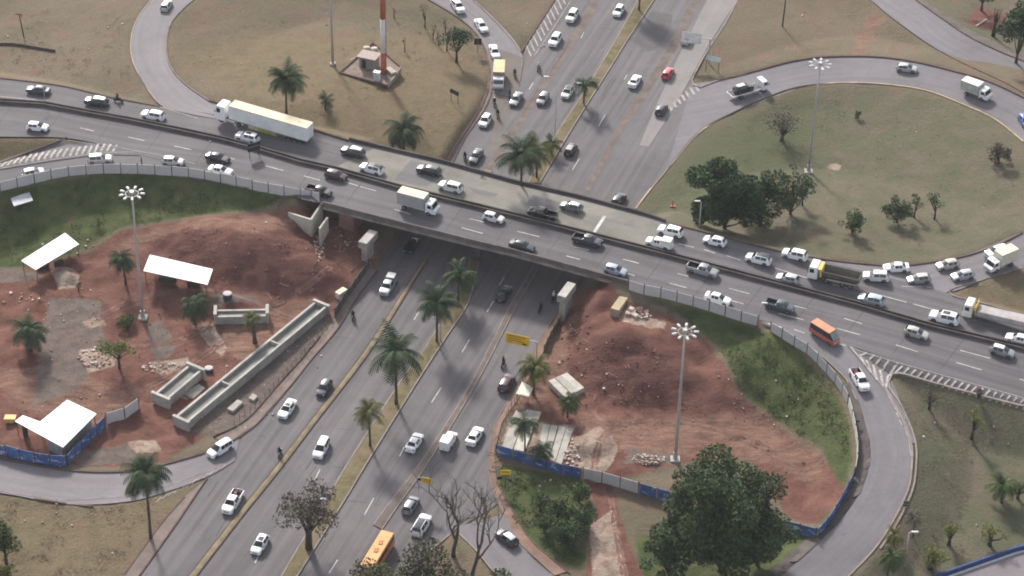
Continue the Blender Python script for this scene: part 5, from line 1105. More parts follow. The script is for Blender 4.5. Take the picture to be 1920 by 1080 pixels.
MOTO = [
 (222, 191, (-1, -.16), 0, 0, 0, 'black motorcycle behind the dark grey car with pale roof', 'rider in black on the motorcycle behind the dark grey car'),
 (1010, 131, 'south', 2, 2, 1, 'pale motorcycle alone right of the white off roader', 'rider with white helmet on the pale motorcycle near the gore'),
 (965, 143, (-.1, 1), 0, 0, 0, 'black motorcycle right of the tan roofed truck', 'rider in black right of the tan roofed truck'),
 (927, 197, (-.25, 1), 0, 0, 1, 'black motorcycle ahead of the tan roofed truck', 'rider in black with white helmet ahead of the tan roofed truck'),
 (933, 219, (-.12, 1), 0, 0, 0, 'dark motorcycle right beside the white hatchback by the red pavement', 'rider in black beside the white hatchback by the red pavement'),
 (954, 183, (-.1, 1), 0, 1, 0, 'dark motorcycle squeezed left of the dark silver car', 'rider in grey squeezed left of the dark silver car'),
 (872, 299, (-.3, 1), 0, 0, 0, 'black motorcycle left of the dark blue grey saloon', 'rider in black left of the dark blue grey saloon'),
 (662, 597, (-.3, 1), 0, 0, 0, 'black motorcycle alone beside the left mesh fence', 'rider in black alone beside the left mesh fence'),
 (525, 854, (-.4, 1), 2, 0, 0, 'motorcycle with pale front by the left separator strip', 'rider in black by the left separator strip'),
 (943, 686, 'north', 1, 0, 0, 'dark red motorcycle ahead of the purple brown car', 'rider in black ahead of the purple brown car'),
 (1037, 564, 'north', 0, 2, 1, 'motorcycle beside the right pier', 'rider in a white shirt beside the right pier'),
 (1013, 583, 'north', 0, 0, 0, 'dark motorcycle left of the right board fence', 'rider in dark clothes left of the right board fence'),
]
for px, py, d, bk, sh, hm, l1, l2 in MOTO:
    p = ground_at(px, py); rz = heading(px, py, d); t = thing('motorcycle', l1, 'motorcycle', group='motorcycles in traffic'); seat(t, p.x, p.y, rz, 1.6); t.scale = (1.05,) * 3
    for n, me, loc in BK[bk]: o = link(n, me, t); o.location = loc
    q = link('person', riders[sh]); tag(q, l2, 'person', 'motorcycle riders'); q.rotation_mode = t.rotation_mode; q.location = t.location; q.rotation_euler = t.rotation_euler; q.scale = t.scale
    link('helmet', hel[hm], q)
p = ground_at(266, 310); q = link('person', walker); q.location = (p.x, p.y, drop(p.x, p.y, p.z + 2)); q.rotation_euler = (0, 0, R(200)); tag(q, 'pedestrian in dark clothes walking on the slip road by the left hoarding', 'person'); link('hair', hairm, q)
# ------------------------------------------------------------------ trees and plants
def leaf_mat(name, a, b, c):
    t = NT(name); r = t.node('ShaderNodeNewGeometry').outputs['Random Per Island']; n = t.noise(t.obj(), 0.45, 3, 0.6)
    col = t.mix(t.rng(r, 0, 1), a, b); col = t.mix(t.rng(n, 0.5, 0.7, 0, 0.75), col, c)
    t.b.inputs['Transmission Weight'].default_value = 0; return t.done(col, 0.75, 0.12)
LF_DARK = leaf_mat('dark_leaves', (.032, .054, .024), (.062, .085, .034), (.10, .115, .042))
LF_MID = leaf_mat('green_leaves', (.035, .06, .022), (.07, .095, .03), (.10, .115, .035))
LF_BLUE = leaf_mat('bluish_leaves', (.030, .054, .028), (.054, .084, .040), (.082, .104, .044))
LF_YEL = leaf_mat('yellowish_leaves', (.10, .12, .03), (.16, .16, .045), (.12, .14, .04))
LF_DULL = leaf_mat('dull_leaves', (.07, .062, .05), (.12, .10, .08), (.085, .088, .058))
LF_BROWN = leaf_mat('dry_leaves', (.10, .07, .055), (.15, .10, .075), (.08, .07, .05))
LF_PALM = leaf_mat('palm_leaves', (.034, .056, .03), (.06, .082, .04), (.085, .095, .045))
LF_PALMY = leaf_mat('yellow_palm_leaves', (.07, .085, .028), (.13, .13, .04), (.15, .14, .05))
LF_PALMD = leaf_mat('dry_palm_leaves', (.13, .10, .065), (.20, .155, .10), (.10, .08, .055))
BARK = plain('bark', (.055, .042, .034), .95, .3, 1.5); BARKG = plain('grey_bark', (.11, .09, .078), .95, .3, 1.5); PBARK = plain('palm_bark', (.075, .058, .045), .95, .3, 2)

def leaves(clumps, per, size, seed, name, mat, flat=0.5, parent=None):
    """crown of many small leaf faces spread through clumps (x, y, z, radius)"""
    g = np.random.default_rng(seed); C = []; 
    for cx, cy, cz, cr in clumps:
        n = max(8, int(per * cr * cr)); d = g.normal(size=(n, 3)); d /= np.linalg.norm(d, axis=1)[:, None]; rr = cr * (0.35 + 0.65 * g.random(n) ** 0.45)
        C.append(np.array([cx, cy, cz]) + d * rr[:, None] * np.array([1, 1, .8]))
    C = np.concatenate(C); n = len(C); nr = g.normal(size=(n, 3)); nr[:, 2] = np.abs(nr[:, 2]) + flat; nr /= np.linalg.norm(nr, axis=1)[:, None]
    a = np.cross(nr, g.normal(size=(n, 3))); a /= np.linalg.norm(a, axis=1)[:, None]; b = np.cross(nr, a); s = size * (0.6 + 0.8 * g.random(n))[:, None]
    V = np.stack([C - a * s * .5, C + b * s * .32, C + a * s * .55, C - b * s * .32], 1).reshape(-1, 3); Fc = np.arange(n * 4).reshape(-1, 4)
    me = bpy.data.meshes.new(name); me.from_pydata(V.tolist(), [], Fc.tolist()); me.materials.append(mat); return link(name, me, parent)
DENS = 2.1
def limb_set(mb, h0, clumps, r0, g, lean=(0, 0)):
    top = Vector((lean[0], lean[1], h0)); mb.tube([(0, 0, -.3), (lean[0] * .3, lean[1] * .3, h0 * .5), top], [r0 * 1.25, r0, r0 * .8], 8)
    for c in clumps:
        e = Vector(c[:3]); mid = top.lerp(e, .5) + Vector((g.uniform(-.3, .3), g.uniform(-.3, .3), -.15 * (e - top).length * .3)); mb.tube([top - Vector((0, 0, .15 * h0)), mid, e], [r0 * .5, r0 * .3, r0 * .1], 6)
def pxm(p):
    return F / ((p - CAM).dot(fwd))      # photo pixels per metre at p
def tree(px, py, w_px, h_px, label, mat=LF_MID, seed=1, n=18, per=60, size=.5, trunk=.35, cat='tree', name='tree', bark=BARK, group=None, crown_lo=.3, lean=0.0, flat=0.5, aspect=0.85, squash=1.0, mat2=None):
    """broad crowned tree: base pixel, crown width and whole height in photo pixels"""
    p = P(px, py); s = pxm(p); Hh = h_px / (s * .80) * .94; Rr = w_px / s / 2 * (1.22 if n <= 28 else 1.0); g = random.Random(seed)
    t = thing(name, label, cat, p, 0, group); cl = []
    zc = Hh * (1 + crown_lo) / 2; rz = Hh * (1 - crown_lo) / 2
    for i in range(n):
        while True:
            u = Vector((g.uniform(-1, 1), g.uniform(-1, 1), g.uniform(-1, 1)))
            if u.length < 1: break
        u = u * (0.6 + .4 * g.random()) if i > 3 else u * .4
        cr = Rr * (g.uniform(.17, .40) if n < 25 else g.uniform(.12, .33)); k = 1 - cr / Rr * .35
        cl.append((u.x * Rr * k + lean * Rr * .3, u.y * Rr * k * aspect, zc + u.z * rz * k, cr * squash))
    leaves(cl, per * DENS, size * .72, seed, 'crown', mat, flat, t)
    if mat2: leaves([(x, y, z + r_ * .25, r_ * .8) for k_, (x, y, z, r_) in enumerate(cl) if k_ % 3 == 0], per * DENS * .55, size * .72, seed + 500, 'lit_leaves', mat2, flat, t)  # lighter leaves set high in some clumps, painting an unevenly lit crown
    m = MB(); limb_set(m, max(.4, Hh * crown_lo * .9), cl[:10], trunk * Rr * .12 + .07, g); m.build('trunk', bark, t, True); return t
def bush(px, py, w_px, h_px, label, mat=LF_MID, seed=1, cat='shrub', name='shrub', group=None, per=110, size=.38):
    return tree(px, py, w_px, h_px, label, mat, seed, 28, per * .7, size, .2, cat, name, BARK, group, -.05)
def palm(px, py, cy, r_px, label, seed=1, mat=LF_PALM, fronds=26, droop=1.0, dry=5, tr=.2, group=None, cx=None, scruff=True):
    """palm: base pixel, row of the crown's heart, reach of the fronds in pixels"""
    g = random.Random(seed); p = P(px, py); h = max(.8, rise(p, cy)); s = pxm(p); Rr = r_px / s
    t = thing('palm_tree', label, 'palm tree', p, g.uniform(0, 6), group); off = g.uniform(-.55, .55) * min(1, h / 5)
    m = MB(); k = 7; pts = [(off * (i / k) ** 2, g.uniform(-.03, .03), -.3 + (h + .3) * i / k) for i in range(k + 1)]; m.tube(pts, [tr * 1.45] + [tr * (1.08 - .28 * i / k) * (1.05 if i % 2 else .95) for i in range(1, k + 1)], 9); m.build('trunk', PBARK, t, True)
    def crown(n, nm, mt, el0, el1, length, dr):
        V = []; Fc = []
        for i in range(n):
            az = 2 * math.pi * (i * .382 + g.uniform(-.05, .05)); el = R(g.uniform(el0, el1)); L = length * g.uniform(.82, 1.12); ns = 15; q = Vector((off, 0, h)); d = Vector((math.cos(az) * math.cos(el), math.sin(az) * math.cos(el), math.sin(el)))
            side = Vector((-math.sin(az), math.cos(az), 0)); prev = None; tw = g.uniform(-.25, .25)
            for j in range(ns + 1):
                f = j / ns; d = (d + Vector((0, 0, -1)) * dr * (.055 + .13 * f)).normalized(); st = L / ns; q2 = q + d * st; nrm = side.cross(d).normalized(); wl = L * .27 * math.sin(math.pi * min(1, .14 + .86 * f)) ** .7 * (1.0 if f < .95 else .6)
                for sg in (1, -1):             # one leaflet each side, hanging a little
                    tip = q + d * st * 1.4 + side * sg * wl + nrm * wl * (.18 + tw * sg) - Vector((0, 0, wl * .42)); o = len(V); hw = d * st * .36
                    V += [tuple(q), tuple(q + hw * 2.3), tuple(tip + hw * .6)]; Fc.append([o, o + 1, o + 2])
                o = len(V); wr = side * .022 * (1.3 - f) * max(1, Rr * .3); V += [tuple(q - wr), tuple(q + wr), tuple(q2 + wr * .8), tuple(q2 - wr * .8)]; Fc.append([o, o + 1, o + 2, o + 3]); q = q2
        me = bpy.data.meshes.new(nm); me.from_pydata(V, [], Fc); me.materials.append(mt); return link(nm, me, t)
    cr_ = crown(int(fronds * 1.35), 'crown', mat, -15, 72, Rr * 1.18, droop)
    if dry: crown(dry, 'dead_fronds', LF_PALMD, -65, -30, Rr * .8, droop * .6).parent = cr_
    return t
PG = 'palms around the interchange'
palm(537, 212, 148, 38, 'round feathery palm rising behind the long white truck', 1, fronds=34, group=PG)
palm(610, 204, 188, 18, 'low stemless palm right of the palm behind the long truck', 2, fronds=18, dry=2, group=PG)
palm(757, 284, 243, 38, 'drooping palm just above the overpass right of the truck', 3, fronds=36, droop=1.35, dry=8, group=PG)
palm(977, 347, 286, 46, 'largest palm of the median group just beyond the bridge', 4, fronds=26, group=PG); palm(1006, 333, 282, 34, 'bright centred palm right of the largest median palm', 5, LF_PALMY, 22, group=PG); palm(1034, 288, 268, 22, 'small thin palm right of the median palm group', 6, LF_PALM, 16, dry=3, tr=.14, group=PG)
palm(1094, 195, 156, 26, 'lone palm on the median higher up the main road', 7, fronds=20, dry=3, tr=.17, group=PG)
palm(1198, 20, -42, 34, 'palm at the top edge with only its trunk in view', 8, group=PG)
palm(859, 568, 517, 36, 'median palm nearest the bridge shadow', 9, fronds=26, group=PG); palm(819, 641, 567, 42, 'second median palm from the bridge on the near side', 10, fronds=28, dry=7, group=PG); palm(743, 758, 657, 54, 'tallest spreading median palm with wide arching fronds', 11, LF_PALM, 22, .95, 5, .24, PG); palm(694, 838, 772, 32, 'lowest median palm with yellowish heart', 12, LF_PALMY, 20, 1.1, 4, .18, PG)
palm(283, 1010, 893, 52, 'tall palm with hanging dead fronds on the lower left verge', 13, LF_PALM, 34, 1.35, 12, .22, PG)
palm(366, 608, 570, 32, 'dense palm on red dirt beside the concrete cross beam', 14, fronds=34, droop=1.4, group=PG); palm(236, 533, 487, 27, 'dark compact palm left of the left mast', 15, fronds=34, droop=1.4, group=PG); palm(58, 656, 618, 42, 'spreading palm at the left edge on the dirt', 16, fronds=26, droop=1.3, group=PG)
palm(478, 642, 597, 20, 'stubby palm with thick trunk in front of the concrete cross beam', 17, LF_PALMY, 20, 1.5, 6, .34, PG)
palm(1000, 740, 690, 34, 'bushy palm beside the earth pavement', 18, LF_PALMY, 34, 1.35, 5, .24, PG); palm(984, 846, 792, 32, 'thin palm among the concrete slab beds', 19, LF_PALM, 18, 1.3, 5, .13, PG); palm(1012, 866, 842, 30, 'low palm at the blue banner fence', 20, LF_PALM, 18, 1.2, 3, .15, PG); palm(1064, 782, 756, 24, 'small bright palm beside the concrete slab stack', 21, LF_MID, 26, 1.2, 3, .16, PG)
palm(1878, 943, 912, 34, 'broad low palm on the right lower lawn', 22, LF_MID, 22, 1.2, 5, .2, PG); palm(1664, 1078, 1042, 28, 'palm at the bottom right beside the road edge', 23, LF_MID, 22, 1.25, 4, .16, PG); palm(1676, 1022, 1002, 22, 'yellowish palm above the bottom right palm', 24, LF_PALMY, 16, 1.2, 3, .12, PG); palm(1712, 1006, 972, 20, 'thin palm behind the lower right street lamp', 25, LF_DULL, 14, 1.2, 3, .1, PG)

T1 = 'broadleaf trees on the right loop'
tree(1358, 428, 168, 136, 'large dark rounded tree beside the right end of the bridge', LF_BLUE, 31, 46, 60, .62, group=T1, crown_lo=.0, aspect=1.0, mat2=LF_MID)
tree(1424, 420, 104, 112, 'dark tree merging with the right side of the large rounded tree', LF_DARK, 32, 26, 55, .6, group=T1, crown_lo=.0)
tree(1482, 402, 84, 120, 'tall ragged bluish tree between the dark trees and the mast', LF_BLUE, 33, 28, 30, .55, group=T1, crown_lo=.0); tree(1504, 385, 40, 52, 'small brown leaved tree right of the ragged bluish tree', LF_BROWN, 34, 8, 40, .45, group=T1, crown_lo=.2)
tree(1466, 264, 82, 58, 'thin brown half bare tree on the right loop lawn', LF_DULL, 35, 18, 16, .42, crown_lo=.2, trunk=.5, bark=BARKG)
bush(1597, 440, 54, 50, 'round spiky agave clump alone on the right lawn', LF_MID, 36); bush(1682, 418, 62, 56, 'wide shrub left of the twin stems on the right lawn', LF_DARK, 37); tree(1714, 408, 34, 54, 'narrow upright shrub beside the wide shrub', LF_DARK, 38, 8, 70, .35, cat='shrub', name='shrub'); tree(1752, 411, 44, 58, 'upright shrub with two heads right of the others', LF_DARK, 39, 8, 60, .35, cat='shrub', name='shrub'); bush(1873, 306, 48, 46, 'dark shrub near the right end of the loop lawn', LF_DULL, 40); bush(1606, 222, 16, 16, 'tiny green shrub below the loop road', LF_MID, 41)
tree(856, 117, 62, 66, 'small spreading tree beside the dark sign back', LF_BLUE, 42, 14, 34, .5, crown_lo=.35); tree(838, 96, 26, 36, 'sapling with forked stem left of the spreading tree', LF_DULL, 43, 6, 22, .35, crown_lo=.4)
tree(759, 96, 16, 32, 'slim sapling on the tower lawn', LF_DULL, 44, 5, 40, .3, crown_lo=.3); tree(797, 52, 22, 50, 'dark thin sapling near the top of the tower lawn', LF_DULL, 45, 7, 30, .35, crown_lo=.3); tree(739, 34, 14, 22, 'small sapling right of the red and white tower', LF_DULL, 46, 5, 40, .3); 
for i, (x, y, w, h, l) in enumerate([(812, 75, 12, 42, 'first bare brown stem of the hedge by the curved ramp'), (822, 84, 12, 44, 'second brown stem of the hedge beside the sapling'), (835, 62, 14, 40, 'leafy stem at the top of the hedge by the curved ramp')]): tree(x, y, w, h, l, LF_DULL, 47 + i, 6, 30, .32, crown_lo=.15, cat='shrub', name='shrub')
tree(224, 690, 66, 62, 'small twisted tree with yellow green flat crown on the dirt', LF_YEL, 51, 12, 46, .42, crown_lo=.35); tree(240, 618, 60, 28, 'low yellow green branch clump below the left mast', LF_MID, 52, 7, 60, .4, crown_lo=.1, cat='shrub', name='shrub'); tree(148, 546, 20, 20, 'small green shrub at the right foot of the sand heap', LF_MID, 53, 5, 70, .35, cat='shrub', name='shrub')
tree(12, 1056, 84, 84, 'rounded tree at the lower left corner', LF_MID, 54, 16, 48, .5, crown_lo=.3); bush(8, 1090, 50, 40, 'yellow green bush at the bottom left corner', LF_YEL, 55)
tree(579, 1030, 156, 142, 'sparse dull brown green tree on the near median', LF_DULL, 56, 44, 19, .5, crown_lo=.3, trunk=.55, aspect=1.0)
tree(1352, 1070, 258, 228, 'very large dark spreading tree in the lower right', LF_DARK, 57, 74, 40, .66, crown_lo=.0, trunk=.5, aspect=1.0, mat2=LF_MID); tree(1254, 1082, 112, 128, 'dark green tree at the left foot of the very large tree', LF_BLUE, 58, 28, 46, .6, crown_lo=.0, mat2=LF_MID); tree(1420, 1060, 120, 150, 'dark tree at the right side of the very large tree', LF_DARK, 59, 28, 44, .6, crown_lo=.0)
SG = 'shrubs on the green verge in front of the gate'
for i, (x, y, w, h, l, mt) in enumerate([(1012, 958, 42, 46, 'loose green shrub left in the verge thicket', LF_MID), (1046, 975, 56, 56, 'middle shrub of the verge thicket', LF_DARK), (1088, 990, 60, 58, 'wide dark shrub of the verge thicket beside the dirt track', LF_DARK), (1062, 1018, 66, 52, 'lowest shrub of the verge thicket', LF_DARK), (1085, 940, 44, 44, 'upper right shrub of the verge thicket', LF_MID), (1020, 998, 40, 38, 'small lower left shrub of the verge thicket', LF_MID)]): tree(x, y, w, h, l, mt, 61 + i, 22, 44, .42, crown_lo=-.05, cat='shrub', name='shrub', group=SG)
tree(785, 1150, 200, 118, 'dull green tree rising into the bottom edge below the bus', leaf_mat('olive_leaves', (.05, .055, .03), (.085, .085, .045), (.10, .09, .06)), 70, 26, 34, .55, crown_lo=.1); bush(712, 1092, 56, 40, 'yellow green bush in front of the bus', LF_YEL, 71); tree(925, 1160, 130, 84, 'green tree at the bottom edge under the bare trees', LF_MID, 72, 14, 40, .55, crown_lo=.2)
for i, (x, y, w, h, l, mt) in enumerate([(1742, 768, 20, 40, 'dark narrow sapling on the right lawn by the gore', LF_DULL), (1822, 822, 24, 62, 'thin yellowish sapling on the right lawn', LF_YEL), (1779, 1022, 30, 46, 'bright yellow green round sapling on the lower right lawn', LF_YEL), (1855, 1022, 36, 40, 'yellow green bushy sapling near the blue wall', LF_YEL), (1744, 1066, 46, 42, 'low spreading yellow green bush above the blue wall', LF_YEL), (1908, 935, 26, 34, 'dark shrub at the right edge beside the broad palm', LF_MID), (1834, 745, 14, 22, 'tiny brown plant by the striped gore kerb', LF_BROWN)]): tree(x, y, w * 1.5, h * 1.05, l, mt, 80 + i, 10, 60, .36, crown_lo=.3 if h > 30 else .1, trunk=.8, cat='sapling', name='sapling')
tree(1905, 118, 96, 112, 'dark tree at the upper right corner', LF_BLUE, 90, 36, 46, .6, crown_lo=.15); tree(1862, 68, 30, 60, 'bare dark trunked tree near the upper right corner', LF_BROWN, 91, 6, 16, .4, crown_lo=.5, trunk=1.2); tree(1840, 20, 60, 60, 'green tree at the top right edge', LF_MID, 92, 12, 50, .5)

def bare_tree(px, py, w_px, h_px, label, seed, mat=BARKG):
    g = random.Random(seed); p = P(px, py); s = pxm(p); Hh = h_px / (s * .8); Rr = w_px / s / 2; t = thing('bare_tree', label, 'tree', p); tr = MB(); br_ = MB(); tw = MB()
    def grow(mb_list, q, d, L, r, lev):
        n = 4; pts = [q]; 
        for i in range(n): d = (d + Vector((g.uniform(-.2, .2), g.uniform(-.2, .2), .10))).normalized(); pts.append(pts[-1] + d * L / n)
        mb_list[min(lev, 2)].tube(pts, [r * (1 - .45 * i / n) for i in range(n + 1)], 6 if lev < 2 else 4)
        if lev >= 5: return
        for k in range(3 if lev < 2 else 2 + (g.random() < .75)):
            az = g.uniform(0, 6.283); sp = g.uniform(.45, .95); a = d.orthogonal().normalized(); b = d.cross(a); nd = (d + (a * math.cos(az) + b * math.sin(az)) * sp).normalized(); f = g.uniform(.5, 1.0) if k else 1.0
            i = max(1, int(f * n)); grow(mb_list, pts[i], nd, L * g.uniform(.55, .8), r * .55 * (1.15 if k == 0 else .95), lev + 1)
    grow([tr, br_, tw], Vector((0, 0, -.2)), Vector((0, 0, 1)), Hh * .40, Rr * .05 + .08, 0)
    tr.build('trunk', mat, t, True); br_.build('limbs', mat, t, True); tw.build('twigs', mat, t); return t
bare_tree(850, 1042, 150, 165, 'wide bare tree with grey brown branches beside the white black roofed car', 101); bare_tree(884, 1084, 140, 185, 'tall bare tree in front of the dark car on the slip road', 104)

# ------------------------------------------------------------------ masts, tower, poles, lamps
GALV = plain('galvanised_steel', (.42, .40, .38), .5, .15, .8, .5, .3); DARKM = plain('dark_metal', (.025, .025, .028), .6, .1); LAMPW = plain('lamp_housing', (.62, .62, .62), .4, .1)
def mast(px, py, ytop, label, r=.30, n=9):
    p = P(px, py); h = rise(p, ytop); t = thing('high_mast_light', label, 'light mast', p, 0, 'tall lighting masts'); m = MB(); m.tube([(0, 0, -.3), (0, 0, h * .34), (0, 0, h * .67), (0, 0, h)], [r, r * .8, r * .62, r * .42], 12); sub(t, 'pole', m, GALV, True); m = MB(); m.box((0, 0, .12), (1.5, 1.5, .3), 0, 0, .05); sub(t, 'base', m, CONC); m = MB(); m.tube([(0, 0, .3), (0, 0, 1.5)], r * 1.25, 12); sub(t, 'foot', m, GALV)
    m = MB(); k = 24; m.tube([(1.05 * math.cos(6.2832 * i / k), 1.05 * math.sin(6.2832 * i / k), h - .1) for i in range(k + 1)], .05, 6, 0, False); m.tube([(0, 0, h - .15), (0, 0, h + .35)], [.42, .34], 12); hr_ = sub(t, 'head_ring', m, GALV)
    for i in range(n):
        a = 6.2832 * i / n; m = MB(); m.tube([(.4 * math.cos(a), .4 * math.sin(a), h - .05), (1.35 * math.cos(a), 1.35 * math.sin(a), h - .05)], .035, 5); m.box((1.72 * math.cos(a), 1.72 * math.sin(a), h - .02), (.78, .38, .22), 1, a, .08); sub(hr_, 'lamp', m, [GALV, LAMPW])
    return t
mast(268, 596, 362, 'tall lighting mast on the left red dirt site'); mast(1266, 862, 621, 'tall lighting mast rising above the very large dark tree'); mast(1516, 322, 120, 'tall lighting mast on the right loop lawn')
p = P(624, 122); t = thing('lighting_pole', 'tall plain pale pole left of the red and white tower', 'pole', p); m = MB(); m.tube([(0, 0, -.3), (0, 0, 12), (0, 0, 25)], [.28, .22, .15], 10); sub(t, 'pole', m, GALV, True); m = MB(); m.tube([(0, 0, 0), (0, 0, .5)], .6, 10); sub(t, 'base', m, CONC)
p = P(719, 146); t = thing('telecom_tower', 'red and white banded telecom tower in a small compound', 'tower', p); zb = [0] + [rise(p, y) for y in (98, 35)]; zb += [zb[2] + (zb[2] - zb[1]) * k for k in (1, 2, 3, 4)]
TR_ = plain('tower_red', (.40, .10, .055), .6, .15); TW_ = plain('tower_white', (.66, .62, .58), .6, .12)
for i in range(6): m = MB(); m.tube([(0, 0, zb[i]), (0, 0, zb[i + 1])], [.52 - .02 * i, .5 - .02 * i], 14); sub(t, 'section', m, [TR_, TW_][i % 2], True)
m = MB(); m.box((0, 0, .15), (2.2, 2.2, .5), 0, 0, .05); sub(t, 'base', m, CONC); m = MB(); m.tube([(.56, 0, .3), (.54, 0, zb[-1])], .05, 5); sub(t, 'cable_tray', m, DARKM)
p = P(740, 140); m = MB()
# compound: kerb, hut, cabinet, slab
cp = [(637, 138), (700, 99), (752, 140), (727, 167)]; w = [P(*c) for c in cp]; m.slab([(q.x, q.y) for q in w], min(q.z for q in w) - .3, max(q.z for q in w) + .10); tag(m.build('compound_slab', plain('compound_earth', (.21, .16, .13), .95, .3, .8)), kind='structure')
t = thing('compound_kerb', 'dark low kerb round the tower compound', 'kerb', w[0]); zt = max(q.z for q in w) + .1
for a, b, mt in ((0, 3, KERBD), (0, 1, KERBD), (3, 2, KERB), (1, 2, KERBD)): m = MB(); m.sweep([Vector((w[a].x, w[a].y, zt)), Vector((w[b].x, w[b].y, zt))], .3, .28, .5); o = sub(t, 'kerb_run', m, mt); o.matrix_parent_inverse = Matrix.Translation(-t.location)
p = P(690, 134); t = thing('equipment_hut', 'small grey equipment hut with sloping roof beside the tower', 'hut', (p.x, p.y, zt), R(-22)); m = MB(); m.box((0, .6, 1.2), (3.2, 2.2, 2.4)); sub(t, 'wall', m, plain('hut_wall', (.24, .21, .19), .9, .2)); m = MB(); m.prism([(-2.0, 2.36), (2.0, 2.46), (2.0, 2.6), (-2.0, 2.5)], -.9, 2.1); sub(t, 'roof', m, plain('hut_roof', (.36, .29, .26), .85, .15)); m = MB(); m.box((-.6, -.52, .95), (.8, .05, 1.8)); sub(t, 'door', m, DARKM)
p = P(707, 155); t = thing('equipment_cabinet', 'white metal cabinet standing before the tower', 'cabinet', (p.x, p.y, zt), R(-20)); m = MB(); m.box((0, 0, .9), (1.2, .8, 1.8), 0, 0, .03); sub(t, 'body', m, plain('cabinet_grey', (.55, .55, .54), .5, .1)); m = MB(); m.box((0, 0, 1.84), (1.35, .95, .1), 0, 0, .03); sub(t, 'lid', m, WHITE_P)
p = P(733, 146); t = thing('concrete_block', 'pale concrete plinth right of the tower', 'plinth', (p.x, p.y, zt), R(35)); m = MB(); m.box((0, 0, .35), (1.2, 2.4, .7), 0, 0, .04); sub(t, 'block', m, plain('plinth', (.40, .36, .29), .9, .2))
for i, (x, y) in enumerate([(688, 107), (702, 109)]): p = P(x, y); m = MB(); m.box((p.x, p.y, zt + .35), (1.3, .9, .6), 0, .4 * i, .15); tag(m.build('stone_block', plain('pale_stone', (.55, .47, .34), .9, .2)), ['pale block at the back of the compound behind the hut roof', 'pale block at the back of the compound nearest the tower'][i], 'block')

def lamp_post(px, py, ytop, dx, label, arm=2.2, r=.09, head=True):
    p = P(px, py); h = rise(p, ytop); t = thing('street_lamp', label, 'street lamp', p, 0, 'street lamps'); m = MB(); m.tube([(0, 0, -.2), (0, 0, h * .6), (0, 0, h)], [r * 1.3, r, r * .75], 8); sub(t, 'pole', m, GALV, True); m = MB(); m.tube([(0, 0, h - .05), (dx * arm * .5, 0, h + .18), (dx * arm, 0, h + .25)], [r * .6, r * .5, r * .45], 6); sub(t, 'arm', m, GALV)
    m = MB(); m.box((dx * (arm + .35), 0, h + .24), (1.0, .36, .16), 0, 0, .06); sub(t, 'lamp_head', m, LAMPW); return t
lamp_post(826, 640, 597, -1, 'street lamp on the median beside the second near palm', .6); lamp_post(585, 1028, 937, 1, 'street lamp beside the sparse dull tree', 1.6); lamp_post(1695, 1062, 999, 1, 'street lamp at the lower right road edge', .5, .12); lamp_post(1096, 200, 158, -1, 'thin street lamp beside the lone median palm', .8); lamp_post(1040, 270, 146, -1, 'thin street lamp on the upper median', 1.6, .05)
lamp_post(1311, 428, 379, -1, 'slim steel pole with arm before the dark rounded tree', .3, .09); lamp_post(85, 196, 165, -1, 'street lamp with bright head at the far left barrier', .6, .07); lamp_post(1422, 615, 570, 1, 'thin lamp post behind the right hoarding', .25, .06)
p = P(45, 70); t = thing('leaning_pole', 'dark leaning pole at the upper left lawn', 'pole', p); m = MB(); m.tube([(0, 0, -.2), (-.5, .2, 5.2)], [.14, .09], 8); sub(t, 'pole', m, BARK); m = MB(); m.box((-.5, .2, 5.0), (1.2, .1, .1)); sub(t, 'crossarm', m, BARK)
p = P(1467, 50); t = thing('wooden_pole', 'dark wooden pole at the top edge on the upper right lawn', 'pole', p); m = MB(); m.tube([(0, 0, -.2), (.2, 0, 9)], [.16, .1], 8); sub(t, 'pole', m, BARK); m = MB(); m.box((.2, 0, 8.6), (1.6, .1, .12)); sub(t, 'crossarm', m, BARK)
t = swept_thing('low_wall', 'low broken dark wall on the upper left lawn', 'wall', ground_line([(-20, 84), (28, 85), (60, 90), (103, 97)], 8), .3, .55, .2, plain('old_wall', (.10, .075, .06), .9, .4)); t = swept_thing('fallen_rail', 'fallen pale rail on the upper right verge', 'rail', ground_line([(1830, 50), (1850, 37)], 6), .25, .25, .05, CONC)

# ------------------------------------------------------------------ signs
SIGN_Y = plain('sign_yellow', (.66, .42, .012), .5, .1); SIGN_D = plain('sign_back', (.022, .02, .022), .6, .2); SIGN_G = plain('sign_green_grey', (.34, .40, .37), .5, .2); SIGN_W = plain('sign_pale', (.66, .63, .61), .6, .3, 1.5); MARK = plain('sign_mark', (.34, .13, .03), .6, .1); BLK = plain('sign_black', (.012, .012, .012), .6, .1)
def board(name, label, px, py, w, h, zc, tilt, yaw, mat, marks=(), posts=(), cat='sign'):
    """sign panel whose middle is seen at a pixel, zc metres above the ground below it"""
    g0 = P(px, py); z = g0.z
    for _ in range(12): q = G(px, py, z + zc); z = drop(q.x, q.y, q.z) 
    t = thing(name, label, cat, (q.x, q.y, z), yaw); m = MB(); m.box((0, 0, 0), (w, .08, h), 0, 0, .012); o = sub(t, 'panel', m, mat); o.location = (0, 0, zc); o.rotation_euler = (tilt, 0, 0)
    for (x, zz, mw, mh, mt) in marks: m = MB(); m.box((x, -.055, zz), (mw, .02, mh)); sub(o, 'marking', m, mt)
    for x, y in posts: m = MB(); m.tube([(x, y, -.2), (x, y, zc)], .06, 7); sub(t, 'post', m, DARKM)
    return t
t = board('overhead_sign', 'yellow overhead warning sign hung across the right service lane', 970, 637, 4.0, 1.75, 4.6, R(-12), R(-18), SIGN_Y, [(-.2, .52, 3.0, .16, MARK), (-.5, .12, 2.4, .16, MARK), (-.1, -.26, 2.9, .16, MARK), (1.3, -.55, .7, .22, BLK), (-1.2, -.62, .8, .12, MARK)], [])
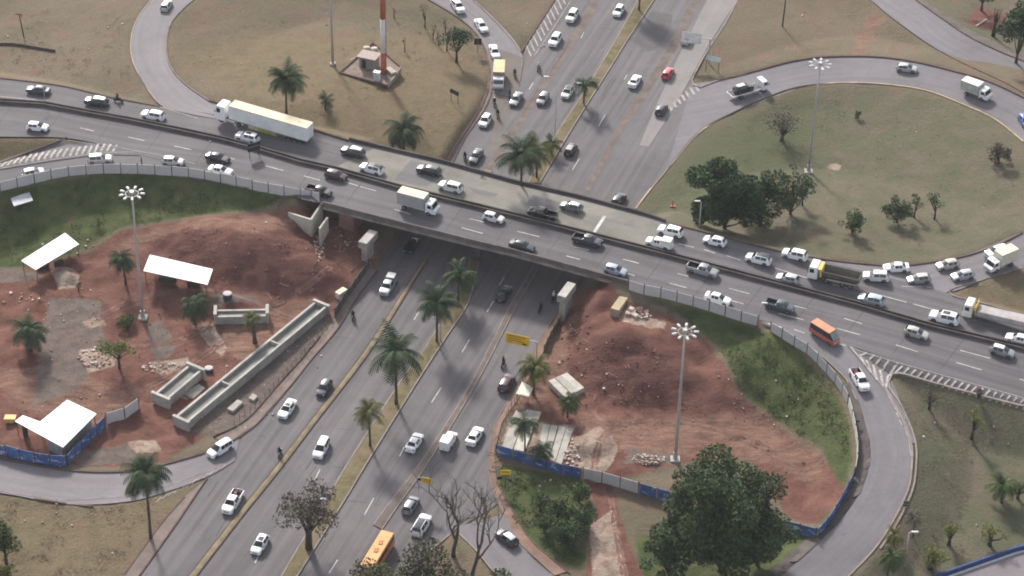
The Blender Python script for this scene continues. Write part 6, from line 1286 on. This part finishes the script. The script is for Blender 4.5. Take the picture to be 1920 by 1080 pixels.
m = MB(); m.tube([(3.3, .2, -.2), (3.3, .2, 4.9)], .11, 8); m.tube([(3.3, .2, 4.9), (-1.9, .2, 4.95)], .07, 6); sub(t, 'gantry_post', m, GALV)
t = board('overhead_sign', 'pale weathered overhead sign above the silver hatchback at top', 1297, 71, 3.9, 2.2, 5.0, R(-10), R(-12), SIGN_W, [(-1.3, .7, 1.0, .3, LAMPW), (.2, .6, 1.2, .4, LAMPW), (-.8, -.4, 1.0, .3, GALV), (1.2, -.3, .9, .3, LAMPW)], []); m = MB(); m.tube([(3.6, .2, -.2), (3.6, .2, 5.2)], .13, 8); m.tube([(3.6, .2, 5.1), (-1.9, .2, 5.1)], .08, 6); sub(t, 'gantry_post', m, GALV)
board('road_sign', 'greenish grey sign board on two posts at the gore tip', 1337, 110, 3.0, 1.0, 3.0, R(-52), R(-24), SIGN_G, [], [(-1.3, 0), (1.3, 0)])
board('road_sign', 'dark back of a square sign beside the curved ramp', 896, 78, 1.45, 1.35, 2.6, R(-5), 0, SIGN_D, [(0, 0, .05, 1.2, plain('sign_brace', (.25, .25, .27), .5, .1))], [(0, .05)]); board('road_sign', 'dark slanted sign board on the tower lawn', 852, 173, 2.2, .75, 2.2, R(-25), R(-42), SIGN_D, [], [(-.9, .05), (.9, .05)])
board('road_sign', 'dark sign panel standing on the median barrier below the white car', 476, 275, 2.4, 1.7, 2.2, R(0), R(32), SIGN_D, [(0, .1, 2.2, .10, plain('sign_brace', (.25, .25, .27), .5, .1))], [(-.9, .05), (.9, .05)])
t = board('overhead_sign', 'small yellow overhead sign with dark signal above the right separator', 800, 901, 1.6, .95, 4.4, R(-10), R(-14), SIGN_Y, [(.1, .15, 1.0, .12, MARK), (0, -.15, .9, .12, MARK)], []); m = MB(); m.box((-1.15, -.05, .1 + 4.4), (.55, .25, .42), 0, .2, .06); sub(t, 'signal_box', m, BLK); m = MB(); m.tube([(-1.3, .1, -.1), (-1.3, .1, 4.6)], .07, 6); m.tube([(-1.3, .1, 4.6), (.7, .1, 4.65)], .05, 6); sub(t, 'gantry_post', m, GALV)
t = board('road_sign', 'yellow sign with dark round signal on the green verge', 948, 886, 1.6, .75, 3.2, R(-18), 0, SIGN_Y, [(0, .1, .9, .14, MARK)], [(0, .05)]); m = MB(); m.tube([(.0, -.05, 2.1), (.75, -.1, 1.9)], .05, 6); m.box((.75, -.1, 1.75), (.5, .3, .45), 0, 0, .1); m.box((-.9, -.1, 2.2), (.8, .1, .5), 0, .2, .05); sub(t, 'signal_box', m, BLK)
t = thing('traffic_signal', 'black traffic signal head on a thin post among the bare branches', 'traffic light', P(838, 985)); h = rise(t.location, 938); m = MB(); m.tube([(0, 0, -.2), (0, 0, h)], .06, 6); sub(t, 'post', m, DARKM); m = MB(); m.box((0, 0, h), (.42, .35, 1.1), 0, 0, .06); sub(t, 'signal_head', m, BLK)
t = thing('road_signal_post', 'small black marker post at the lower right road edge', 'post', P(1697, 952)); m = MB(); m.tube([(0, 0, -.1), (0, 0, 1.2)], .06, 6); sub(t, 'post', m, DARKM); m = MB(); m.box((0, 0, 1.15), (.7, .4, .3), 0, 0, .05); m.box((0, 0, .6), (.8, .4, .25), 0, 0, .05); sub(t, 'marker', m, BLK)
t = thing('road_signal_post', 'small black marker post at the white tarpaulin hoarding', 'post', P(1606, 800)); m = MB(); m.tube([(0, 0, -.1), (0, 0, 1.3)], .06, 6); sub(t, 'post', m, DARKM); m = MB(); m.box((0, 0, 1.2), (.7, .4, .3), 0, 0, .05); sub(t, 'marker', m, BLK)
t = thing('hydrant_marker', 'small orange marker on the lawn beside the dark rounded tree', 'marker', P(1261, 388)); m = MB(); m.tube([(0, 0, -.1), (0, 0, 1.5)], .1, 6); sub(t, 'post', m, plain('orange_marker', (.40, .13, .06), .7, .2)); m = MB(); m.box((.1, 0, .12), (1.0, .6, .25), 0, 0, .06); sub(t, 'foot', m, MATS['orange_marker'])

# ------------------------------------------------------------------ construction site
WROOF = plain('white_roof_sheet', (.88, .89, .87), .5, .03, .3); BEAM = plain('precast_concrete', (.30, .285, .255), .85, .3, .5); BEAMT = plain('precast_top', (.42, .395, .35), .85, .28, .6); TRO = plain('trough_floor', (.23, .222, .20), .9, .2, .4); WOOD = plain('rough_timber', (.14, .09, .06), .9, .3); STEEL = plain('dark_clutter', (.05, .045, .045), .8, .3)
def shed(label, roof_px, h, walls=False, posts=True):
    c0 = T(sum(q[0] for q in roof_px) / len(roof_px), sum(q[1] for q in roof_px) / len(roof_px) + 18); zr = c0.z + h; w = [G(x, y, zr) for x, y in roof_px]; cx = sum(q.x for q in w) / len(w); cy = sum(q.y for q in w) / len(w)
    t = thing('shed', label, 'shed', (cx, cy, c0.z)); lp = [(q.x - cx, q.y - cy) for q in w]; m = MB(); m.slab(lp, h - .05, h + .05); o = sub(t, 'roof', m, WROOF)
    n = len(lp); m = MB()
    for (x, y) in lp: 
        g0 = drop(cx + x * .95, cy + y * .95, zr - .2) - c0.z; m2 = MB(); m2.tube([(x * .95, y * .95, g0 - .2), (x * .95, y * .95, h - .05)], .07, 6); sub(t, 'post', m2, WOOD)
    m = MB()
    for i in range(n): a, b = lp[i], lp[(i + 1) % n]; m.tube([(a[0] * .97, a[1] * .97, h - .12), (b[0] * .97, b[1] * .97, h - .12)], .06, 5)
    sub(t, 'roof_frame', m, WOOD); return t, lp, c0
t, lp, c0 = shed('white roofed open shed at the left edge of the green bank', [(122, 437), (148, 458), (67, 506), (40, 489)], 2.7); m = MB(); m.box((-1.5, -.6, .4), (2.2, .8, .8), 0, .4, .05); sub(t, 'workbench', m, STEEL); m = MB(); m.box((1.2, .2, .35), (1.6, .7, .7), 0, .7, .05); sub(t, 'storage_chest', m, STEEL)
t, lp, c0 = shed('white roofed open shed on the red dirt right of the left mast', [(281, 478), (399, 505), (389, 534), (269, 508)], 2.6); m = MB(); m.box((-2, .2, .4), (3, .7, .8), 0, -.2, .05); sub(t, 'workbench', m, STEEL); m = MB(); m.box((2.5, -.5, .4), (2.2, .8, .8), 0, -.3, .05); sub(t, 'storage_chest', m, STEEL)
t, lp, c0 = shed('L shaped white roofed site hut by the blue banner fence', [(126, 750), (181, 776), (118, 839), (28, 790), (43, 779), (75, 791)], 2.9); k = .86; m = MB(); sm_ = [(lp[i][0] * k, lp[i][1] * k + .25) for i in (0, 1, 2)] + [((lp[3][0] * .35 + lp[2][0] * .65) * k, (lp[3][1] * .35 + lp[2][1] * .65) * k + .3), (lp[5][0] * .6, lp[5][1] * .6 + .2)]; m.slab(sm_, -.3, 2.75); sub(t, 'wall', m, plain('hut_grey_wall', (.33, .31, .29), .85, .2))
m = MB(); m.box((lp[3][0] * .75, lp[3][1] * .75, 1.2), (.7, .5, 2.4)); sub(t, 'locker', m, STEEL)
def canvas(name, label, pts, h, mat, cat): 
    c0 = T(pts[0][0], pts[0][1] + 14); w = [G(x, y, c0.z + h) for x, y in pts]; cx = sum(q.x for q in w) / 4; cy = sum(q.y for q in w) / 4; t = thing(name, label, cat, (cx, cy, c0.z)); m = MB(); m.slab([(q.x - cx, q.y - cy) for q in w], h - .05, h + .05); sub(t, 'roof', m, mat)
    for q in w: m = MB(); m.tube([((q.x - cx) * .92, (q.y - cy) * .92, -.2), ((q.x - cx) * .92, (q.y - cy) * .92, h - .05)], .06, 6); sub(t, 'post', m, WOOD)
canvas('shelter', 'small cream roofed shelter under the pavement palm', [(968, 738), (991, 744), (1000, 727), (979, 716)], 2.3, plain('cream_sheet', (.72, .68, .56), .7, .1), 'shelter')
canvas('shelter', 'pale tarpaulin shelter at the upper left corner of the green bank', [(20, 372), (55, 360), (62, 376), (26, 387)], 1.0, plain('tarp', (.44, .43, .46), .7, .2), 'shelter')

def girder(label, a, b, w, h, end_w, ribs, end_h=None, floor=.45):
    A, B = P(*a), P(*b); L = (B - A); L.z = 0; n = L.length; rz = math.atan2(L.y, L.x); c = (A + B) / 2; z = min(A.z, B.z); end_h = end_h or h; t = thing('concrete_girder', label, 'girder', (c.x, c.y, z), rz); x = n / 2
    for s in (1, -1):
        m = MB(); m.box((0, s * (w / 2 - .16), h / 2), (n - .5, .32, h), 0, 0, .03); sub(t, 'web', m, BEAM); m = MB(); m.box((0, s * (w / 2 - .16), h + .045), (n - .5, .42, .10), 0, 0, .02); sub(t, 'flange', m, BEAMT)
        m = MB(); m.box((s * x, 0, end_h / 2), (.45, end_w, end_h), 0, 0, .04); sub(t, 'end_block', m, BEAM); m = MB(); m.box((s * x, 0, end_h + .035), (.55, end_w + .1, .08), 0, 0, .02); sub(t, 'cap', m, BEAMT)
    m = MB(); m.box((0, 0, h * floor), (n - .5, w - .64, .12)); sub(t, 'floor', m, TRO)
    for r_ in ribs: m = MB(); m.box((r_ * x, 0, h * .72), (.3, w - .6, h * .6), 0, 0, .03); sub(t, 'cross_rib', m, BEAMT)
    return t
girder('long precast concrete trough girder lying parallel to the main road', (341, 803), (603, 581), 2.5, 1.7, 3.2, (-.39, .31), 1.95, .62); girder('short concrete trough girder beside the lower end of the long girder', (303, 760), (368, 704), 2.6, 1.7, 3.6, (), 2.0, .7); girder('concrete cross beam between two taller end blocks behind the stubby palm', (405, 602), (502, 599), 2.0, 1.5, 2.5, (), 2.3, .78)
def pier(label, px, py, ztop, cl, cw, ch, colw, coll, rz):
    q = G(px, py, ztop); z = drop(q.x, q.y, ztop - .1); t = thing('bridge_pier', label, 'pier', (q.x, q.y, z), rz); h = ztop - z; m = MB(); m.box((0, 0, h - ch / 2), (cl, cw, ch), 0, 0, .05); sub(t, 'cap', m, BEAM); m = MB(); m.box((0, 0, h + .02), (cl - .1, cw - .1, .06), 0, 0, .02); sub(t, 'bearing_top', m, BEAMT); m = MB(); m.box((-.25, 0, (h - ch) / 2 - .2), (coll, colw, h - ch + .4), 0, 0, .06); sub(t, 'column', m, BEAM); return t
pier('new concrete pier left of the main road before the bridge', 690, 444, 5.4, 4.2, 1.7, 1.25, 1.1, 2.6, R(66)); pier('new concrete pier right of the main road before the bridge', 1062.5, 543, 5.9, 4.4, 1.6, 1.25, 1.1, 2.8, R(66))
q = P(1156, 588); t = thing('concrete_block', 'tan stained concrete bearing block on the dirt under the right bridge end', 'block', q, R(66)); m = MB(); m.box((1.2, 0, .7), (4.3, 1.55, 1.5), 0, 0, .06); sub(t, 'block', m, plain('tan_concrete', (.36, .28, .19), .9, .25, .6)); m = MB(); m.box((1.2, 0, 1.47), (4.2, 1.45, .06), 0, 0, .02); sub(t, 'top', m, plain('tan_top', (.42, .34, .22), .9, .2))
# wing walls at the left end
t = thing('wing_wall', 'pale concrete wing walls standing at the left bridge end', 'wall', P(597, 437)); I = Matrix.Translation(-t.location)
def plate(px, zt, zb, th=.35):
    q = [G(x, y, z) for (x, y), z in zip(px, zt)]; m = MB(); d = (q[1] - q[0]); d.z = 0; s = Vector((-d.y, d.x, 0)).normalized() * th / 2; vs = []
    for i in (0, 1): vs += [q[i] - s, q[i] + s, Vector((q[i].x, q[i].y, zb[i])) + s, Vector((q[i].x, q[i].y, zb[i])) - s]
    m.add(vs, [[0, 1, 2, 3], [7, 6, 5, 4], [0, 4, 5, 1], [1, 5, 6, 2], [2, 6, 7, 3], [3, 7, 4, 0]]); o = m.build('wall_leaf', plain('wing_concrete', (.46, .43, .36), .85, .15, .5), t); o.matrix_parent_inverse = I
plate([(541, 398), (583, 411)], [5.9, 6.2], [5.2, 2.2]); plate([(583, 411), (603, 381)], [6.2, 6.7], [2.2, 3.5]); plate([(599, 428), (614, 407)], [5.6, 6.0], [2.0, 3.0])
# slabs, heaps, clutter
SLABM = plain('precast_slab', (.46, .42, .36), .85, .25, .8); SLABG = plain('slab_grey', (.36, .335, .29), .85, .25, .6)
def slab_stack(label, quad, h, n, strips, mat):
    c0 = T(sum(q[0] for q in quad) / 4, sum(q[1] for q in quad) / 4 + (8 if h > .8 else 2)); w = [G(x, y, c0.z + h) for x, y in quad]; cx = sum(q.x for q in w) / 4; cy = sum(q.y for q in w) / 4; t = thing('slab_stack', label, 'concrete slabs', (cx, cy, c0.z)); l = [Vector((q.x - cx, q.y - cy, 0)) for q in w]
    for i in range(strips):
        a, b = i / strips + .012, (i + 1) / strips - .012; q = [l[0].lerp(l[1], a), l[0].lerp(l[1], b), l[3].lerp(l[2], b), l[3].lerp(l[2], a)]
        for k in range(n): m = MB(); j = rnd.uniform(-.04, .04); m.slab([(p_.x + j, p_.y + j) for p_ in q], -.25 if k == 0 else h * k / n + .03, h * (k + 1) / n + rnd.uniform(-.02, .02)); sub(t, 'slab', m, mat if (i + k) % 3 else SLABG)
    return t
slab_stack('stack of pale concrete slabs on timber beside the bright palm', [(1028, 714), (1064, 698), (1096, 726), (1060, 746)], 1.3, 3, 3, SLABM); slab_stack('large flat concrete slab bed behind the low palm', [(1006, 850), (1053, 871), (1076, 803), (1018, 795)], .3, 1, 4, SLABG)
slab_stack('short slab bed under the thin palm', [(940, 838), (984, 847), (1000, 800), (957, 795)], .3, 1, 2, SLABM); slab_stack('upper flat slab bed below the cream shelter', [(955, 790), (1005, 800), (1016, 772), (970, 764)], .2, 1, 2, SLABG)
slab_stack('two pale planks lying beside the short concrete girder', [(345, 738), (362, 747), (384, 727), (372, 720)], .2, 1, 2, SLABM); slab_stack('small concrete pad between the long girder and the pavement', [(425, 766), (436, 771), (455, 754), (445, 749)], .5, 1, 1, SLABM); slab_stack('small grey pad nearer the pavement beside the concrete pad', [(466, 746), (476, 750), (484, 742), (474, 737)], .4, 1, 1, SLABG)
def barrel(px, py, label, col, s=1.0): p = P(px, py); t = thing('water_tank', label, 'tank', p); m = MB(); m.tube([(0, 0, -.1), (0, 0, .9 * s)], [.8 * s, .7 * s], 14); sub(t, 'body', m, col, False); m = MB(); m.tube([(0, 0, .9 * s), (0, 0, 1.0 * s)], [.78 * s, .6 * s], 14); sub(t, 'lid', m, plain('tank_lid', (.5, .42, .40), .7, .1))
barrel(427, 558, 'dark blue round tank with pale lid on the grey gravel heap', plain('tank_blue', (.04, .05, .075), .5, .2)); barrel(392, 697, 'dark round tank at the upper end of the short girder', plain('tank_dark', (.035, .04, .05), .5, .2), .9)
barrel(1132, 730, 'small pale drum on the right dirt mound', plain('pale_drum', (.34, .22, .18), .7, .2), .3)
t = thing('site_box', 'small white box beside the dark mesh fence', 'box', P(640, 556), .9); m = MB(); m.box((0, 0, .6), (1.9, 1.0, 1.2), 0, 0, .05); sub(t, 'body', m, plain('box_white', (.66, .60, .54), .7, .15)); m = MB(); m.box((0, 0, 1.22), (2.0, 1.1, .06), 0, 0, .02); sub(t, 'lid', m, CREAM)
t = thing('digger_bucket', 'small yellow skip left of the L shaped roof', 'skip', P(20, 789)); m = MB(); m.prism([(-.7, 0), (.5, 0), (.9, .8), (-.9, .8)], -.6, .6); sub(t, 'body', m, plain('skip_yellow', (.62, .42, .14), .6, .2))
# rubble and stones: too many and too small to count
def rubble(name, spots, mats, seed):
    g = random.Random(seed); m = MB()
    for (x, y, rx, ry, n, s) in spots:
        for i in range(n):
            a, r_ = g.uniform(0, 6.28), math.sqrt(g.random()); p = P(x + rx * r_ * math.cos(a), y + ry * r_ * math.sin(a)); d = s * g.uniform(.4, 1.3); k = len(m.v); o = [Vector((g.uniform(.6, 1) * sx, g.uniform(.6, 1) * sy, g.uniform(.5, .9) * sz)) * d * .5 for sx, sy, sz in ((-1, -1, -1), (1, -1, -1), (1, 1, -1), (-1, 1, -1), (-1, -1, 1), (1, -1, 1), (1, 1, 1), (-1, 1, 1))]; M_ = Matrix.Rotation(g.uniform(0, 6), 3, 'Z')
            m.add([p + M_ @ q + Vector((0, 0, d * .2)) for q in o], [[0, 1, 2, 3], [4, 5, 6, 7], [0, 1, 5, 4], [1, 2, 6, 5], [2, 3, 7, 6], [3, 0, 4, 7]], g.randrange(len(mats)))
    return tag(m.build(name, mats), kind='stuff')
ST = [plain('pale_rubble', (.40, .31, .25), .9, .2), plain('pink_rubble', (.30, .18, .14), .9, .2), plain('pale_scrap', (.50, .44, .39), .8, .1)]
rubble('rubble', [(598, 462, 9, 28, 60, .42), (640, 450, 16, 20, 10, .35), (1200, 588, 26, 9, 26, .75), (1075, 625, 12, 18, 14, .3), (1215, 862, 32, 10, 110, .32), (1072, 850, 14, 30, 50, .4), (1130, 690, 100, 50, 12, .3), (180, 672, 34, 20, 70, .38), (305, 690, 40, 10, 70, .32), (450, 780, 80, 25, 24, .25), (580, 650, 40, 45, 18, .25), (690, 490, 10, 30, 14, .28), (480, 450, 150, 40, 8, .3), (560, 415, 8, 4, 3, .8), (120, 600, 100, 80, 24, .28), (150, 770, 80, 40, 12, .3), (1400, 760, 120, 60, 16, .28), (500, 700, 90, 60, 14, .25), (120, 460, 60, 22, 10, .35), (40, 560, 40, 15, 12, .4)], ST, 3)
rubble('clods', [(1150, 700, 110, 70, 90, .26), (1300, 780, 150, 60, 40, .22), (480, 480, 170, 55, 100, .25), (300, 620, 150, 80, 90, .22), (150, 760, 130, 50, 50, .22), (640, 470, 40, 50, 60, .3), (1080, 620, 30, 50, 50, .3), (1450, 860, 80, 40, 25, .2)], [plain('earth_clod', (.125, .055, .044), .95, .2), plain('pale_clod', (.20, .115, .09), .95, .2)], 9)
rubble('litter', [(500, 150, 400, 120, 12, .3), (150, 60, 140, 60, 6, .3), (1480, 40, 120, 50, 5, .3), (1600, 330, 240, 120, 7, .28), (1800, 880, 100, 120, 5, .28), (150, 1000, 130, 60, 8, .32), (1010, 60, 25, 40, 5, .3), (1040, 930, 80, 30, 5, .35)], ST, 4)
def timber(name, spots, seed):
    g = random.Random(seed); m = MB()
    for (x, y, rx, ry, n) in spots:
        for i in range(n): p = P(x + g.uniform(-rx, rx), y + g.uniform(-ry, ry)); a = g.uniform(0, 3.1); L = g.uniform(.6, 2.0); m.tube([p + Vector((0, 0, .15)), p + Vector((L * math.cos(a), L * math.sin(a), .15 + g.uniform(0, .3)))], .05, 5, g.randrange(2))
    return tag(m.build(name, [WOOD, plain('pale_timber', (.36, .24, .17), .9, .2)]), kind='stuff')
timber('scrap_timber', [(620, 470, 40, 45, 30), (1140, 720, 60, 40, 14), (1190, 655, 60, 40, 9), (1090, 620, 20, 40, 14), (540, 550, 50, 20, 8), (930, 830, 10, 60, 12)], 8)
# tufts of grass on the banks and lawns
def tufts(name, polys, n, mat, size, seed):
    g = np.random.default_rng(seed); cl = []
    for poly in polys:
        X = [q[0] for q in poly]; Y = [q[1] for q in poly]; k = 0; tries = 0
        while k < n and tries < n * 6:
            tries += 1; x, y = g.uniform(min(X), max(X)), g.uniform(min(Y), max(Y))
            if sdist(np.array([x]), np.array([y]), poly)[0] < 0: continue
            if vnoise(np.array([x]), np.array([y]), .03, seed)[0] < .42: continue
            p = P(x, y); cl.append((p.x, p.y, p.z + .08, g.uniform(.25, .75))); k += 1
    return tag(leaves(cl, 40, size, seed, name, mat, .8), kind='stuff')
tufts('bank_grass', [[(0, 380), (60, 352), (200, 330), (300, 332), (420, 350), (560, 380), (470, 392), (330, 405), (235, 420), (160, 455), (0, 500)], [(1210, 560), (1330, 590), (1425, 620), (1500, 662), (1560, 730), (1588, 800), (1590, 880), (1540, 840), (1450, 780), (1385, 730), (1350, 650)], [(935, 880), (1090, 905), (1110, 960), (1090, 1060), (1040, 1045), (960, 975)]], 420, leaf_mat('bank_grass', (.045, .064, .022), (.075, .088, .034), (.10, .10, .042)), .26, 21)
tufts('dry_tufts', [[(340, 110), (500, 20), (860, 60), (905, 130), (840, 290), (640, 255), (480, 200)], [(1215, 385), (1320, 255), (1450, 190), (1740, 180), (1900, 260), (1910, 420), (1690, 490), (1480, 465)], [(1680, 705), (1900, 770), (1910, 1000), (1720, 1070), (1640, 1075), (1725, 900)], [(10, 935), (330, 940), (220, 1075), (0, 1078)], [(20, 20), (240, 30), (250, 150), (20, 140)]], 200, leaf_mat('dry_grass', (.13, .105, .06), (.16, .125, .075), (.11, .095, .05)), .2, 22)

# ------------------------------------------------------------------ light
HAZE = 0.00007
world = bpy.data.worlds.new('World'); scene.world = world; world.use_nodes = True; wn = world.node_tree.nodes; bg = wn['Background']
sky = wn.new('ShaderNodeTexSky'); sky.sky_type = 'NISHITA'; sky.sun_disc = False; EL, AZ = R(34), R(-20)
sky.sun_elevation = EL; sky.sun_rotation = AZ; sky.air_density = 1.0; sky.dust_density = 4.0; sky.ozone_density = 1.0; sky.altitude = 900
hs = wn.new('ShaderNodeHueSaturation'); hs.inputs['Saturation'].default_value = 0.42; world.node_tree.links.new(sky.outputs[0], hs.inputs['Color']); world.node_tree.links.new(hs.outputs[0], bg.inputs[0]); bg.inputs[1].default_value = 0.115
sd = bpy.data.lights.new('sun', 'SUN'); so = bpy.data.objects.new('sun', sd); COL.objects.link(so); sd.energy = 2.4; sd.angle = R(7); sd.color = (1.0, .95, .89)
sv = Vector((math.sin(AZ) * math.cos(EL), math.cos(AZ) * math.cos(EL), math.sin(EL))); so.rotation_euler = sv.to_track_quat('Z', 'Y').to_euler(); so.location = sv * 300
scene.view_settings.view_transform = 'Standard'; scene.view_settings.look = 'None'; scene.view_settings.exposure = 1.12; scene.view_settings.gamma = 1.0; scene.view_settings.use_curve_mapping = False
scene.render.engine = 'CYCLES'; scene.cycles.max_bounces = 5; scene.cycles.filter_width = 1.9

# thin city haze: one even box of air round the camera and the whole scene
hz = MB(); hz.box((0, 0, 128), (6400, 6400, 262)); ho = hz.build('haze', []); tag(ho, kind='stuff')
hm = bpy.data.materials.new('haze_air'); hm.use_nodes = True; hn = hm.node_tree.nodes; hn.remove(hn['Principled BSDF'])
pv = hn.new('ShaderNodeVolumePrincipled'); pv.inputs['Color'].default_value = (.86, .87, .92, 1); pv.inputs['Density'].default_value = HAZE; hm.node_tree.links.new(pv.outputs[0], hn['Material Output'].inputs['Volume']); ho.data.materials.append(hm)
